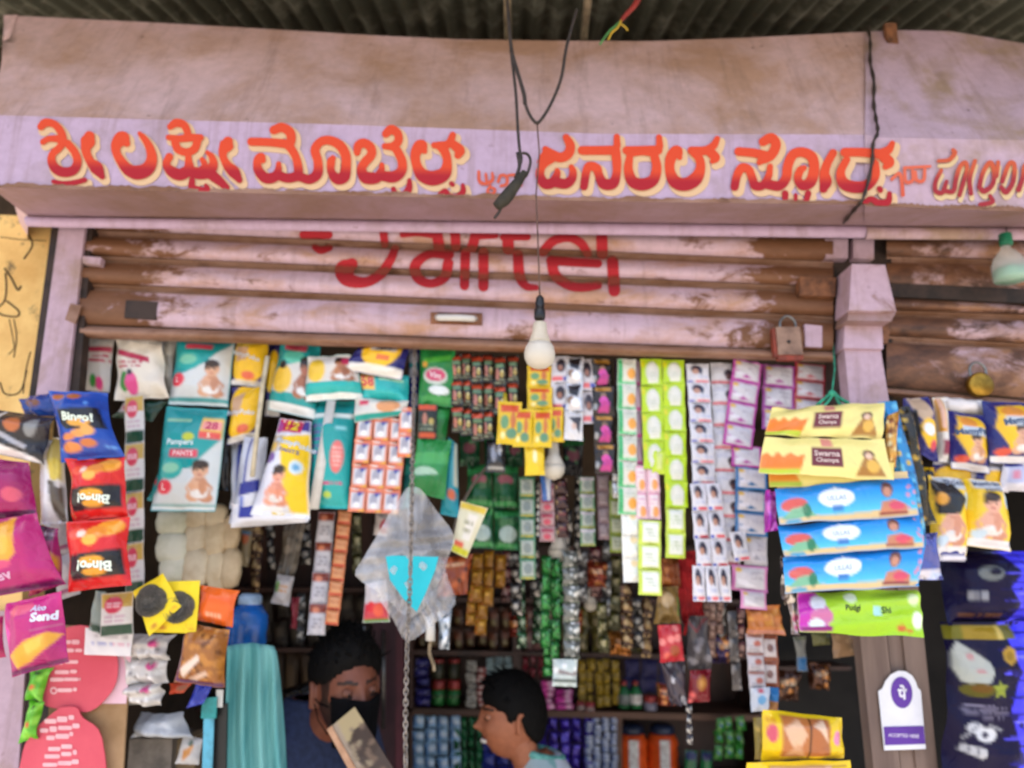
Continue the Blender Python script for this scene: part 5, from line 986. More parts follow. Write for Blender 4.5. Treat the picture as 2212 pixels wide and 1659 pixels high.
m = MB(); m.lathe(P(1166, 740, db), [(26*k, -2*k), (32*k, -12*k), (35*k, -26*k), (34*k, -38*k), (28*k, -50*k), (17*k, -58*k), (4*k, -61*k)], 28); m.build('globe', GLASS, bt)
def bulb(x, y, r, d, l, mat=GLASS):
    t = thing('hanging_bulb', P(x, y - 3 * r, d), l, 'light bulb'); k = r / FPX * d
    m = MB(); m.tube([P(x - 2, y - 6 * r, d), P(x, y - 2.3 * r, d)], .0016, 6); m.build('cord', WIRE, t)
    m = MB(); m.lathe(P(x, y, d), [(.38*k, 2.4*k), (.42*k, 2.0*k), (.5*k, 1.2*k), (.95*k, .3*k)], 20); m.build('bulb_base', WHITEP, t)
    m = MB(); m.lathe(P(x, y, d), [(.95*k, .3*k), (1.0*k, 0), (.92*k, -.4*k), (.6*k, -.8*k), (.1*k, -1.0*k)], 22); m.build('globe', GLASS, t)
bulb(1196, 1012, 25, 1.9, 'second bulb hanging behind the lone yellow sachet')
bulb(1206, 1192, 21, 2.1, 'third bulb hanging deeper inside above the green leaf packets')
bulb(1276, 1306, 14, 2.5, 'faint farthest bulb in the dark middle of the shop')
# tangled cables in front of the hood
hc = thing('hanging_cable', P(1097, 60, 1.42), 'tangle of old dark cables hanging from the awning before the shop name', 'cable')
for pts, r in (([(1094, -40), (1098, 40), (1104, 110), (1114, 200), (1118, 270), (1122, 320), (1126, 345), (1118, 372)], .0034), ([(1094, -20), (1106, 110), (1128, 190), (1138, 235), (1154, 262), (1166, 262), (1190, 225), (1212, 170), (1222, 110), (1232, 70), (1246, 20)], .0036),
               ([(1128, 330), (1140, 334), (1146, 350), (1138, 378), (1128, 384)], .0032), ([(1118, 330), (1122, 360), (1114, 384)], .004), ([(1104, 110), (1122, 170), (1132, 205), (1134, 225)], .0045), ([(1095, 420), (1080, 455), (1068, 472)], .0032)):
    m = MB(); m.tube([P(x, y, 1.42) for x, y, *_ in cr(pts, 6)], r, 7); m.build('cable', WIRE, hc)
m = MB(); c = cr([(1134, 372, 9), (1112, 402, 14), (1090, 430, 17), (1072, 446, 12)], 6); m.tube([P(x, y, 1.415) for x, y, _ in c], [w / FPX * 1.4 * .95 for _, _, w in c], 9)
m.build('plug', plain('dusty_black_rubber', '#3a3529', .8, 0, '#26221a', 40), hc)
m = MB(); m.tube([P(x, y, 1.50) for x, y, *_ in cr([(1395, -30), (1372, 10), (1350, 34), (1338, 50)], 5)], [.004, .005, .008, .008, .008, .007, .007, .006, .006, .006, .005, .005, .005, .004, .004, .003][:16], 7)
rw = m.build('red_tape_wire', plain('red_tape', '#8f2a22', .6), None, P(1372, 10, 1.50)); tag(rw, 'short red taped wire end under the awning right of the cables', 'wire')
m = MB(); m.tube([P(x, y, 1.499) for x, y, *_ in cr([(1340, 46), (1330, 56), (1318, 66), (1304, 84), (1296, 96)], 5)], .0028, 6); m.build('green_wire', plain('green_wire', '#4f8a4a', .5), rw)
m = MB(); m.tube([P(x, y, 1.496) for x, y, *_ in cr([(1342, 44), (1334, 60), (1322, 70), (1314, 86)], 5)], .0024, 6); m.tube([P(x, y, 1.496) for x, y, *_ in cr([(1338, 50), (1350, 58), (1356, 66)], 5)], .0024, 6); m.build('yellow_wire', plain('yellow_wire', '#c9a52a', .5), rw)
def on_slope(x, t):
    a, b = P(1876, 68, 1.74), P(1885, 292, 1.55); p = a + (b - a) * t; return Vector((p.x + x * .00105, p.y - .012, p.z))
pts = [on_slope(x, t) for x, t in ((-6, -.02), (-2, .15), (-4, .35), (3, .55), (0, .75), (4, .9), (6, 1.0))] + [P(x, y, 1.535) for x, y in ((1886, 310), (1884, 350), (1872, 405), (1860, 436))] + [P(1842, 458, 1.60), P(1822, 482, 1.70)]
c = [Vector(tuple(q)) for q in cr([tuple(p) for p in pts], 6)]
m = MB(); m.tube(c, [.0026 + .0024 * math.sin(i * .7) ** 2 for i in range(len(c))], 7)
tag(m.build('seam_cable', WIRE, None, P(1868, 66, 1.72)), 'dark cable running down the seam between the two hoods', 'cable')
# padlocks, bottle
def padlock(l, cx, cy, w, h, d, mat, round_=False, edge=None):
    t = thing('padlock', P(cx, cy + h / 2, d), l, 'padlock'); k = d / FPX
    m = MB(); sh = [Vector((-w*k*.3, 0, h*k*.3)), Vector((-w*k*.3, 0, h*k*.75)), Vector((0, 0, h*k*.98)), Vector((w*k*.3, 0, h*k*.75)), Vector((w*k*.3, 0, h*k*.3))]
    m.tube([P(cx, cy, d) + Vector(tuple(q)) for q in cr(sh, 5)], .0035, 8); m.build('shackle', STEEL, t)
    m = MB()
    if round_: m.lathe(P(cx, cy, d) + Vector((0, -.012, 0)), [(w*k*.42, 0), (w*k*.5, .003), (w*k*.5, .02), (w*k*.42, .023)], 26, (0, 1, 0))
    else: m.quadbox([P(cx - w*.5, cy - h*.5, d - .01), P(cx + w*.42, cy - h*.5, d - .01), P(cx + w*.56, cy + h*.5, d - .01), P(cx - w*.4, cy + h*.5, d - .01)], .02)
    m.build('lock_body', mat, t, smooth=round_)
    if edge:
        m = MB(); m.quadbox([P(cx - w*.5 - 8, cy - h*.45, d - .006), P(cx - w*.46, cy - h*.45, d - .006), P(cx - w*.34, cy + h*.5, d - .006), P(cx - w*.4 - 8, cy + h*.6, d - .006)], .018)
        m.quadbox([P(cx - w*.42, cy + h*.5, d - .006), P(cx + w*.56, cy + h*.5, d - .006), P(cx + w*.56, cy + h*.68, d - .006), P(cx - w*.4, cy + h*.68, d - .006)], .018); m.build('red_sleeve', edge, t, smooth=False)
        m = MB(); m.lathe(P(cx, cy + 2, d - .0115), [(.004, 0), (.0045, .001), (.001, .0015)], 12, (0, -1, 0)); m.build('keyhole', BLACK, t)
padlock('square rusty padlock with a red sleeve on the left shutter end', 1704, 736, 56, 60, 1.765, plain('worn_grey_brown', '#9a7a66', .55, .2, '#6d5142', 20), False, plain('red_sleeve', '#96402e', .7, 0, '#6d3324', 30))
padlock('round brass padlock hanging on the right shutter', 2116, 832, 56, 54, 1.765, BRASS, True)
bo = thing('plastic_bottle', P(2182, 610, 1.70), 'clear plastic bottle with a green cap and green liquid at the right edge', 'bottle')
CLP, t_, b_ = new_mat('clear_plastic'); b_.inputs['Base Color'].default_value = (.85, .88, .86, 1); b_.inputs['Alpha'].default_value = .35; b_.inputs['Roughness'].default_value = .15
k = 1.70 / FPX; c = P(2184, 608, 1.70)
m = MB(); m.lathe(c, [(34*k, 2*k), (36*k, 10*k), (36*k, 40*k), (30*k, 58*k), (16*k, 76*k), (11*k, 82*k), (11*k, 88*k)], 22); m.build('bottle_body', CLP, bo)
m = MB(); m.lathe(c, [(32*k, 3*k), (34*k, 10*k), (34*k, 26*k), (31*k, 32*k)], 22); m.build('green_liquid', plain('green_liquid', '#12a56a', .3, 0, '#0f8a58', 30), bo)
m = MB(); m.lathe(P(2174, 530, 1.70), [(13*k, 0), (14*k, 2*k), (14*k, 26*k), (12*k, 29*k)], 18); m.build('cap', plain('green_cap', '#1a9068', .4), bo)
m = MB(); m.tube([P(2174, 486, 1.745), P(2174, 504, 1.70)], .0015, 5); m.build('hook_wire', WIRE, bo)
# clear bag on the chain
cbag = thing('clear_bag', P(890, 1055, 1.66), 'clear plastic bag holding a bright cyan card, tied to the chain', 'plastic bag')
def sheet(pts, d, bul, name, mat, par, n=16, seed=0):
    g = np.random.default_rng(seed); c = np.mean(np.array(pts, float), 0); per = np.array(pts, float)
    rim = np.vstack([per[i] + (per[(i+1) % len(per)] - per[i]) * t for i in range(len(per)) for t in np.linspace(0, 1, 8)[:-1]])
    v = []; f = []; R = len(rim); K = 9; a, b, ph = g.normal(0, .12, 3), g.normal(0, .12, 3), g.uniform(0, 6, 3)
    for side in (1,):
        base = len(v)
        for k in range(K + 1):
            t = k / K
            for q in rim:
                p = q + (c - q) * t; w = sum(math.sin(p[0]*a[i] + p[1]*b[i] + ph[i]) for i in range(3))
                v.append(P(p[0], p[1], d - side * bul * math.sin(math.pi/2*t) ** .7 + .006 * w))
        for k in range(K):
            for i in range(R):
                i2 = (i+1) % R; f.append((base+k*R+i, base+k*R+i2, base+(k+1)*R+i2, base+(k+1)*R+i))
    return obj(name, v, f, mat, par)
rnd = lambda pts: [tuple(q) for q in cr(pts + pts[:1], 3)[:-1]]
sheet(rnd([(880, 1052), (908, 1056), (944, 1104), (980, 1156), (968, 1206), (952, 1252), (892, 1334), (826, 1284), (768, 1244), (786, 1204), (812, 1160), (846, 1102)]), 1.722, .018, 'upper_bag', CLEAR, cbag, seed=4)
sheet(rnd([(832, 1200), (890, 1190), (950, 1200), (968, 1250), (984, 1304), (932, 1352), (880, 1386), (850, 1340), (812, 1274)]), 1.735, .014, 'lower_bag', CLEAR, cbag, seed=6)
m = MB(); cy = [P(x, y, 1.70) for x, y in ((833, 1202), (852, 1200), (947, 1203), (940, 1232), (920, 1280), (900, 1322), (870, 1292), (842, 1252))]
m.add(cy + [p + Vector((0, .003, 0)) for p in cy], [tuple(range(8))[::-1], tuple(range(8, 16))] + [(i, (i+1) % 8, 8+(i+1) % 8, 8+i) for i in range(8)])
m.build('cyan_card', plain('cyan_card', '#16bcc8', .5, 0, '#12aebc', 6), cbag, smooth=False)
ch = thing('hanging_chain', P(893, 760, 1.8), 'long twisted steel chain hanging from the shutter down past the clear bag', 'chain')
me = None; path = [np.array(P(x, y, dd)) for x, y, dd in ((896, 758, 1.83), (893, 900, 1.76), (890, 1060, 1.66), (886, 1250, 1.66), (880, 1390, 1.66), (876, 1560, 1.66), (878, 1760, 1.66))]
pp = np.array(cr(path, 30)); sl_ = np.r_[0, np.cumsum(np.linalg.norm(np.diff(pp, axis=0), axis=1))]; n = int(sl_[-1] / .0105)
CH = plain('grey_chain_steel', '#a39a92', .45, .5, '#6c635c', 60)
m = MB(); N1 = 12
for i in range(N1):
    a = 2 * math.pi * i / N1; m.v += [(( .0056 + .0019 * math.cos(q)) * math.cos(a) * .8, .0019 * math.sin(q), (.0085 + .0019 * math.cos(q)) * math.sin(a)) for q in (0, 1.257, 2.513, 3.77, 5.027)]
for i in range(N1):
    for k in range(5): m.f.append((i*5+k, i*5+(k+1) % 5, ((i+1) % N1)*5+(k+1) % 5, ((i+1) % N1)*5+k))
lk = mesh('chain_link', m.v, m.f, CH)
for i in range(min(n, 130)):
    s_ = sl_[-1] * i / n; p = Vector([np.interp(s_, sl_, pp[:, j]) for j in range(3)]); p2 = Vector([np.interp(s_ + .01, sl_, pp[:, j]) for j in range(3)])
    o = bpy.data.objects.new('chain_link', lk); link(o, ch)
    z = (p - p2).normalized(); q = z.to_track_quat('Z', 'Y').to_matrix() @ Matrix.Rotation(math.radians(45 + 90 * (i % 2) + 4 * i), 3, 'Z')
    mm = q.to_4x4(); mm.translation = p - Vector(ch['_o']); o.matrix_local = mm
# ============================================================ INSIDE THE SHOP
SD = 3.20     # front of the back shelves
su = thing('shelf_unit', P(1110, 1700, SD), 'dark brown wooden shelf unit with packed goods along the back of the shop', 'shelf')
def board(n, x0, y0, x1, y1, d, th, mat=SHELFWOOD, hpx=10):
    m = MB(); m.quadbox([P(x0, y0, d), P(x1, y1, d), P(x1, y1 + hpx, d), P(x0, y0 + hpx, d)], th); m.build(n, mat, su, smooth=False)
board('shelf_board', 884, 1530, 1640, 1544, SD, .3, hpx=14); board('shelf_board', 884, 1404, 1122, 1408, SD + .02, .3, DARKWOOD, 10); board('shelf_board', 1122, 1408, 1640, 1418, SD + .05, .3, DARKWOOD, 8)
board('shelf_board', 884, 1690, 1640, 1700, SD, .3, hpx=14); board('shelf_board', 884, 1290, 1640, 1296, SD + .05, .28, DARKWOOD, 10)
board('shelf_divider', 1108, 1180, 1126, 1180, SD + .03, .28, DARKWOOD, 350); board('shelf_divider', 1333, 1544, 1344, 1544, SD + .005, .28, SHELFWOOD, 150); board('shelf_divider', 884, 1180, 892, 1180, SD, .3, DARKWOOD, 520); board('shelf_divider', 1640, 1180, 1650, 1180, SD, .3, DARKWOOD, 520)
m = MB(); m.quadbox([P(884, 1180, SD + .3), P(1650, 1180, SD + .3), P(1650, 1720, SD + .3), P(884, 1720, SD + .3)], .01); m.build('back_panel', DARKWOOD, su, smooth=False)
# maroon door with a pull rod
cd_ = thing('cabinet_door', P(846, 1720, 2.9), 'tall maroon door panel with a grey pull rod behind the shopkeeper', 'door')
m = MB(); m.quadbox([P(806, 1230, 2.9), P(874, 1230, 2.9), P(872, 1720, 2.9), P(800, 1720, 2.9)], .03); m.build('door_panel', plain('maroon_paint', '#4a2230', .5, 0, '#34161f', 6), cd_, smooth=False)
m = MB(); m.quadbox([P(856, 1230, 2.885), P(872, 1230, 2.885), P(870, 1720, 2.885), P(854, 1720, 2.885)], .012); m.build('door_stile', plain('maroon_stile', '#6a2a38', .5, 0, '#4c1d28', 6), cd_, smooth=False)
m = MB(); m.tube([P(829, 1362, 2.87), P(828, 1574, 2.87)], .0075, 8); m.build('pull_rod', STEEL, cd_)
# dark side cabinet on the left
lc = thing('side_cabinet', P(420, 1720, 3.3), 'dark wooden cabinet side in the gloom left of the shopkeeper', 'cabinet')
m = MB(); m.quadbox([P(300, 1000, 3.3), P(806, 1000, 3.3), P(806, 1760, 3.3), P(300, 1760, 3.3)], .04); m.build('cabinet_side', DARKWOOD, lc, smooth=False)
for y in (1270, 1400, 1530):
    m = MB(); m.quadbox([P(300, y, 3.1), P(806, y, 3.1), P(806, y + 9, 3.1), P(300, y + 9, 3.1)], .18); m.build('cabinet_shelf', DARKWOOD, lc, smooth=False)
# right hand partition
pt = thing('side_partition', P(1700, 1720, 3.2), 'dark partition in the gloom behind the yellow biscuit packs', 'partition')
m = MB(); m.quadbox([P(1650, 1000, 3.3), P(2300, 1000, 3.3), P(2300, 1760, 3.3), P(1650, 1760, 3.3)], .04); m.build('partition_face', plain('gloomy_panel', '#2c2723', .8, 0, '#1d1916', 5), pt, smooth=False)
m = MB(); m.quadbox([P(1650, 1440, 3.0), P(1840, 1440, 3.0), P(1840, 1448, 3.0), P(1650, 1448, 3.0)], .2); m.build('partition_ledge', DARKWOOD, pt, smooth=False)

ORD = ['first', 'second', 'third', 'fourth', 'fifth', 'sixth', 'seventh', 'eighth', 'ninth', 'tenth']
def stack(label, cat, x0, y0, x1, y1, nx, ny, d, base, ops, group, name='packet', th=.012, mat=None, cell=.009, jit=5):
    """goods standing on a shelf: every packet is a thing of its own, named by the row it stands in"""
    wx, wy = (x1 - x0) / nx, (y1 - y0) / ny; mes = []
    for k in range(3):
        _seed[0] += 1
        q = [P(x0 + 1, y0, d), P(x0 + wx - 1, y0, d), P(x0 + wx - 1, y0 + wy, d), P(x0 + 1, y0 + wy, d)]; o0 = (q[0] + q[1]) / 2
        c = srgb(base) * (.8, 1.0, 1.25)[k]
        s = Surf([p - o0 for p in q], th * (1, .7, 1.3)[k], .03, .0025, _seed[0], .05); v, f, c_ = surf_mesh(s, c, ops, _seed[0], cell); mes.append(mesh(name, v, f, mat or FILM, c_))
    for j in range(ny):
        for i in range(nx):
            o = bpy.data.objects.new(name, mes[random.choice((0, 1, 1, 2))]); link(o)
            o.location = (P(x0 + i*wx + 1, y0 + j*wy, d) + P(x0 + (i+1)*wx - 1, y0 + j*wy, d)) / 2 + Vector((random.uniform(-.003, .003), random.uniform(-.02, .012), random.uniform(-.004, .004)))
            o.rotation_euler = (math.radians(random.uniform(-6, 6)), math.radians(random.uniform(-jit, jit)), math.radians(random.uniform(-14, 14))); o.scale = (random.uniform(.86, 1.06), 1, random.uniform(.9, 1.06))
            row = (', ' + ORD[j] + ' row down') if ny > 1 else ''; colm = (', ' + ORD[i] + ' from left') if nx > 1 else ''
            tag(o, label + row + colm, cat, group)
stack('small navy packet at the left shelf end', 'packet', 894, 1424, 930, 1526, 1, 5, SD + .02, '#231f5e', [('s', .1, .3, .9, .6, 1, '#4a48a0')], 'navy packets on the upper back shelf')
def can(x, y0, y1, r, d, l, cols, group):
    t = thing('tin_can', P(x, y1, d), l, 'can', group); k = d / FPX; z0, z1 = P(x, y1, d), P(x, y0, d); H = (z1 - z0).length; up = (0, 0, 1)
    for nm, a, b, c in cols:
        m = MB(); m.lathe(z0 + Vector((0, r*k, 0)), [(r*k*.98, H*a), (r*k, H*(a + .01)), (r*k, H*(b - .01)), (r*k*.96, H*b)], 18); m.build(nm, c, t)
CG = plain('can_green', '#2a7a38', .3, .2); CR_ = plain('can_red', '#a83a34', .3, .2); CW = plain('can_cream', '#c9c2a6', .4); OL = plain('orange_plastic', '#e2581c', .35, 0, '#c2440f', 25); GP_ = plain('green_plastic', '#1f6f3c', .35); WP2 = plain('label_white', '#d9d5cf', .5, 0, '#b8a9a0', 50); BP = plain('blue_plastic', '#1c5fae', .25, 0, '#134784', 20)
for k, (x, l) in enumerate(((944, 'left'), (978, 'right'))):
    can(x, 1470, 1524, 14, SD + .03, f'{l} one of two green tins with red lids on the upper back shelf', (('tin_body', 0, .62, CG), ('label_band', .3, .4, CW), ('red_lid', .62, 1, CR_)), 'green tins on the upper back shelf')
    can(x, 1424, 1468, 13, SD + .05, f'{l} one of two dark tins standing on the green tins', (('tin_body', 0, .8, plain('can_dark', '#3a3a24', .4)), ('lid', .8, 1, CR_)), 'dark tins on the upper back shelf')
stack('pale silver packet in the tall shelf stack', 'packet', 1006, 1428, 1030, 1526, 1, 8, SD + .02, '#b3aea4', [('s', .1, .2, .9, .8, 1, '#6f6a60')], 'silver packets stacked on the upper back shelf', th=.006)
stack('reddish packet beside the silver stack', 'packet', 1030, 1440, 1052, 1526, 1, 7, SD + .03, '#a2524e', [('r', .1, .3, .6, .8, '#cbb9b2')], 'reddish packets stacked on the upper back shelf', th=.006)
stack('pale blue white box on the left back shelf', 'box', 1048, 1418, 1108, 1470, 3, 4, SD + .03, '#8fa3a3', [('s', .1, .2, .9, .8, 2, '#41575c')], 'pale boxes on the upper back shelf', th=.006, mat=CARD)
stack('dark red packet right of the divider', 'packet', 1128, 1418, 1174, 1466, 3, 2, SD + .04, '#5c1420', [('r', .2, .3, .8, .5, '#7c2430')], 'dark red packets right of the shelf divider')
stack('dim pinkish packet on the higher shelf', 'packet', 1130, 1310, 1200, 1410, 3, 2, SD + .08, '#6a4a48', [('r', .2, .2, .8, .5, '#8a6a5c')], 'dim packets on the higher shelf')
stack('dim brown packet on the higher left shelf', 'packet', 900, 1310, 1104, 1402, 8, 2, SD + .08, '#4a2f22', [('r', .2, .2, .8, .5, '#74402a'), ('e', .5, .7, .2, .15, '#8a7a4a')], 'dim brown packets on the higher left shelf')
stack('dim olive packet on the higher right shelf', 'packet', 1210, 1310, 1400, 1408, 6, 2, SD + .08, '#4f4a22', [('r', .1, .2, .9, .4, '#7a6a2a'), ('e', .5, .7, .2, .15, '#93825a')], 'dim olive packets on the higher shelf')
stack('magenta packet in the tall stack behind the boy', 'packet', 1168, 1470, 1198, 1530, 1, 5, SD, '#c22f8a', [('r', .55, 0, .9, 1, '#d8a9c0')], 'magenta packets behind the boy', th=.006)
stack('magenta packet in the short stack behind the boy', 'packet', 1200, 1490, 1238, 1532, 1, 4, SD, '#c8309a', [('r', .6, 0, .9, 1, '#dcb0c8')], 'magenta packets behind the boy', th=.006)
stack('olive yellow packet on the upper back shelf', 'packet', 1248, 1424, 1338, 1524, 5, 4, SD + .02, '#8f7420', [('e', .5, .5, .38, .4, '#a88c34'), ('e', .5, .5, .2, .2, '#7c6418')], 'olive yellow packets on the upper back shelf')
stack('little red topped packet before the olive block', 'packet', 1244, 1514, 1284, 1534, 2, 1, SD - .02, '#9a3a40', [('r', 0, .5, 1, 1, '#8f8a84')], 'little red packets on the shelf edge')
stack('navy box on the upper back shelf', 'box', 1344, 1424, 1460, 1496, 3, 2, SD + .05, '#1e1a4a', [('s', .1, .4, .9, .6, 1, '#3a3670')], 'navy boxes on the upper back shelf', mat=CARD)
def bottle(x, y0, y1, r, d, l, body, lab, cap, group=None):
    t = thing('bottle', P(x, y1, d), l, 'bottle', group); k = d / FPX; H = (P(x, y0, d) - P(x, y1, d)).length; c = P(x, y1, d) + Vector((0, r*k, 0))
    m = MB(); m.lathe(c, [(r*k*.9, 0), (r*k, H*.03), (r*k, H*.6), (r*k*.5, H*.78), (r*k*.42, H*.84)], 18); m.build('bottle_body', body, t)
    m = MB(); m.lathe(c, [(r*k*1.01, H*.15), (r*k*1.02, H*.16), (r*k*1.02, H*.5), (r*k*1.01, H*.51)], 18); m.build('label', lab, t)
    m = MB(); m.lathe(c, [(r*k*.48, H*.83), (r*k*.5, H*.84), (r*k*.5, H*.98), (r*k*.4, H)], 14); m.build('cap', cap, t)
bottle(1350, 1472, 1532, 12, SD - .01, 'dark green bottle with a grey label on the upper back shelf', GP_, plain('label_grey', '#7f8580', .5), CR_)
bottle(1376, 1472, 1532, 12, SD - .01, 'green bottle with a bright white label on the upper back shelf', GP_, WP2, CR_)
can(1408, 1504, 1536, 13, SD - .02, 'small red and white tub at the shelf edge', (('tub', 0, .55, plain('tub_grey', '#8a8698', .4)), ('lid', .55, 1, CR_)), None)
# lower shelf
stack('light blue packet on the lower back shelf', 'packet', 892, 1546, 996, 1690, 4, 5, SD + .02, '#9fc3de', [('r', 0, 0, .25, 1, '#3f7fc4'), ('e', .6, .4, .3, .2, '#dfe9f2'), ('s', .2, .6, .9, .8, 2, '#5f8fc8')], 'light blue packets on the lower back shelf')
stack('dark green packet on the lower back shelf', 'packet', 980, 1548, 1042, 1690, 4, 6, SD + .03, '#145a32', [('b', 4, .1, .1, .9, .9, .07, '#4f9a68')], 'green packets on the lower back shelf')
stack('deep blue packet behind the boy', 'packet', 1040, 1590, 1160, 1690, 4, 3, SD + .03, '#1f2a7a', [('b', 3, .1, .1, .9, .9, .07, '#4a5ac0')], 'deep blue packets behind the boy')
stack('glossy violet packet right of the boy', 'packet', 1160, 1550, 1282, 1690, 5, 5, SD + .02, '#3a1f9a', [('b', 5, .1, .1, .9, .9, .09, '#7a68e0'), ('b', 4, .1, .1, .9, .9, .08, '#24136a')], 'violet packets on the lower back shelf', mat=FOIL)
for k, x in enumerate((1272, 1290, 1308, 1326)):
    stack(ORD[k] + ' column of blue and white rolls on the shelf', 'roll', x - 9, 1548 + (10 if k == 0 else 0), x + 9, 1690, 1, 9, SD, '#c9cdd8', [('r', 0, 0, .3, 1, '#2d55a0'), ('r', .85, 0, 1, 1, '#2d55a0'), ('s', .35, .2, .8, .8, 2, '#6f7a94')], 'blue and white rolls on the lower shelf', th=.01, jit=1)
for k, x in enumerate((1372, 1440)):
    side = ('left', 'right')[k]; t = thing('plastic_jar', P(x, 1690, SD - .03), f'{side} orange plastic jar with a white label and dark lid, lower shelf', 'jar', 'orange jars on the lower shelf'); kk = SD / FPX; H = (P(x, 1590, SD) - P(x, 1690, SD)).length; r = 32 * kk; c = P(x, 1690, SD) + Vector((0, r, 0))
    m = MB(); m.lathe(c, [(r*.95, 0), (r, H*.04), (r*.93, H*.2), (r, H*.28), (r*.93, H*.45), (r, H*.53), (r*.93, H*.7), (r, H*.8), (r*.8, H*.96), (r*.7, H)], 20); m.build('jar_body', OL, t)
    m = MB()
    q = [(r*1.02*math.sin(a), -r*1.02*math.cos(a)) for a in np.linspace(-.34, .26, 7)]
    m.add([tuple(c + Vector((x_, y_, H*.08))) for x_, y_ in q] + [tuple(c + Vector((x_, y_, H*.9))) for x_, y_ in q], [(i, i+1, i+8, i+7) for i in range(6)]); m.build('label', WP2, t)
    m = MB(); m.lathe(c, [(r*.74, H*.99), (r*.78, H*1.0), (r*.76, H*1.14), (r*.5, H*1.2)], 18); m.build('lid', plain('navy_lid', '#26304a', .4), t)
stack('green packet right of the orange jars', 'packet', 1540, 1548, 1606, 1640, 3, 3, SD - .06, '#2f7a2c', [('b', 4, .1, .1, .9, .9, .1, '#8fc06a'), ('e', .5, .5, .14, .12, '#3f5ab0')], 'green packets right of the orange jars', jit=12)
stack('green and navy tub on the lower shelf', 'tub', 1478, 1620, 1540, 1690, 2, 1, SD - .02, '#1f6a3a', [('r', 0, 0, 1, .3, '#23245c')], 'green and navy tubs on the lower shelf')
# biscuit packs in front right
byel = [('g', 0, .1, '#f4cf1e', '#f0c818'), ('r', .2, .06, .53, .9, '#b9713c'), ('r', .55, .06, .8, .9, '#b0683a'), ('p', [(.22,.3),(.4,.1),(.5,.4),(.4,.8),(.3,.6)], '#e0b490'), ('p', [(.57,.2),(.72,.08),(.78,.6),(.66,.3)], '#e6c3a6'), ('p', [(.24,.86),(.4,.6),(.5,.88)], '#d09a70'), ('r', .525, .06, .555, .95, '#5c3418'), ('e', .1, .42, .06, .18, '#dd5a6a'), ('e', .9, .48, .05, .18, '#e58ab4'), ('s', .03, .1, .14, .25, 1, '#d89a20')]
pk('biscuit_pack', 'bright yellow biscuit pack with two clear brown windows on the counter at the right', 'biscuit pack', (1650, 1534, 1818, 1550, 1822, 1638, 1644, 1644), 1.72, '#f0c818', byel, (), .028, 0, .003, None, None, 0, .03)
pk('biscuit_pack', 'lower yellow biscuit pack with pink print cut by the bottom edge', 'biscuit pack', (1612, 1646, 1836, 1642, 1842, 1760, 1606, 1760), 1.70, '#f0c818', [('r', .2, .06, .95, .1, '#8a5a20'), ('r', .22, .1, .8, .5, '#f0c09a'), ('e', .35, .3, .12, .12, '#e06a7a')], (), .028, 0, .002, None, None, 0, .03)
pk('biscuit_pack', 'olive packet edge left of the yellow biscuit packs', 'packet', (1626, 1550, 1660, 1548, 1664, 1640, 1630, 1642), 1.78, '#8f7a30', [('b', 6, 0, 0, 1, 1, .1, '#c0a24a')], (), .012)
# goods hanging inside
GI = 'dim goods hanging inside the shop'
bw = [('r', 0, .0, 1, .3, '#8a3a24'), ('r', .1, .3, .9, .95, '#c9c7cf'), ('e', .4, .2, .2, .1, '#d9825c'), ('s', .2, .45, .8, .8, 3, '#8f8a94')]
strip('slanting white and brown sachet strip hanging left of the shopkeeper', (706, 1106), (682, 1372), 36, 4, 2.02, 'bw', '#b9b5ba', bw, GI, .006)
strip('orange red sachet strip hanging above the shopkeeper', (746, 1102), (716, 1350), 28, 8, 2.0, 'or', '#cf7a4c', [('r', 0, .86, 1, 1, '#c03a34'), ('r', .12, .1, .88, .8, '#d89a6a'), ('s', .2, .3, .8, .6, 2, '#b0583a')], GI, .005)
pk('clear_pouch', 'long clear pouch with a white printed foot in the left gloom', 'pouch', (618, 1110, 668, 1106, 634, 1250, 600, 1244), 2.1, '#5c5348', [('b', 8, 0, 0, 1, 1, .07, '#83786a'), ('b', 4, 0, 0, 1, 1, .05, '#3c352c')], (), .012, .02, .004)
pk('white_pack', 'small white packet with green edges low in the left gloom', 'packet', (600, 1240, 636, 1246, 624, 1310, 584, 1302), 2.08, '#bdb6b4', [('e', .2, .4, .15, .2, '#6a9a5a'), ('s', .3, .3, .8, .6, 2, '#c08a5a')], (), .014)
pk('sachet', 'small dark red sachet hanging beside the white packet in the gloom', 'sachet', (630, 1290, 648, 1290, 640, 1360, 628, 1356), 2.15, '#8a1f30', [('r', 0, .2, .5, .6, '#b04a58')], (), .006)
pk('ketchup_pack', 'white packet with red tomatoes and green base left of the clear bag', 'packet', (790, 1262, 836, 1252, 842, 1344, 782, 1346), 1.95, '#c9c2c4', [('r', 0, .5, 1, .92, '#c8384a'), ('e', .3, .6, .16, .14, '#d8202c'), ('e', .62, .7, .2, .16, '#e2583c'), ('r', 0, .92, 1, 1, '#3f8a30')], (), .012)
pk('white_pack', 'white sachet with a red mark high behind the clear bag', 'packet', (812, 1106, 844, 1106, 838, 1160, 806, 1156), 2.0, '#b3a9a4', [('e', .7, .6, .3, .3, '#9a2030')], (), .01)
pk('card_pack', 'pale card pack with yellow ends tilted right of the clear bag', 'card pack', (996, 1082, 1054, 1098, 1008, 1206, 974, 1190), 1.78, '#d9d3b4', [('r', 0, 0, 1, .14, '#d8b93c'), ('r', 0, .86, 1, 1, '#c9c62c'), ('r', .1, .76, .6, .86, '#d8604a'), ('r', .4, .2, .8, .7, '#e4ddd0'), ('s', .3, .3, .7, .6, 2, '#a9a58a')], (), .008, 0, .001, None, CARD, crimp=.01)
m = MB(); m.tube([P(x, y, 1.9) for x, y, *_ in cr([(1058, 1000), (1020, 1050), (990, 1110), (978, 1160)], 6)], .004, 6)
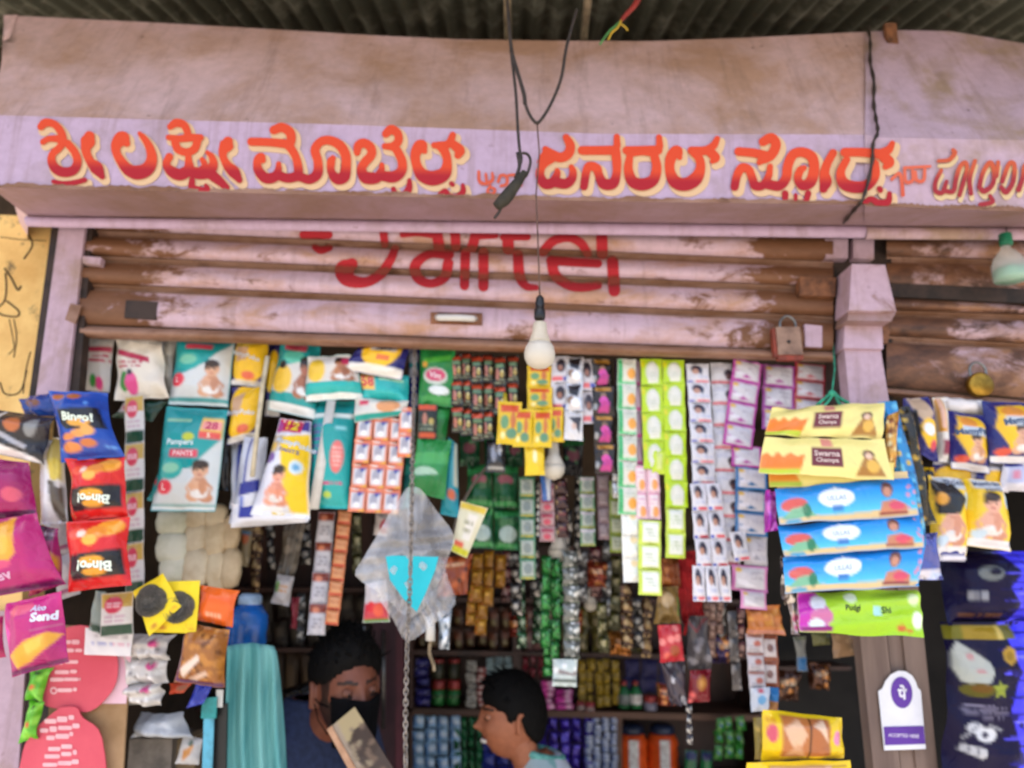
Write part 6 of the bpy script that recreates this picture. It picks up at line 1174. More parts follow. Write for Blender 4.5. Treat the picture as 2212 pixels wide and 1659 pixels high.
tag(m.build('grey_strap', plain('grey_strap', '#5f5346', .7), None, P(1058, 1000, 1.9)), 'dark grey strap curving behind the pale card pack', 'strap')
pk('snack_pack', 'orange brown snack packet hanging in the gloom right of the clear bag', 'snack packet', (950, 1206, 1022, 1196, 1010, 1284, 944, 1290), 2.1, '#8a3c1c', [('b', 10, 0, 0, 1, 1, .1, '#b85a2c'), ('s', .2, .15, .8, .3, 1, '#d8a880'), ('b', 5, 0, 0, 1, 1, .08, '#4a1e10')], (), .02, .04, .004)
for k, (q, l) in enumerate((((1010, 1006, 1062, 1000, 1066, 1098, 1004, 1096), 'upper left dark green dishwash pack inside the shop'), ((1062, 1000, 1120, 1008, 1122, 1100, 1064, 1098), 'upper right dark green dishwash pack inside the shop'), ((1014, 1096, 1066, 1098, 1068, 1186, 1008, 1184), 'lower left dark green dishwash pack with a white patch inside'), ((1066, 1098, 1124, 1100, 1122, 1190, 1066, 1188), 'lower right dark green dishwash pack with a white patch inside'))):
    pk('green_pack', l, 'dishwash pack', q, 2.02 + .01 * k, '#12502a', [('p', [(0,.1),(1,.0),(1,.16),(0,.26)], '#2c8444'), ('e', .5, .36, .3, .12, '#8f4a58' if k < 2 else '#2a6a3c'), ('e', .55, .62, .34, .2, '#a9bcb4' if k > 1 else '#1a5a34'), ('r', 0, .84, 1, .95, '#3a8a4a')], (), .016, .03, .003, 'dark green dishwash packs inside')
st1 = [('r', .12, .12, .9, .84, '#a9b0a4'), ('e', .5, .5, .26, .26, '#7f8a86'), ('r', 0, .9, 1, 1, '#b9a93c'), ('r', 0, 0, .12, 1, '#2f6a4a')]
GD = 'sachet strips deeper inside the shop'
strip('green bordered sachet strip deeper inside, ending in two pale sachets', (1138, 1030), (1140, 1252), 34, 5, 1.98, 'st1', '#3f7a54', st1, GD, .005)
strip('black sparkling sachet strip beside the green bordered inner strip', (1160, 1040), (1158, 1160), 16, 4, 2.0, 'bks', '#1d1b1c', [('b', 7, 0, 0, 1, 1, .1, '#c9c2b4')], GD, .004, mat=FOIL)
strip('red and white sachet strip in the middle of the inner strips', (1182, 1044), (1182, 1170), 32, 4, 2.0, 'rws', '#b9989a', [('r', .1, .1, .9, .4, '#a83a4c'), ('e', .5, .66, .26, .2, '#c8485c'), ('r', 0, .92, 1, 1, '#8a3040')], GD, .005)
strip('dark maroon and gold sachet strip beside the third bulb', (1212, 1034), (1216, 1162), 26, 4, 1.99, 'dmg', '#3a2022', [('b', 6, 0, 0, 1, 1, .1, '#b89a6a'), ('r', .2, .3, .8, .5, '#6a3038')], GD, .005, mat=FOIL)
pk('blue_wrapper', 'blue and white wrapper stripe behind the second bulb', 'wrapper', (1166, 1022, 1192, 1022, 1190, 1082, 1172, 1082), 1.96, '#3f6ab0', [('p', [(.4,0),(1,0),(.9,1),(.6,1)], '#c9cdd6')], (), .006)
strip('green edged pale strip hanging right of the dark gap', (1268, 1030), (1270, 1180), 32, 4, 1.98, 'st2', '#3a7a50', [*st1[:3], ('r', 0, 0, 1, .2, '#c9c0c4')], GD, .005)
strip('grey pink sachet strip in the inner row', (1302, 1026), (1306, 1166), 26, 4, 2.0, 'gps', '#8a7076', [('r', .12, .1, .88, .8, '#a8979a'), ('s', .2, .3, .8, .7, 2, '#7a6468')], GD, .005)
strip('olive sachet strip in the inner row behind the green edged strip', (1332, 1040), (1334, 1194), 32, 4, 1.99, 'ols', '#7a8a2c', [('r', .15, .12, .86, .84, '#a9ac92'), ('s', .3, .3, .7, .7, 2, '#7f8466')], GD, .005)
strip('white sparkle strip hanging in front of the dark gap', (1330, 1004), (1334, 1076), 18, 2, 1.93, 'wsp', '#c9c8ca', [('b', 4, 0, 0, 1, 1, .14, '#f3f3f3')], GD, .006, mat=FOIL)
lf = [('e', .5, .5, .42, .46, '#2f8a3c'), ('e', .4, .4, .14, .2, '#7fc07a'), ('b', 4, 0, 0, 1, 1, .1, '#16501f')]
for k, (a, b, l) in enumerate((((1180, 1200), (1178, 1400), 'left'), ((1198, 1206), (1200, 1430), 'middle'), ((1186, 1350), (1184, 1462), 'lower'), ((1214, 1210), (1218, 1330), 'right'))):
    strip(f'{l} strand of glossy dark green packets dangling in the middle of the shop', a, b, 22, 5, 2.05 + .02 * k, 'lf', '#1d5f2a', lf, 'green packet strands in the middle', .008, jit=40, mat=FOIL)
strip('glittering silver sachet strip right of the green strands', (1232, 1190), (1236, 1424), 34, 6, 2.06, 'sil', '#6f716c', [('b', 7, 0, 0, 1, 1, .12, '#e6e8e4'), ('b', 5, 0, 0, 1, 1, .1, '#26302a'), ('r', 0, .9, 1, 1, '#3a5a44')], GD, .007, mat=FOIL, jit=16)
pk('white_pack', 'bright white and dark packet at the foot of the silver strip', 'packet', (1194, 1424, 1248, 1424, 1246, 1484, 1192, 1482), 2.04, '#c6d2ce', [('p', [(0,.3),(.8,.5),(1,.4),(1,.6),(0,.5)], '#8a7a7a'), ('r', 0, .72, 1, .84, '#33443e'), ('b', 3, 0, 0, 1, .4, .12, '#f4f6f4')], (), .008)
yl2 = [('g', 0, 1, '#a8781f', '#8a5a18'), ('e', .5, .3, .2, .1, '#d6a43c'), ('b', 4, 0, 0, 1, 1, .08, '#c24a24'), ('r', 0, .9, 1, 1, '#5c3410')]
for k, (x, y0, y1, w, n, l) in enumerate(((1032, 1196, 1300, 26, 3, 'first'), (1056, 1190, 1310, 24, 3, 'second'), (1082, 1198, 1270, 24, 2, 'third'), (1020, 1276, 1350, 20, 3, 'fourth'), (1042, 1300, 1372, 24, 2, 'fifth'))):
    strip(f'{l} hanging cluster of golden yellow twists from the left in the gloom', (x, y0), (x - 4, y1), w, n, 2.2 + .02 * k, 'yl2', '#a07020', yl2, 'golden twists in the gloom', .01, jit=30)
pk('silver_pack', 'silver white crumpled foil right of the clear bag foot', 'foil', (946, 1322, 976, 1318, 970, 1404, 948, 1402), 1.98, '#aab6c2', [('b', 7, 0, 0, 1, 1, .12, '#e8eef4'), ('b', 4, 0, 0, 1, 1, .1, '#5a6a78')], (), .012, .03, .004, None, FOIL)
m = MB(); m.tube([P(x, y, 1.97) for x, y in ((928, 1330), (930, 1360), (929, 1384))], .012, 8); c = m.build('white_cord_grip', WHITEP, None, P(928, 1330, 1.97)); tag(c, 'white plastic grip with a cord tail beside the chain', 'cord grip')
m = MB(); m.tube([P(x, y, 1.97) for x, y, *_ in cr([(930, 1384), (928, 1410), (936, 1434), (938, 1450)], 5)], .0045, 6); m.build('cord_tail', ROPE, c)
# right interior
pk('snack_pack', 'brown orange snack packet hanging over the red cloth', 'snack packet', (1420, 1206, 1466, 1206, 1472, 1268, 1424, 1270), 2.02, '#8a4620', [('b', 8, 0, 0, 1, 1, .1, '#b06a34')], (), .018, .03, .004)
pk('snack_pack', 'pale gold packet below the brown snack packet', 'snack packet', (1420, 1268, 1466, 1266, 1470, 1346, 1412, 1348), 2.0, '#8f713c', [('e', .45, .35, .25, .2, '#c9b08a'), ('b', 5, 0, 0, 1, 1, .1, '#6d5222'), ('r', .88, .3, 1, .8, '#6f9a4a')], (), .018, .03, .004)
red = thing('red_cloth', P(1480, 1200, 2.05), 'red cloth with two ribbon tails hanging behind the white strips', 'cloth'); REDC_ = plain('red_cloth', '#b0141c', .8, 0, '#8a0f16', 20)
s = Surf([P(1446, 1190, 2.05), P(1500, 1190, 2.05), P(1524, 1330, 2.05), P(1474, 1350, 2.05)], .012, .02, .006, 3); v, f, c = surf_mesh(s, '#b0141c', ()); obj('cloth_body', v, f, REDC_, red)
for a in ([(1490, 1330), (1484, 1350), (1478, 1372)], [(1506, 1330), (1516, 1350), (1524, 1382)]):
    m = MB(); m.tube([P(x, y, 2.045) for x, y in a], [.007, .006, .004], 6); m.build('ribbon_tail', REDC_, red)
pk('red_pack', 'shiny red packet with a pale highlight below the gold packet', 'packet', (1420, 1350, 1470, 1348, 1480, 1428, 1426, 1432), 1.96, '#c3303c', [('b', 4, 0, 0, 1, .5, .12, '#ee8a88'), ('e', .6, .7, .2, .16, '#a8502c'), ('e', .25, .8, .12, .1, '#e86a5a')], (), .014, .02, .003)
pk('clear_pouch', 'glinting clear pouch under the shiny red packet', 'pouch', (1426, 1432, 1484, 1428, 1484, 1524, 1448, 1524), 1.99, '#4a4048', [('b', 6, .3, 0, 1, 1, .08, '#c6c4ca'), ('b', 4, 0, 0, 1, 1, .08, '#2a2228')], (), .012, .04, .005)
pk('clear_pouch', 'grey translucent pouch beside the shiny red packet', 'pouch', (1484, 1330, 1526, 1330, 1538, 1446, 1486, 1446), 2.0, '#4f494c', [('b', 6, 0, .3, 1, 1, .07, '#8a8488'), ('l', [(0,.1),(.4,.3),(1,.0)], .03, '#8a2430')], (), .012, .02, .005)
pk('red_pack', 'dark red packet with a round gold print below the grey pouch', 'packet', (1490, 1448, 1536, 1446, 1534, 1516, 1486, 1518), 1.98, '#7a1420', [('e', .55, .4, .24, .24, '#a8672c'), ('e', .55, .4, .12, .12, '#c9904a'), ('b', 3, 0, .5, .4, 1, .1, '#e2605a')], (), .012)
strip('thin glinting foil tail hanging below the dark red packet', (1488, 1520), (1490, 1610), 12, 4, 1.99, 'ftl', '#39343a', [('b', 5, 0, 0, 1, 1, .14, '#d6d2cc')], GD, .005, mat=FOIL, jit=25)
for k, (x, y0, y1, l) in enumerate(((1528, 1300, 1350, 'first'), (1540, 1300, 1420, 'second'), (1556, 1296, 1370, 'third'))):
    strip(f'{l} pinkish beige stringy pouch hanging behind the white strips', (x, y0), (x - 2, y1), 14, 3, 2.12, 'pbs', '#7a5a50', [('b', 6, 0, 0, 1, 1, .12, '#b9988a')], GD, .006, jit=20)
strip('long silvery grey foil ribbon hanging in the right gloom', (1580, 1320), (1594, 1492), 20, 3, 2.12, 'slr', '#5a5658', [('b', 5, 0, 0, 1, 1, .1, '#9a979a')], GD, .005, mat=FOIL, jit=10)
pk('snack_pack', 'orange topped snack packet pair above the brown and white strip', 'snack packet', (1612, 1310, 1684, 1306, 1694, 1372, 1616, 1370), 1.86, '#c2763c', [('b', 10, 0, .1, 1, .8, .1, '#d8964a'), ('r', 0, .84, 1, 1, '#c98a78'), ('r', 0, 0, .5, .16, '#a8584a')], (), .016, .02, .003)
bws = [('r', 0, 0, 1, .16, '#9a5a40'), ('r', .08, .18, .92, .96, '#c6bfc4'), ('e', .6, .5, .22, .18, '#a8584c'), ('s', .15, .6, .8, .85, 2, '#8f8a94')]
strip('left brown and white sachet strip right of the shelves', (1630, 1370), (1636, 1490), 36, 3, 1.87, 'bws', '#b9aeb2', bws, GD, .006)
strip('right brown bordered sachet strip right of the shelves', (1660, 1372), (1664, 1484), 36, 2, 1.88, 'bwt', '#8a4a34', [('r', .15, .16, .86, .84, '#c9bdbc'), ('e', .5, .5, .2, .16, '#7a5a58')], GD, .006)
pk('white_pack', 'white sachet with a blue print under the brown and white strip', 'sachet', (1620, 1486, 1664, 1484, 1660, 1536, 1622, 1538), 1.86, '#d3d8e2', [('e', .55, .5, .24, .2, '#7ab0d8'), ('e', .5, .12, .16, .1, '#d05a6a')], (), .01)
pk('snack_pack', 'blue and brown packet corner beside the white blue printed sachet', 'packet', (1660, 1484, 1684, 1486, 1682, 1546, 1656, 1540), 1.88, '#2f7ab8', [('r', 0, .5, 1, 1, '#a8703c')], (), .01)
pk('tan_pack', 'tan flat packet hanging left of the wooden post', 'packet', (1794, 1366, 1840, 1360, 1850, 1416, 1800, 1422), 1.98, '#b08a66', [('b', 5, .1, .1, .9, .9, .1, '#c9a57c'), ('r', 0, 0, 1, .1, '#8a6a4c')], (), .01)
pk('tan_pack', 'olive packet edge left of the tan flat packet', 'packet', (1752, 1368, 1792, 1366, 1794, 1392, 1756, 1396), 2.0, '#6b6b40', [('b', 4, 0, 0, 1, 1, .1, '#8a8a5a')], (), .01)
pk('blue_wrapper', 'pale narrow wrapper with a blue tip in the right gloom', 'wrapper', (1714, 1376, 1740, 1374, 1744, 1450, 1724, 1452), 2.05, '#8a8a86', [('r', 0, .6, 1, 1, '#2f6fa8'), ('r', 0, 0, 1, .1, '#5f6a40')], (), .006)
# left interior
wt = thing('water_jar', P(528, 1396, 2.0), 'dark blue plastic jar with a pale top behind the orange packet', 'jar'); k = 2.0 / FPX; c = P(530, 1396, 2.04)
m = MB(); m.lathe(c, [(38*k, 0), (42*k, 6*k), (40*k, 30*k), (42*k, 36*k), (40*k, 62*k), (24*k, 84*k)], 22); m.build('jar_body', BP, wt)
m = MB(); m.lathe(c, [(22*k, 82*k), (24*k, 84*k), (24*k, 100*k), (18*k, 106*k)], 18); m.build('jar_neck', plain('pale_blue', '#9ab3cc', .3), wt)
TOW, t_, b_ = new_mat('teal_towel'); n_ = noise(t_, 9, 4, .5, (6, 1, .25)); t_.links.new(ramp(t_, n_, [(.35, '#4c9496'), (.65, '#78b4b0')]), b_.inputs['Base Color']); b_.inputs['Roughness'].default_value = .95; bump(t_, b_, noise(t_, 300), .4)
v = []; nx, nz = 40, 30
for j in range(nz + 1):
    t = j / nz
    for i in range(nx + 1):
        u = i / nx; x0, x1 = 490 - 8 * t, 592 + 42 * t ** .6 - 10 * t
        y = 1396 + (1740 - 1396) * t - 6 * math.sin(u * 3.1) * (1 - t)
        v.append(P(x0 + (x1 - x0) * u, y, 1.92 - .016 * math.sin(u * 22 + 1.5 * math.sin(3 * t)) * min(1, t * 3 + .2) - .01 * math.sin(u * 9 + 2)))
o = obj('hanging_towel', v, grid_faces(nx, nz), TOW, None, P(540, 1396, 1.92)); tag(o, 'teal cotton towel hanging in soft folds left of the shopkeeper', 'towel'); md = o.modifiers.new('thick', 'SOLIDIFY'); md.thickness = .006
tb = thing('hanging_tag_strap', P(452, 1500, 1.9), 'teal tag on a long blue strap beside the towel', 'strap')
m = MB(); m.quadbox([P(437, 1508, 1.87), P(468, 1506, 1.87), P(466, 1552, 1.87), P(434, 1552, 1.87)], .006); m.build('tag', plain('teal_tag', '#2f9a98', .6), tb, smooth=False)
m = MB(); m.quadbox([P(440, 1552, 1.875), P(462, 1552, 1.875), P(456, 1740, 1.875), P(434, 1740, 1.875)], .004); m.build('strap', plain('sky_strap', '#5fb2cc', .6), tb, smooth=False)
m = MB(); m.quadbox([P(466, 1520, 1.89), P(490, 1520, 1.89), P(486, 1740, 1.89), P(460, 1740, 1.89)], .01); o = m.build('black_strap', BLACK, None, P(476, 1520, 1.95), smooth=False); tag(o, 'broad black strap between the blue strap and the teal towel', 'strap')
m = MB(); m.quadbox([P(467, 1490, 1.88), P(482, 1490, 1.88), P(480, 1528, 1.88), P(466, 1528, 1.88)], .003); o = m.build('white_tab', WHITEP, None, P(474, 1490, 1.93), smooth=False); tag(o, 'small white tab hanging above the black strap', 'tab')
pk('blue_wrapper', 'deep blue foil triangle below the brown snack packet', 'wrapper', (424, 1478, 462, 1476, 440, 1520, 402, 1530), 1.86, '#22309a', [('b', 4, 0, 0, 1, 1, .12, '#4a5ac8')], (), .006)
pk('orange_pack', 'orange red packet corner under the white pouches', 'packet', (366, 1476, 420, 1472, 398, 1496, 366, 1500), 1.88, '#c8441f', [('e', .7, .5, .3, .3, '#8a4a2c')], (), .008)
pk('plastic_bag_white', 'rounded white plastic bag resting on the boxes at the lower left', 'plastic bag', (296, 1540, 396, 1538, 426, 1596, 280, 1594), 1.92, '#c9ccd2', [('g', 0, 1, '#d6d9de', '#b3b8c0'), ('b', 5, 0, 0, 1, 1, .12, '#e6e8ec')], (), .05, .06, .006)
bx = thing('carton', P(340, 1700, 1.98), 'grey carton beneath the white plastic bag at the lower left', 'carton')
m = MB(); m.quadbox([P(280, 1596, 1.96), P(372, 1596, 1.96), P(366, 1740, 1.96), P(268, 1740, 1.96)], .12); m.build('carton_body', plain('grey_card', '#7c746c', .8), bx, smooth=False)
m = MB(); m.quadbox([P(374, 1600, 1.99), P(424, 1590, 1.99), P(416, 1740, 1.99), P(368, 1740, 1.99)], .12); m.build('carton_flap', plain('tan_card2', '#8a7658', .8), bx, smooth=False)
pk('white_pack', 'white packet with an orange print standing beside the grey carton', 'packet', (396, 1588, 440, 1596, 430, 1652, 378, 1650), 1.93, '#c6c4c4', [('p', [(.2,.5),(.7,.2),(.6,.6),(.3,.9)], '#c98a4a'), ('e', .5, .2, .12, .1, '#5a6a5a')], (), .01)
pk('black_pouch', 'black and white folded bag behind the shopkeeper neck', 'bag', (606, 1492, 690, 1462, 696, 1520, 622, 1528), 2.35, '#1c1a18', [('p', [(.15,.55),(.9,.4),(.95,.68),(.3,.85)], '#a3a29c')], (), .03, .03, .004)
pk('red_pack', 'orange red packet on the shelf behind the shopkeeper shoulder', 'packet', (606, 1524, 664, 1520, 664, 1570, 606, 1572), 2.45, '#a83a20', [('b', 4, 0, 0, 1, 1, .1, '#c85a34')], (), .02)
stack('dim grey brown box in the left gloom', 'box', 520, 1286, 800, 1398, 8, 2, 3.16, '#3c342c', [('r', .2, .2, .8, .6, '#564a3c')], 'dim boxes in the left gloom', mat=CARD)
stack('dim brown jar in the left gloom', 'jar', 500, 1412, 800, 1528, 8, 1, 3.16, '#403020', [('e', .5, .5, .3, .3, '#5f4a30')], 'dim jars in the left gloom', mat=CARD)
pk('matchbox_pack', 'small pale packet standing right of the tan rolls in the left gloom', 'packet', (520, 1136, 546, 1140, 538, 1226, 514, 1222), 2.1, '#8a7a5c', [('e', .5, .3, .3, .14, '#b3603c'), ('r', .2, .1, .9, .2, '#5a7a9a')], (), .01)

# more strips crowding the dim middle of the shop, and packs filling the gaps behind the front row
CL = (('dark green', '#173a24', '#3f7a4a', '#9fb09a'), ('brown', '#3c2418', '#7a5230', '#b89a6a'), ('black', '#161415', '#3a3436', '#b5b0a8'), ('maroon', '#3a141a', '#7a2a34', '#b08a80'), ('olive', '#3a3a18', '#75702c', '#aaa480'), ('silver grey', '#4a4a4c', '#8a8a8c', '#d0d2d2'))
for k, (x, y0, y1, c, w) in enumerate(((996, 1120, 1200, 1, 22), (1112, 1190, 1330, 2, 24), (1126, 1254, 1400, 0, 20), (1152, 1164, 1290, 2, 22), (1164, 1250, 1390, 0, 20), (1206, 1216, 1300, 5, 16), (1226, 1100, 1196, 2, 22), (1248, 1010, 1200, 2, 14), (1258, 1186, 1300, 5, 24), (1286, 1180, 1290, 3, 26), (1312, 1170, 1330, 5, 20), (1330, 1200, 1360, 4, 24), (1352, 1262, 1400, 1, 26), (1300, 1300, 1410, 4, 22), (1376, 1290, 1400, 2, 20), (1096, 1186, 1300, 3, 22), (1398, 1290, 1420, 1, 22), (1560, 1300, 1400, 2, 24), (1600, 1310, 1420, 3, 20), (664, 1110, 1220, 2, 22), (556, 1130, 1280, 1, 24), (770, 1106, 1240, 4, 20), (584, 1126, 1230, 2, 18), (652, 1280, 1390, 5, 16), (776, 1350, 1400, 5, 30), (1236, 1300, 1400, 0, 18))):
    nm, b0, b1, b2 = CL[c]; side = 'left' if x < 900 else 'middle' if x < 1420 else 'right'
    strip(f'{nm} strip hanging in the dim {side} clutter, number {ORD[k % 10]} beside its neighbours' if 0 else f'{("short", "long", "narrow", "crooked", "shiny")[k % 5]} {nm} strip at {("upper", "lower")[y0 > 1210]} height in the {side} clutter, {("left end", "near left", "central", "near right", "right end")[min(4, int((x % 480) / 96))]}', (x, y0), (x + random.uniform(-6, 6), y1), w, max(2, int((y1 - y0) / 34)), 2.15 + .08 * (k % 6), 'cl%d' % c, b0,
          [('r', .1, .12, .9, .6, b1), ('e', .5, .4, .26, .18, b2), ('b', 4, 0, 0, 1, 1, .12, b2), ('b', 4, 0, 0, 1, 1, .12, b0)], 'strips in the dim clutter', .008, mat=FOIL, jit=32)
for q, c, ops, l in (((578, 742, 610, 742, 604, 900, 570, 900), '#2c2c70', [('e', .5, .4, .5, .3, YELL), ('r', 0, .8, 1, 1, '#dcd6cc')], 'navy pack edge filling the gap left of the brown baby pack'),
    ((880, 742, 908, 742, 904, 880, 884, 880), '#2a3480', [('r', .2, .2, .9, .5, '#1f9a9a'), ('b', 4, 0, 0, 1, 1, .1, '#b9bcc8')], 'blue and teal pack edge between the teal packs and green column'),
    ((884, 880, 900, 880, 890, 1100, 868, 1100), '#1a6f6a', [('b', 5, 0, 0, 1, 1, .06, '#2f9a8a')], 'dark teal pack edge right of the orange sachet sheet'),
    ((500, 960, 530, 956, 530, 1100, 498, 1100), '#c9ccd8', [('r', .5, 0, .8, 1, '#2b3a92')], 'white and blue pack edge far left of the pack marked twelve'),
    ((470, 880, 500, 900, 492, 1060, 466, 1060), '#1c1a1c', [('b', 4, 0, 0, 1, 1, .08, '#3a3638')], 'black packet in the gap right of the lower teal pack')):
    pk('nappy_pack' if 'black' not in l else 'black_packet', l, 'nappy pack' if 'black' not in l else 'packet', q, 1.915, c, ops, (), .01)

for k, (q, l) in enumerate((((990, 930, 1040, 934, 1036, 1006, 992, 1008), 'dim green dishwash pack under the black and red sachets at the left'), ((1044, 936, 1086, 930, 1088, 1004, 1046, 1004), 'dim green dishwash pack behind the single shiny black sachet'), ((1090, 940, 1134, 944, 1130, 1008, 1092, 1008), 'dim green dishwash pack left of the lone yellow sachet'), ((1216, 940, 1262, 946, 1258, 1030, 1214, 1026), 'dim dark pack right of the second bulb'))):
    pk('green_pack', l, 'dishwash pack', q, 2.05 + .01 * k, '#11482a' if k < 3 else '#1c1a1e', [('p', [(0,.1),(1,.0),(1,.2),(0,.3)], '#256e3c'), ('e', .5, .5, .3, .16, '#7a4450'), ('b', 4, 0, 0, 1, 1, .06, '#4f8a5c')], (), .016, .03, .003, 'dim packs behind the middle cluster')

for q, c, ops, l in (((2016, 990, 2100, 996, 2096, 1060, 2012, 1056), '#2c2e80', [('e', .5, .6, .5, .4, YELL), ('r', 0, 0, 1, .2, '#e8e4ea')], 'navy and yellow pack tops filling the gap above the lower yellow packs'),
    ((2088, 998, 2176, 1000, 2180, 1064, 2090, 1060), '#e2dfe8', [('r', .1, .3, .9, .7, '#2c2e80'), ('e', .6, .6, .3, .3, YELL)], 'white and navy pack edge between the upper and lower right packs'),
    ((2024, 870, 2056, 872, 2064, 1010, 2030, 1008), '#25276f', [('r', .3, 0, .9, .5, YELL), ('r', 0, .86, 1, 1, '#e8e4ea')], 'narrow navy pack edge left of the middle navy pack'),
    ((1976, 1010, 2016, 1010, 2020, 1060, 1984, 1070), YELL, [('e', .5, .5, .4, .4, '#222226')], 'yellow and black pack corner right of the blue foil fan')):
    pk('nappy_pack', l, 'nappy pack', q, 1.775, c, ops, (), .012)
for k, (x, y, w, h, c, l) in enumerate(((1290, 1240, 46, 60, '#9a3a1e', 'orange red packet in the central gloom above the olive strips'), (1240, 1340, 40, 52, '#a8281e', 'small red packet in the central gloom right of the silver strip'), (1120, 1350, 44, 56, '#7a2a1a', 'rust red packet in the central gloom above the boy'), (1340, 1390, 50, 54, '#b06a24', 'amber packet in the central gloom below the lime sachets'), (1440, 1500, 44, 50, '#8a3a22', 'rust brown packet in the gloom above the orange jars'), (1560, 1400, 44, 70, '#3a2a5a', 'dim violet packet in the gloom right of the grey pouch'), (1700, 1480, 60, 70, '#4a2a1a', 'dim brown packet in the gloom above the biscuit packs'), (1770, 1460, 50, 60, '#5a3420', 'dim rust packet in the gloom left of the wooden post'))):
    pk('snack_pack', l, 'packet', (x - w/2, y - h/2, x + w/2, y - h/2 + 4, x + w/2 - 3, y + h/2, x - w/2 + 2, y + h/2 - 3), 2.3 + .05 * k, c, [('b', 8, 0, 0, 1, 1, .1, '#d08a4a'), ('b', 5, 0, 0, 1, 1, .08, '#2a1410'), ('s', .2, .3, .8, .5, 2, '#d9c4a8')], (), .02, .04, .004, 'packets in the gloom', FOIL)
# ============================================================ PEOPLE
def remesh(name, mb, vox, parent, mat, colf, org=None, smooth=2):
    me = bpy.data.meshes.new('t'); me.from_pydata(mb.v, [], mb.f); o = bpy.data.objects.new('t', me); COL.objects.link(o)
    md = o.modifiers.new('r', 'REMESH'); md.mode = 'VOXEL'; md.voxel_size = vox
    if smooth: ms = o.modifiers.new('s', 'SMOOTH'); ms.iterations = smooth; ms.factor = .5
    e = bpy.data.meshes.new_from_object(o.evaluated_get(bpy.context.evaluated_depsgraph_get()))
    v = np.array([q.co[:] for q in e.vertices]); f = [tuple(p.vertices) for p in e.polygons]
    bpy.data.objects.remove(o); bpy.data.meshes.remove(e)
    return obj(name, v, f, mat, parent, org, colf(v) if colf else None)
def head_pts(mb, R, C, s, jaw=1.0, smile=0.0, nose=1.0):
    """sculpted head, face towards -Y before R; s = 1 for a 0.235 m adult head"""
    n, m = 72, 56; v = []; f = []
    g = lambda a, b, w: math.exp(-((a - b) / w) ** 2)
    for i in range(m + 1):
        th = math.pi * i / m
        for k in range(n):
            ph = 2 * math.pi * k / n
            x, y, z = math.sin(th) * math.cos(ph), math.sin(th) * math.sin(ph), math.cos(th)
            lower = max(0, -z); fr = max(0, -y)
            X = .076 * x * (1 - .30 * lower ** 1.6) * (1 - .05 * fr); Y = .096 * y; Z = .118 * z
            if z < 0 and y < 0: Y *= 1 - .04 * lower
            if z < 0 and y > 0: Y *= 1 - .38 * lower            # nape
            if fr > 0:
                px_, pz_ = X, Z
                Y -= nose * (.019 * g(px_, 0, .013) * g(pz_, -.020, .015) * fr + .011 * g(px_, 0, .010) * g(pz_, .002, .026) * fr)     # nose
                Y -= .010 * g(px_, 0, .020) * g(pz_, -.020, .009) * fr
                Y -= .006 * g(abs(px_), .030, .022) * g(pz_, .036, .012) * fr      # brow
                Y += .010 * g(abs(px_), .031, .016) * g(pz_, .014, .013) * fr      # eye sockets
                Y -= .010 * g(px_, 0, .022) * g(pz_, -.054, .007) * fr + .008 * g(px_, 0, .020) * g(pz_, -.067, .007) * fr   # lips
                Y += .005 * g(px_, 0, .03) * g(pz_, -.060, .0035) * fr
                Y -= .014 * g(px_, 0, .026) * g(pz_, -.100, .018) * fr * jaw       # chin
                Y -= (.004 + .006 * smile) * g(abs(px_), .044, .02) * g(pz_, -.026, .02) * fr   # cheeks
            v.append(tuple(C + R @ (Vector((X, Y, Z)) * s)))
    for i in range(m):
        for k in range(n):
            k2 = (k + 1) % n; f.append((i*n+k, (i+1)*n+k, (i+1)*n+k2, i*n+k2))
    mb.add(v, f)
    for sx in (-1, 1):       # ears: a cupped rim and a lobe
        e = MB(); c = Vector((sx * .077, .012, -.004))
        e.tube([c + Vector((sx * .004 + sx * .007 * (.5 + .5*math.cos(a)), .010 * math.cos(a) * -1 + .004, .028 * math.sin(a))) for a in np.linspace(-1.7, 2.3, 12)], [.007] * 12, 7)
        e.ell(c, (.008, .013, .025), 10, 8); e.ell(c + Vector((sx * .002, -.006, -.026)), (.006, .007, .008), 8, 6)
        mb.add([tuple(C + R @ (Vector(p) * s)) for p in e.v], e.f)
def rot(yaw, pitch=0, roll=0): return Matrix.Rotation(yaw, 3, 'Z') @ Matrix.Rotation(pitch, 3, 'X') @ Matrix.Rotation(roll, 3, 'Y')
def hair_shell(mb, R, C, s, fn, n=64, m=40, seed=0, off=(0, 0, 0)):
    v = []; f = []; keep = {}
    for i in range(m + 1):
        th = math.pi * i / m
        for k in range(n):
            ph = 2 * math.pi * k / n; d = Vector((math.sin(th) * math.cos(ph), math.sin(th) * math.sin(ph), math.cos(th)))
            r = fn(d); v.append(tuple(C + R @ (Vector((.076 * d.x * r, .096 * d.y * r, .118 * d.z * r)) * s + Vector(off) * s)))
    for i in range(m):
        for k in range(n): f.append((i*n+k, (i+1)*n+k, (i+1)*n+(k+1) % n, i*n+(k+1) % n))
    mb.add(v, f)
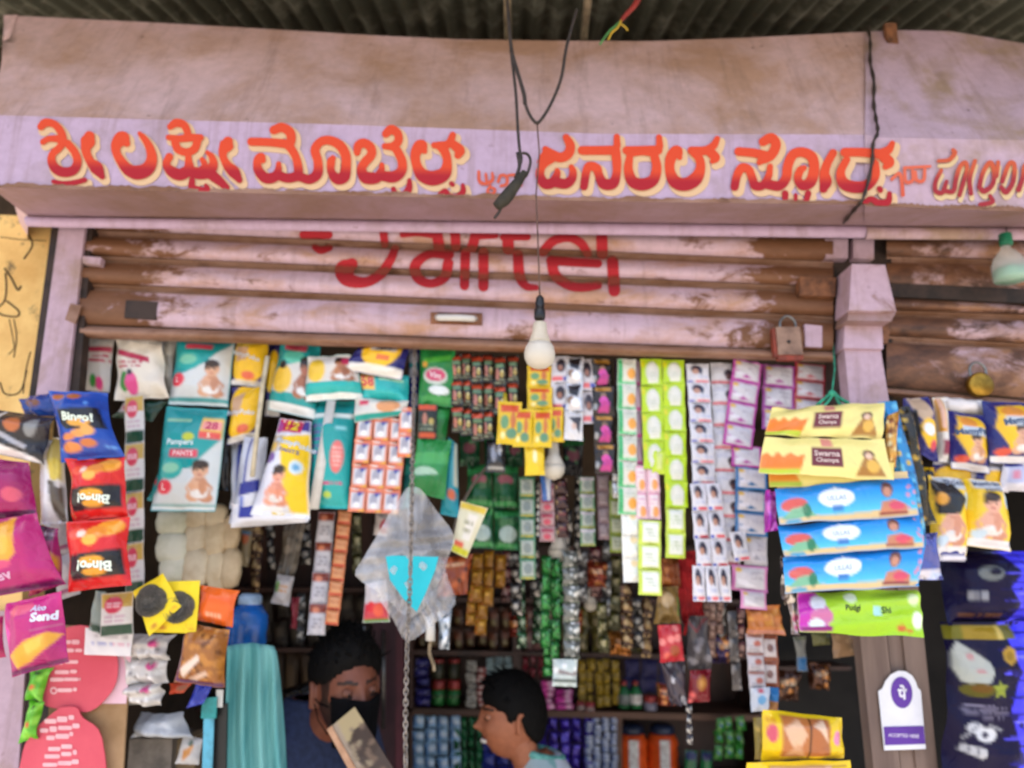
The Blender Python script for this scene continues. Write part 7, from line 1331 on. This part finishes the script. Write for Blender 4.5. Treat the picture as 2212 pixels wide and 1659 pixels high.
def hand(mb, w, fwd, up, side, s=1.0):
    """palm, four unequal curled fingers, thumb from the side"""
    fwd = fwd.normalized(); up = (up - fwd * up.dot(fwd)).normalized(); lat = fwd.cross(up)
    mb.tube([w, w + fwd * .03 * s, w + fwd * .085 * s], [.024 * s, .034 * s, .036 * s], 10)
    for i, L in enumerate((.068, .078, .072, .056)):
        b = w + fwd * .08 * s + lat * (.027 - .018 * i) * s
        mb.tube([b - fwd * .02 * s, b + fwd * L * .45 * s, b + fwd * L * .8 * s - up * .012 * s, b + fwd * L * .9 * s - up * .034 * s], [.0095 * s, .009 * s, .0085 * s, .007 * s], 8)
    t = w + fwd * .025 * s + lat * .03 * s * side
    mb.tube([t, t + (lat * side * .028 + fwd * .03 - up * .008) * s, t + (lat * side * .03 + fwd * .06 - up * .02) * s], [.013 * s, .011 * s, .009 * s], 8)
def ring_body(mb, rings):
    """rings: (centre, rx, ry)"""
    n = 28; base = len(mb.v)
    for c, rx, ry in rings:
        for k in range(n):
            a = 2 * math.pi * k / n; mb.v.append((c[0] + rx * math.cos(a), c[1] + ry * math.sin(a) * (1 if math.sin(a) > 0 else 1.05), c[2]))
    for i in range(len(rings) - 1):
        for k in range(n):
            k2 = (k + 1) % n; mb.f.append((base+i*n+k, base+i*n+k2, base+(i+1)*n+k2, base+(i+1)*n+k))
    mb.f.append(tuple(base + k for k in range(n))[::-1]); mb.f.append(tuple(base + (len(rings)-1)*n + k for k in range(n)))
def face_cols(v, R, C, s, base, lip, beard=None):
    q = (np.array(v) - np.array(C)) @ np.array(R) / s
    c = np.tile(srgb(base), (len(v), 1)); x, y, z = q.T
    lips = (y < -.085) & (np.abs(x) < .026) & (np.abs(z + .061) < .013); c[lips] = srgb(lip)
    br = (y < -.055) & (np.abs(np.abs(x) - .031) < .021) & (np.abs(z - .037 + .16 * np.abs(np.abs(x) - .031)) < .0045); c[br] = srgb('#1a120e')
    if beard is not None:
        b_ = (z < .045) & (z > -.14) & (y < -.004) & (y > -.092) & (np.abs(x) > np.where(z > -.02, .060, .040)) & (np.abs(x) < .0735) & ((z < -.01) | (y > -.045)); c[b_] = srgb(beard)
    return c
def eyes(par, R, C, s, lid=.5, skin='#8f5a42'):
    """small eyeballs, an upper lid that covers the share lid of each, a dark lash line"""
    for sx in (-1, 1):
        c = C + R @ (Vector((sx * .031, -.0765, .012)) * s)
        m = MB(); m.ell(c, (.0115 * s,) * 3, 14, 10); m.build('eye', plain('eye_white', '#a89c92', .3, 0, '#94887e', 5, 0), par)
        p = c + R @ (Vector((0, -.0085, -.002)) * s); m = MB(); m.ell(p, (.0055 * s,) * 3, 10, 8); m.build('iris', plain('iris', '#1a100a', .2, 0, '#0d0805', 5, 0), par)
        m = MB(); z0 = .012 - .024 * lid
        for r in (.0130,):
            for i in range(9):
                for k in range(13):
                    a = math.pi * k / 12; b = math.asin(max(-1, min(1, z0 / .0130))) + (math.pi / 2 - math.asin(max(-1, min(1, z0 / .0130)))) * i / 8
                    m.v.append(tuple(c + R @ (Vector((r * 1.25 * math.cos(b) * math.cos(a), -r * math.cos(b) * math.sin(a), r * math.sin(b))) * s)))
            m.f += [tuple(int(q) for q in f) for f in grid_faces(12, 8)]
        m.build('eyelid', plain('eyelid_skin', skin, .55, 0, skin, 5, 0), par)
        m = MB(); m.tube([c + R @ (Vector((.0160 * math.cos(a), -.0132 * math.sin(a) * .97, z0 - .002 * (1 - math.sin(a)))) * s) for a in np.linspace(.15, 2.99, 11)], .0017 * s, 6); m.build('lashes', plain('lashes', '#1c120d', .6, 0, '#140c08', 5, 0), par)
# ---------------- shopkeeper, seated, masked
dm = 2.12; C = P(748, 1490, dm); R = rot(math.radians(36), math.radians(4), math.radians(-4)); s = 1.06
po = Vector((C.x - .08, C.y + .12, .15))
man = thing('person', po, 'shopkeeper with thick black hair, black face mask and navy T-shirt, head bent over a board', 'person')
mb = MB(); head_pts(mb, R, C, s)
nk = C + R @ Vector((0, .045, -.085)); ch_ = Vector((C.x - .125, C.y + .12, C.z - .215))
mb.tube([nk + Vector((.0, 0, .03)), nk * .5 + (ch_ + Vector((.01, -.0, .10))) * .5, ch_ + Vector((0, 0, .07))], [.056, .060, .078], 16)
cx, cy, sz = ch_.x, ch_.y, ch_.z + .145
BY = Matrix.Rotation(math.radians(50), 3, 'Z')
def bw_(x, y, z): return BY @ Vector((x, y, 0)) + Vector((cx, cy, z))
def torso(mb, gr, top=True):
    t = MB(); ring_body(t, [((0, .02, sz - .62), .16 + gr, .11 + gr), ((0, .02, sz - .45), .155 + gr, .11 + gr), ((0, 0, sz - .28), .17 + gr, .115 + gr), ((0, 0, sz - .13), .18 + gr, .11 + gr), ((0, 0, sz - .07), .15 + gr, .092 + gr), ((0, 0, sz - .025), .105 + gr, .078 + gr), ((.01, -.005, sz + .03), .074 + gr * .8, .066 + gr * .8)])
    mb.add([bw_(*p) for p in t.v], t.f)
def arm(mb, sd, gr, upto=3):
    q = [(sd * .125, 0, sz - .085), (sd * .175, 0, sz - .105), (sd * .20, -.04, sz - .21), (sd * .24, -.08, sz - .325), (sd * .17, -.18, sz - .335), (sd * .11, -.28, sz - .345)]
    pts = [bw_(*p) for p in q]; rr = [.062, .062, .05, .042, .040, .028]
    mb.tube(pts[:upto + 1], [r + gr for r in rr[:upto + 1]], 14)
    return pts[3], pts[5]
torso(mb, 0)
for sd in (-1, 1):
    el, wr = arm(mb, sd, 0, 5); hand(mb, wr, wr - el, Vector((0, 0, 1)), -sd)
hip = Vector((cx, cy + .02, sz - .62))
for sd in (-1, 1):       # seated legs
    a = hip + Vector((sd * .085, 0, 0)); kn = a + Vector((sd * .05, -.22, .0)); an = Vector((kn.x, kn.y + .04, .21))
    mb.tube([a, a * .5 + kn * .5, kn, kn * .5 + an * .5, an], [.085, .075, .058, .052, .036], 14)
    mb.tube([an + Vector((0, .02, -.02)), an + Vector((0, -.06, -.035)), an + Vector((0, -.14, -.04))], [.034, .036, .026], 10)
body = remesh('body', mb, .0042, man, SKIN, lambda v: face_cols(v, R, C, s, '#7d4a36', '#5a3028', '#241812'))
eyes(man, R, C, s, .86, '#6d402e')
mb = MB(); torso(mb, .010)
for sd in (-1, 1): arm(mb, sd, .014, 2)
remesh('t_shirt', mb, .006, man, CLOTH_NAVY, None, smooth=4)
mb = MB(); ring_body(mb, [((hip.x, hip.y, hip.z - .08), .16, .125), ((hip.x, hip.y, hip.z + .06), .165, .12)])
for sd in (-1, 1):
    a = hip + Vector((sd * .085, 0, 0)); kn = a + Vector((sd * .05, -.22, .0)); an = Vector((kn.x, kn.y + .04, .24)); mb.tube([a, kn, kn * .4 + an * .6, an], [.096, .07, .06, .055], 14)
remesh('trousers', mb, .009, man, plain('dark_trousers', '#26262c', .9), None)
hr = MB(); g = np.random.default_rng(2); W_ = [(g.normal(0, 6), g.normal(0, 6), g.normal(0, 6), g.uniform(0, 6)) for _ in range(9)]
def hf(d):
    hl = .44 - .10 * d.y - .30 * max(0, d.y) - .55 * max(0, abs(d.x) - .45)      # hairline: lower at the sides and back
    t = np.clip((d.z - hl + .0) / .30, -1, 1)
    wob = sum(math.sin(a*d.x*1.6 + b*d.y*1.6 + c*d.z*1.6 + p) for a, b, c, p in W_) / 9
    if d.z < hl and d.y > .5 and d.z > -.5: t = max(t, .12)
    return (.90 if t < 0 else 1.0 + .30 * t ** .5 + .05 * wob)
hair_shell(hr, R, C, s, hf, off=(0, .004, .004))
for k in range(420):      # loose tufts
    th, ph = g.uniform(0, 1.15), g.uniform(0, 6.28); d = Vector((math.sin(th) * math.cos(ph), math.sin(th) * math.sin(ph), math.cos(th)))
    if d.z < .42 - .3 * d.y: continue
    r = hf(d) * .97; p0 = Vector((.076 * d.x * r, .096 * d.y * r, .118 * d.z * r)); t_ = Vector((g.normal(), g.normal(), g.normal())) * .006
    hr.tube([C + R @ (p0 * s), C + R @ ((p0 * 1.05 + t_ * .5) * s), C + R @ ((p0 * 1.08 + t_ * 1.2) * s)], [.0035, .0026, .0008], 4)
hr.build('hair', HAIR, man)
mk = MB(); v = []; nu, nv = 26, 16         # mask over nose, mouth and chin
for j in range(nv + 1):
    for i in range(nu + 1):
        u, w = i / nu * 2 - 1, j / nv
        z = .001 - .112 * w + .004 * abs(u) * (1 - 1.6 * w); x = .070 * math.sin(u * 1.25) * (1 - .16 * w)
        y = -.103 * (math.cos(u * 1.25) ** .62) * (1 - .05 * w) - .021 * math.exp(-(u / .32) ** 2) * (1 - .5 * w) - .006
        v.append(C + R @ (Vector((x, y, z)) * s))
o = obj('face_mask', v, grid_faces(nu, nv), MASKC, man); md = o.modifiers.new('th', 'SOLIDIFY'); md.thickness = .003
for z in (-.022, -.085):
    m = MB(); m.tube([C + R @ (Vector(q) * s) for q in ((-.064, -.045, z), (-.078, -.015, z * .6 - .004), (-.083, .012, -.006))], .0018, 5); m.build('ear_loop', MASKC, man)
stl = thing('wooden_stool', Vector((hip.x, hip.y, .15)), 'plain wooden stool under the shopkeeper', 'stool')
zt = hip.z - .10; m = MB(); m.box((hip.x - .17, hip.y - .14, zt - .035), (hip.x + .17, hip.y + .16, zt)); m.build('seat', SHELFWOOD, stl, smooth=False)
for a in (-1, 1):
    for b in (-1, 1):
        m = MB(); m.box((hip.x + a * .13 - .018, hip.y + b * .11 - .018 + .01, .15), (hip.x + a * .13 + .018, hip.y + b * .11 + .018 + .01, zt - .036)); m.build('leg', SHELFWOOD, stl, smooth=False)
bd = thing('worn_board', P(800, 1700, 1.98), 'worn brown board with a pale edge leaning before the masked shopkeeper', 'board')
bs = Surf([P(712, 1572, 1.96), P(766, 1527, 1.96), P(900, 1740, 1.90), P(826, 1780, 1.90)], 0, 0, 0, 5); v, f, c = surf_mesh(bs, '#44362e', [('e', .3, .06, .9, .16, '#a8966f'), ('p', [(0,0),(.3,0),(.22,.3),(.3,.5),(0,.6)], '#a3917c'), ('e', .7, .3, .4, .14, '#3a2a20'), ('b', 24, .1, .15, 1, 1, .03, '#6a5646'), ('b', 14, .0, .1, .6, .5, .025, '#8a7a62'), ('e', .6, .8, .4, .12, '#5a4438')])
o = obj('board_face', v, f, CARD, bd, None, c)
m = MB(); m.quadbox([P(713, 1573, 1.963), P(766, 1529, 1.963), P(899, 1740, 1.903), P(827, 1779, 1.903)], .01); m.build('board_back', DARKWOOD, bd, smooth=False)
m = MB(); m.quadbox([P(706, 1576, 1.955), P(716, 1568, 1.955), P(826, 1764, 1.895), P(812, 1772, 1.895)], .02); m.build('board_edge', plain('pale_board_edge', '#c79a78', .7, 0, '#a87c5c', 20), bd, smooth=False)
# ---------------- boy in profile, smiling
db_ = 2.36; C = P(1104, 1551, db_); R = rot(math.radians(-80), math.radians(2), 0); s = .93
po = Vector((C.x + .05, C.y, .15))
boy = thing('person', po, 'smiling boy with short black hair and pale patterned shirt, in profile facing left', 'person')
mb = MB(); head_pts(mb, R, C, s, .75, 1, .85)
cx, cy, sz = C.x + .10, C.y + .02, C.z - .125
mb.tube([C + Vector((.03, 0, -.06)), C + Vector((.05, .008, -.125)), Vector((cx, cy, sz - .01))], [.046, .044, .056], 14)
def torso2(mb, gr):
    ring_body(mb, [((cx, cy, sz - .46), .105 + gr, .125 + gr), ((cx, cy, sz - .30), .10 + gr, .12 + gr), ((cx, cy, sz - .12), .10 + gr, .135 + gr), ((cx, cy, sz - .04), .085 + gr, .13 + gr), ((cx, cy, sz + .0), .062 + gr, .085 + gr), ((cx - .008, cy, sz + .03), .048 + gr, .05 + gr)])
torso2(mb, 0)
def arm2(mb, sd, gr, upto):
    sh = Vector((cx, cy + sd * .135, sz - .05)); el = sh + Vector((.0, sd * .03, -.20)); wr = el + Vector((-.15, -sd * .02, -.05))
    mb.tube([sh, sh * .5 + el * .5, el, el * .5 + wr * .5, wr][:upto], [x + gr for x in (.044, .038, .032, .03, .022)][:upto], 12); return el, wr
for sd in (-1, 1):
    el, wr = arm2(mb, sd, 0, 5); hand(mb, wr, wr - el, Vector((0, 0, 1)), sd, .72)
for sd in (-1, 1):
    a = Vector((cx, cy + sd * .06, sz - .46)); an = Vector((cx, cy + sd * .07, .19)); kn = a * .5 + an * .5 + Vector((-.01, 0, 0)); mb.tube([a, kn, kn * .5 + an * .5, an], [.07, .046, .042, .028], 12); mb.tube([an + Vector((.02, 0, -.01)), an + Vector((-.06, 0, -.02)), an + Vector((-.12, 0, -.022))], [.026, .028, .02], 8)
remesh('body', mb, .004, boy, SKIN, lambda v: face_cols(v, R, C, s, '#a86748', '#7a3830'))
eyes(boy, R, C, s, .7, '#a86a4a')
m = MB()
for k in range(7): # upper teeth in the smile
    x = (k - 3) * .0062; p = C + R @ (Vector((x, -.0945 + .5 * x * x / .02, -.0605)) * s); m.ell(p, (.0038, .0038, .0052), 8, 6)
m.build('teeth', plain('teeth', '#e8e2d6', .3, 0, '#d8d0c2', 5, 0), boy)
mb = MB(); torso2(mb, .010)
for sd in (-1, 1): arm2(mb, sd, .014, 3)
def shirtc(v):
    z = np.sin(v[:, 2] * 90 + 3 * np.sin(v[:, 1] * 40)) + np.sin(v[:, 1] * 80 + v[:, 0] * 60); c = np.tile(srgb('#a9bcbe'), (len(v), 1)); c[z > 1.3] = srgb('#c9a0aa'); c[z < -1.4] = srgb('#7fa8a4'); c[v[:, 0] > cx + .03] = srgb('#c4c8d0'); return c
remesh('shirt', mb, .006, boy, printed('shirt_cloth', .9, 0, .05, 90), shirtc, smooth=3)
m = MB(); m.tube([Vector((cx - .01 + .062 * math.cos(a), cy + .058 * math.sin(a), sz + .028 - .012 * math.cos(a))) for a in np.linspace(-2.6, 2.6, 18)], .011, 8); m.build('collar', plain('teal_collar', '#6fb0a4', .9, 0, '#3f7f78', 60), boy)
mb = MB()
for sd in (-1, 1):
    a = Vector((cx, cy + sd * .06, sz - .47)); mb.tube([a + Vector((0, 0, .05)), a + Vector((0, 0, -.12)), a + Vector((0, 0, -.2))], [.08, .072, .066], 12)
remesh('shorts', mb, .009, boy, plain('navy_shorts', '#23305a', .9), None)
hr = MB(); W2 = [(g.normal(0, 5), g.normal(0, 5), g.normal(0, 5), g.uniform(0, 6)) for _ in range(7)]
def hf2(d):
    fr = max(0, -d.y); ax = abs(d.x)
    hl = .16 + .10 * fr - .05 * math.sin(d.x * 9) if d.y < -.30 else (-.02 - .5 * max(0, .16 - abs(d.y + .16)) if d.y < .06 else -.10 - .62 * min(1, max(0, d.y - .06) * 1.6))
    if d.y < -.3: hl += .24 * max(0, .55 - ax)
    t = np.clip((d.z - hl) / .20, -1, 1); wob = sum(math.sin(a*d.x + b*d.y + c*d.z + p) for a, b, c, p in W2) / 7
    return .9 if t < 0 else 1.0 + .17 * t ** .5 + .03 * wob + .05 * fr * t
hair_shell(hr, R, C, s, hf2, off=(0, .006, .008))
for k in range(420):
    th, ph = g.uniform(0, 1.5), g.uniform(0, 6.28); d = Vector((math.sin(th) * math.cos(ph), math.sin(th) * math.sin(ph), math.cos(th)))
    if d.z < .3 - .4 * d.y + .2 * max(0, -d.y): continue
    r = hf2(d) * .98; q = Vector((.076 * d.x * r, .096 * d.y * r, .118 * d.z * r)); dn = Vector((g.normal() * .5, -.6 + .4 * g.normal(), -.3 + .4 * g.normal())) * .022
    hr.tube([C + R @ (q * s), C + R @ ((q * 1.03 + dn * .6) * s), C + R @ ((q * 1.03 + dn * 1.4) * s)], [.0042, .0034, .0006], 4)
hr.build('hair', HAIR, boy)
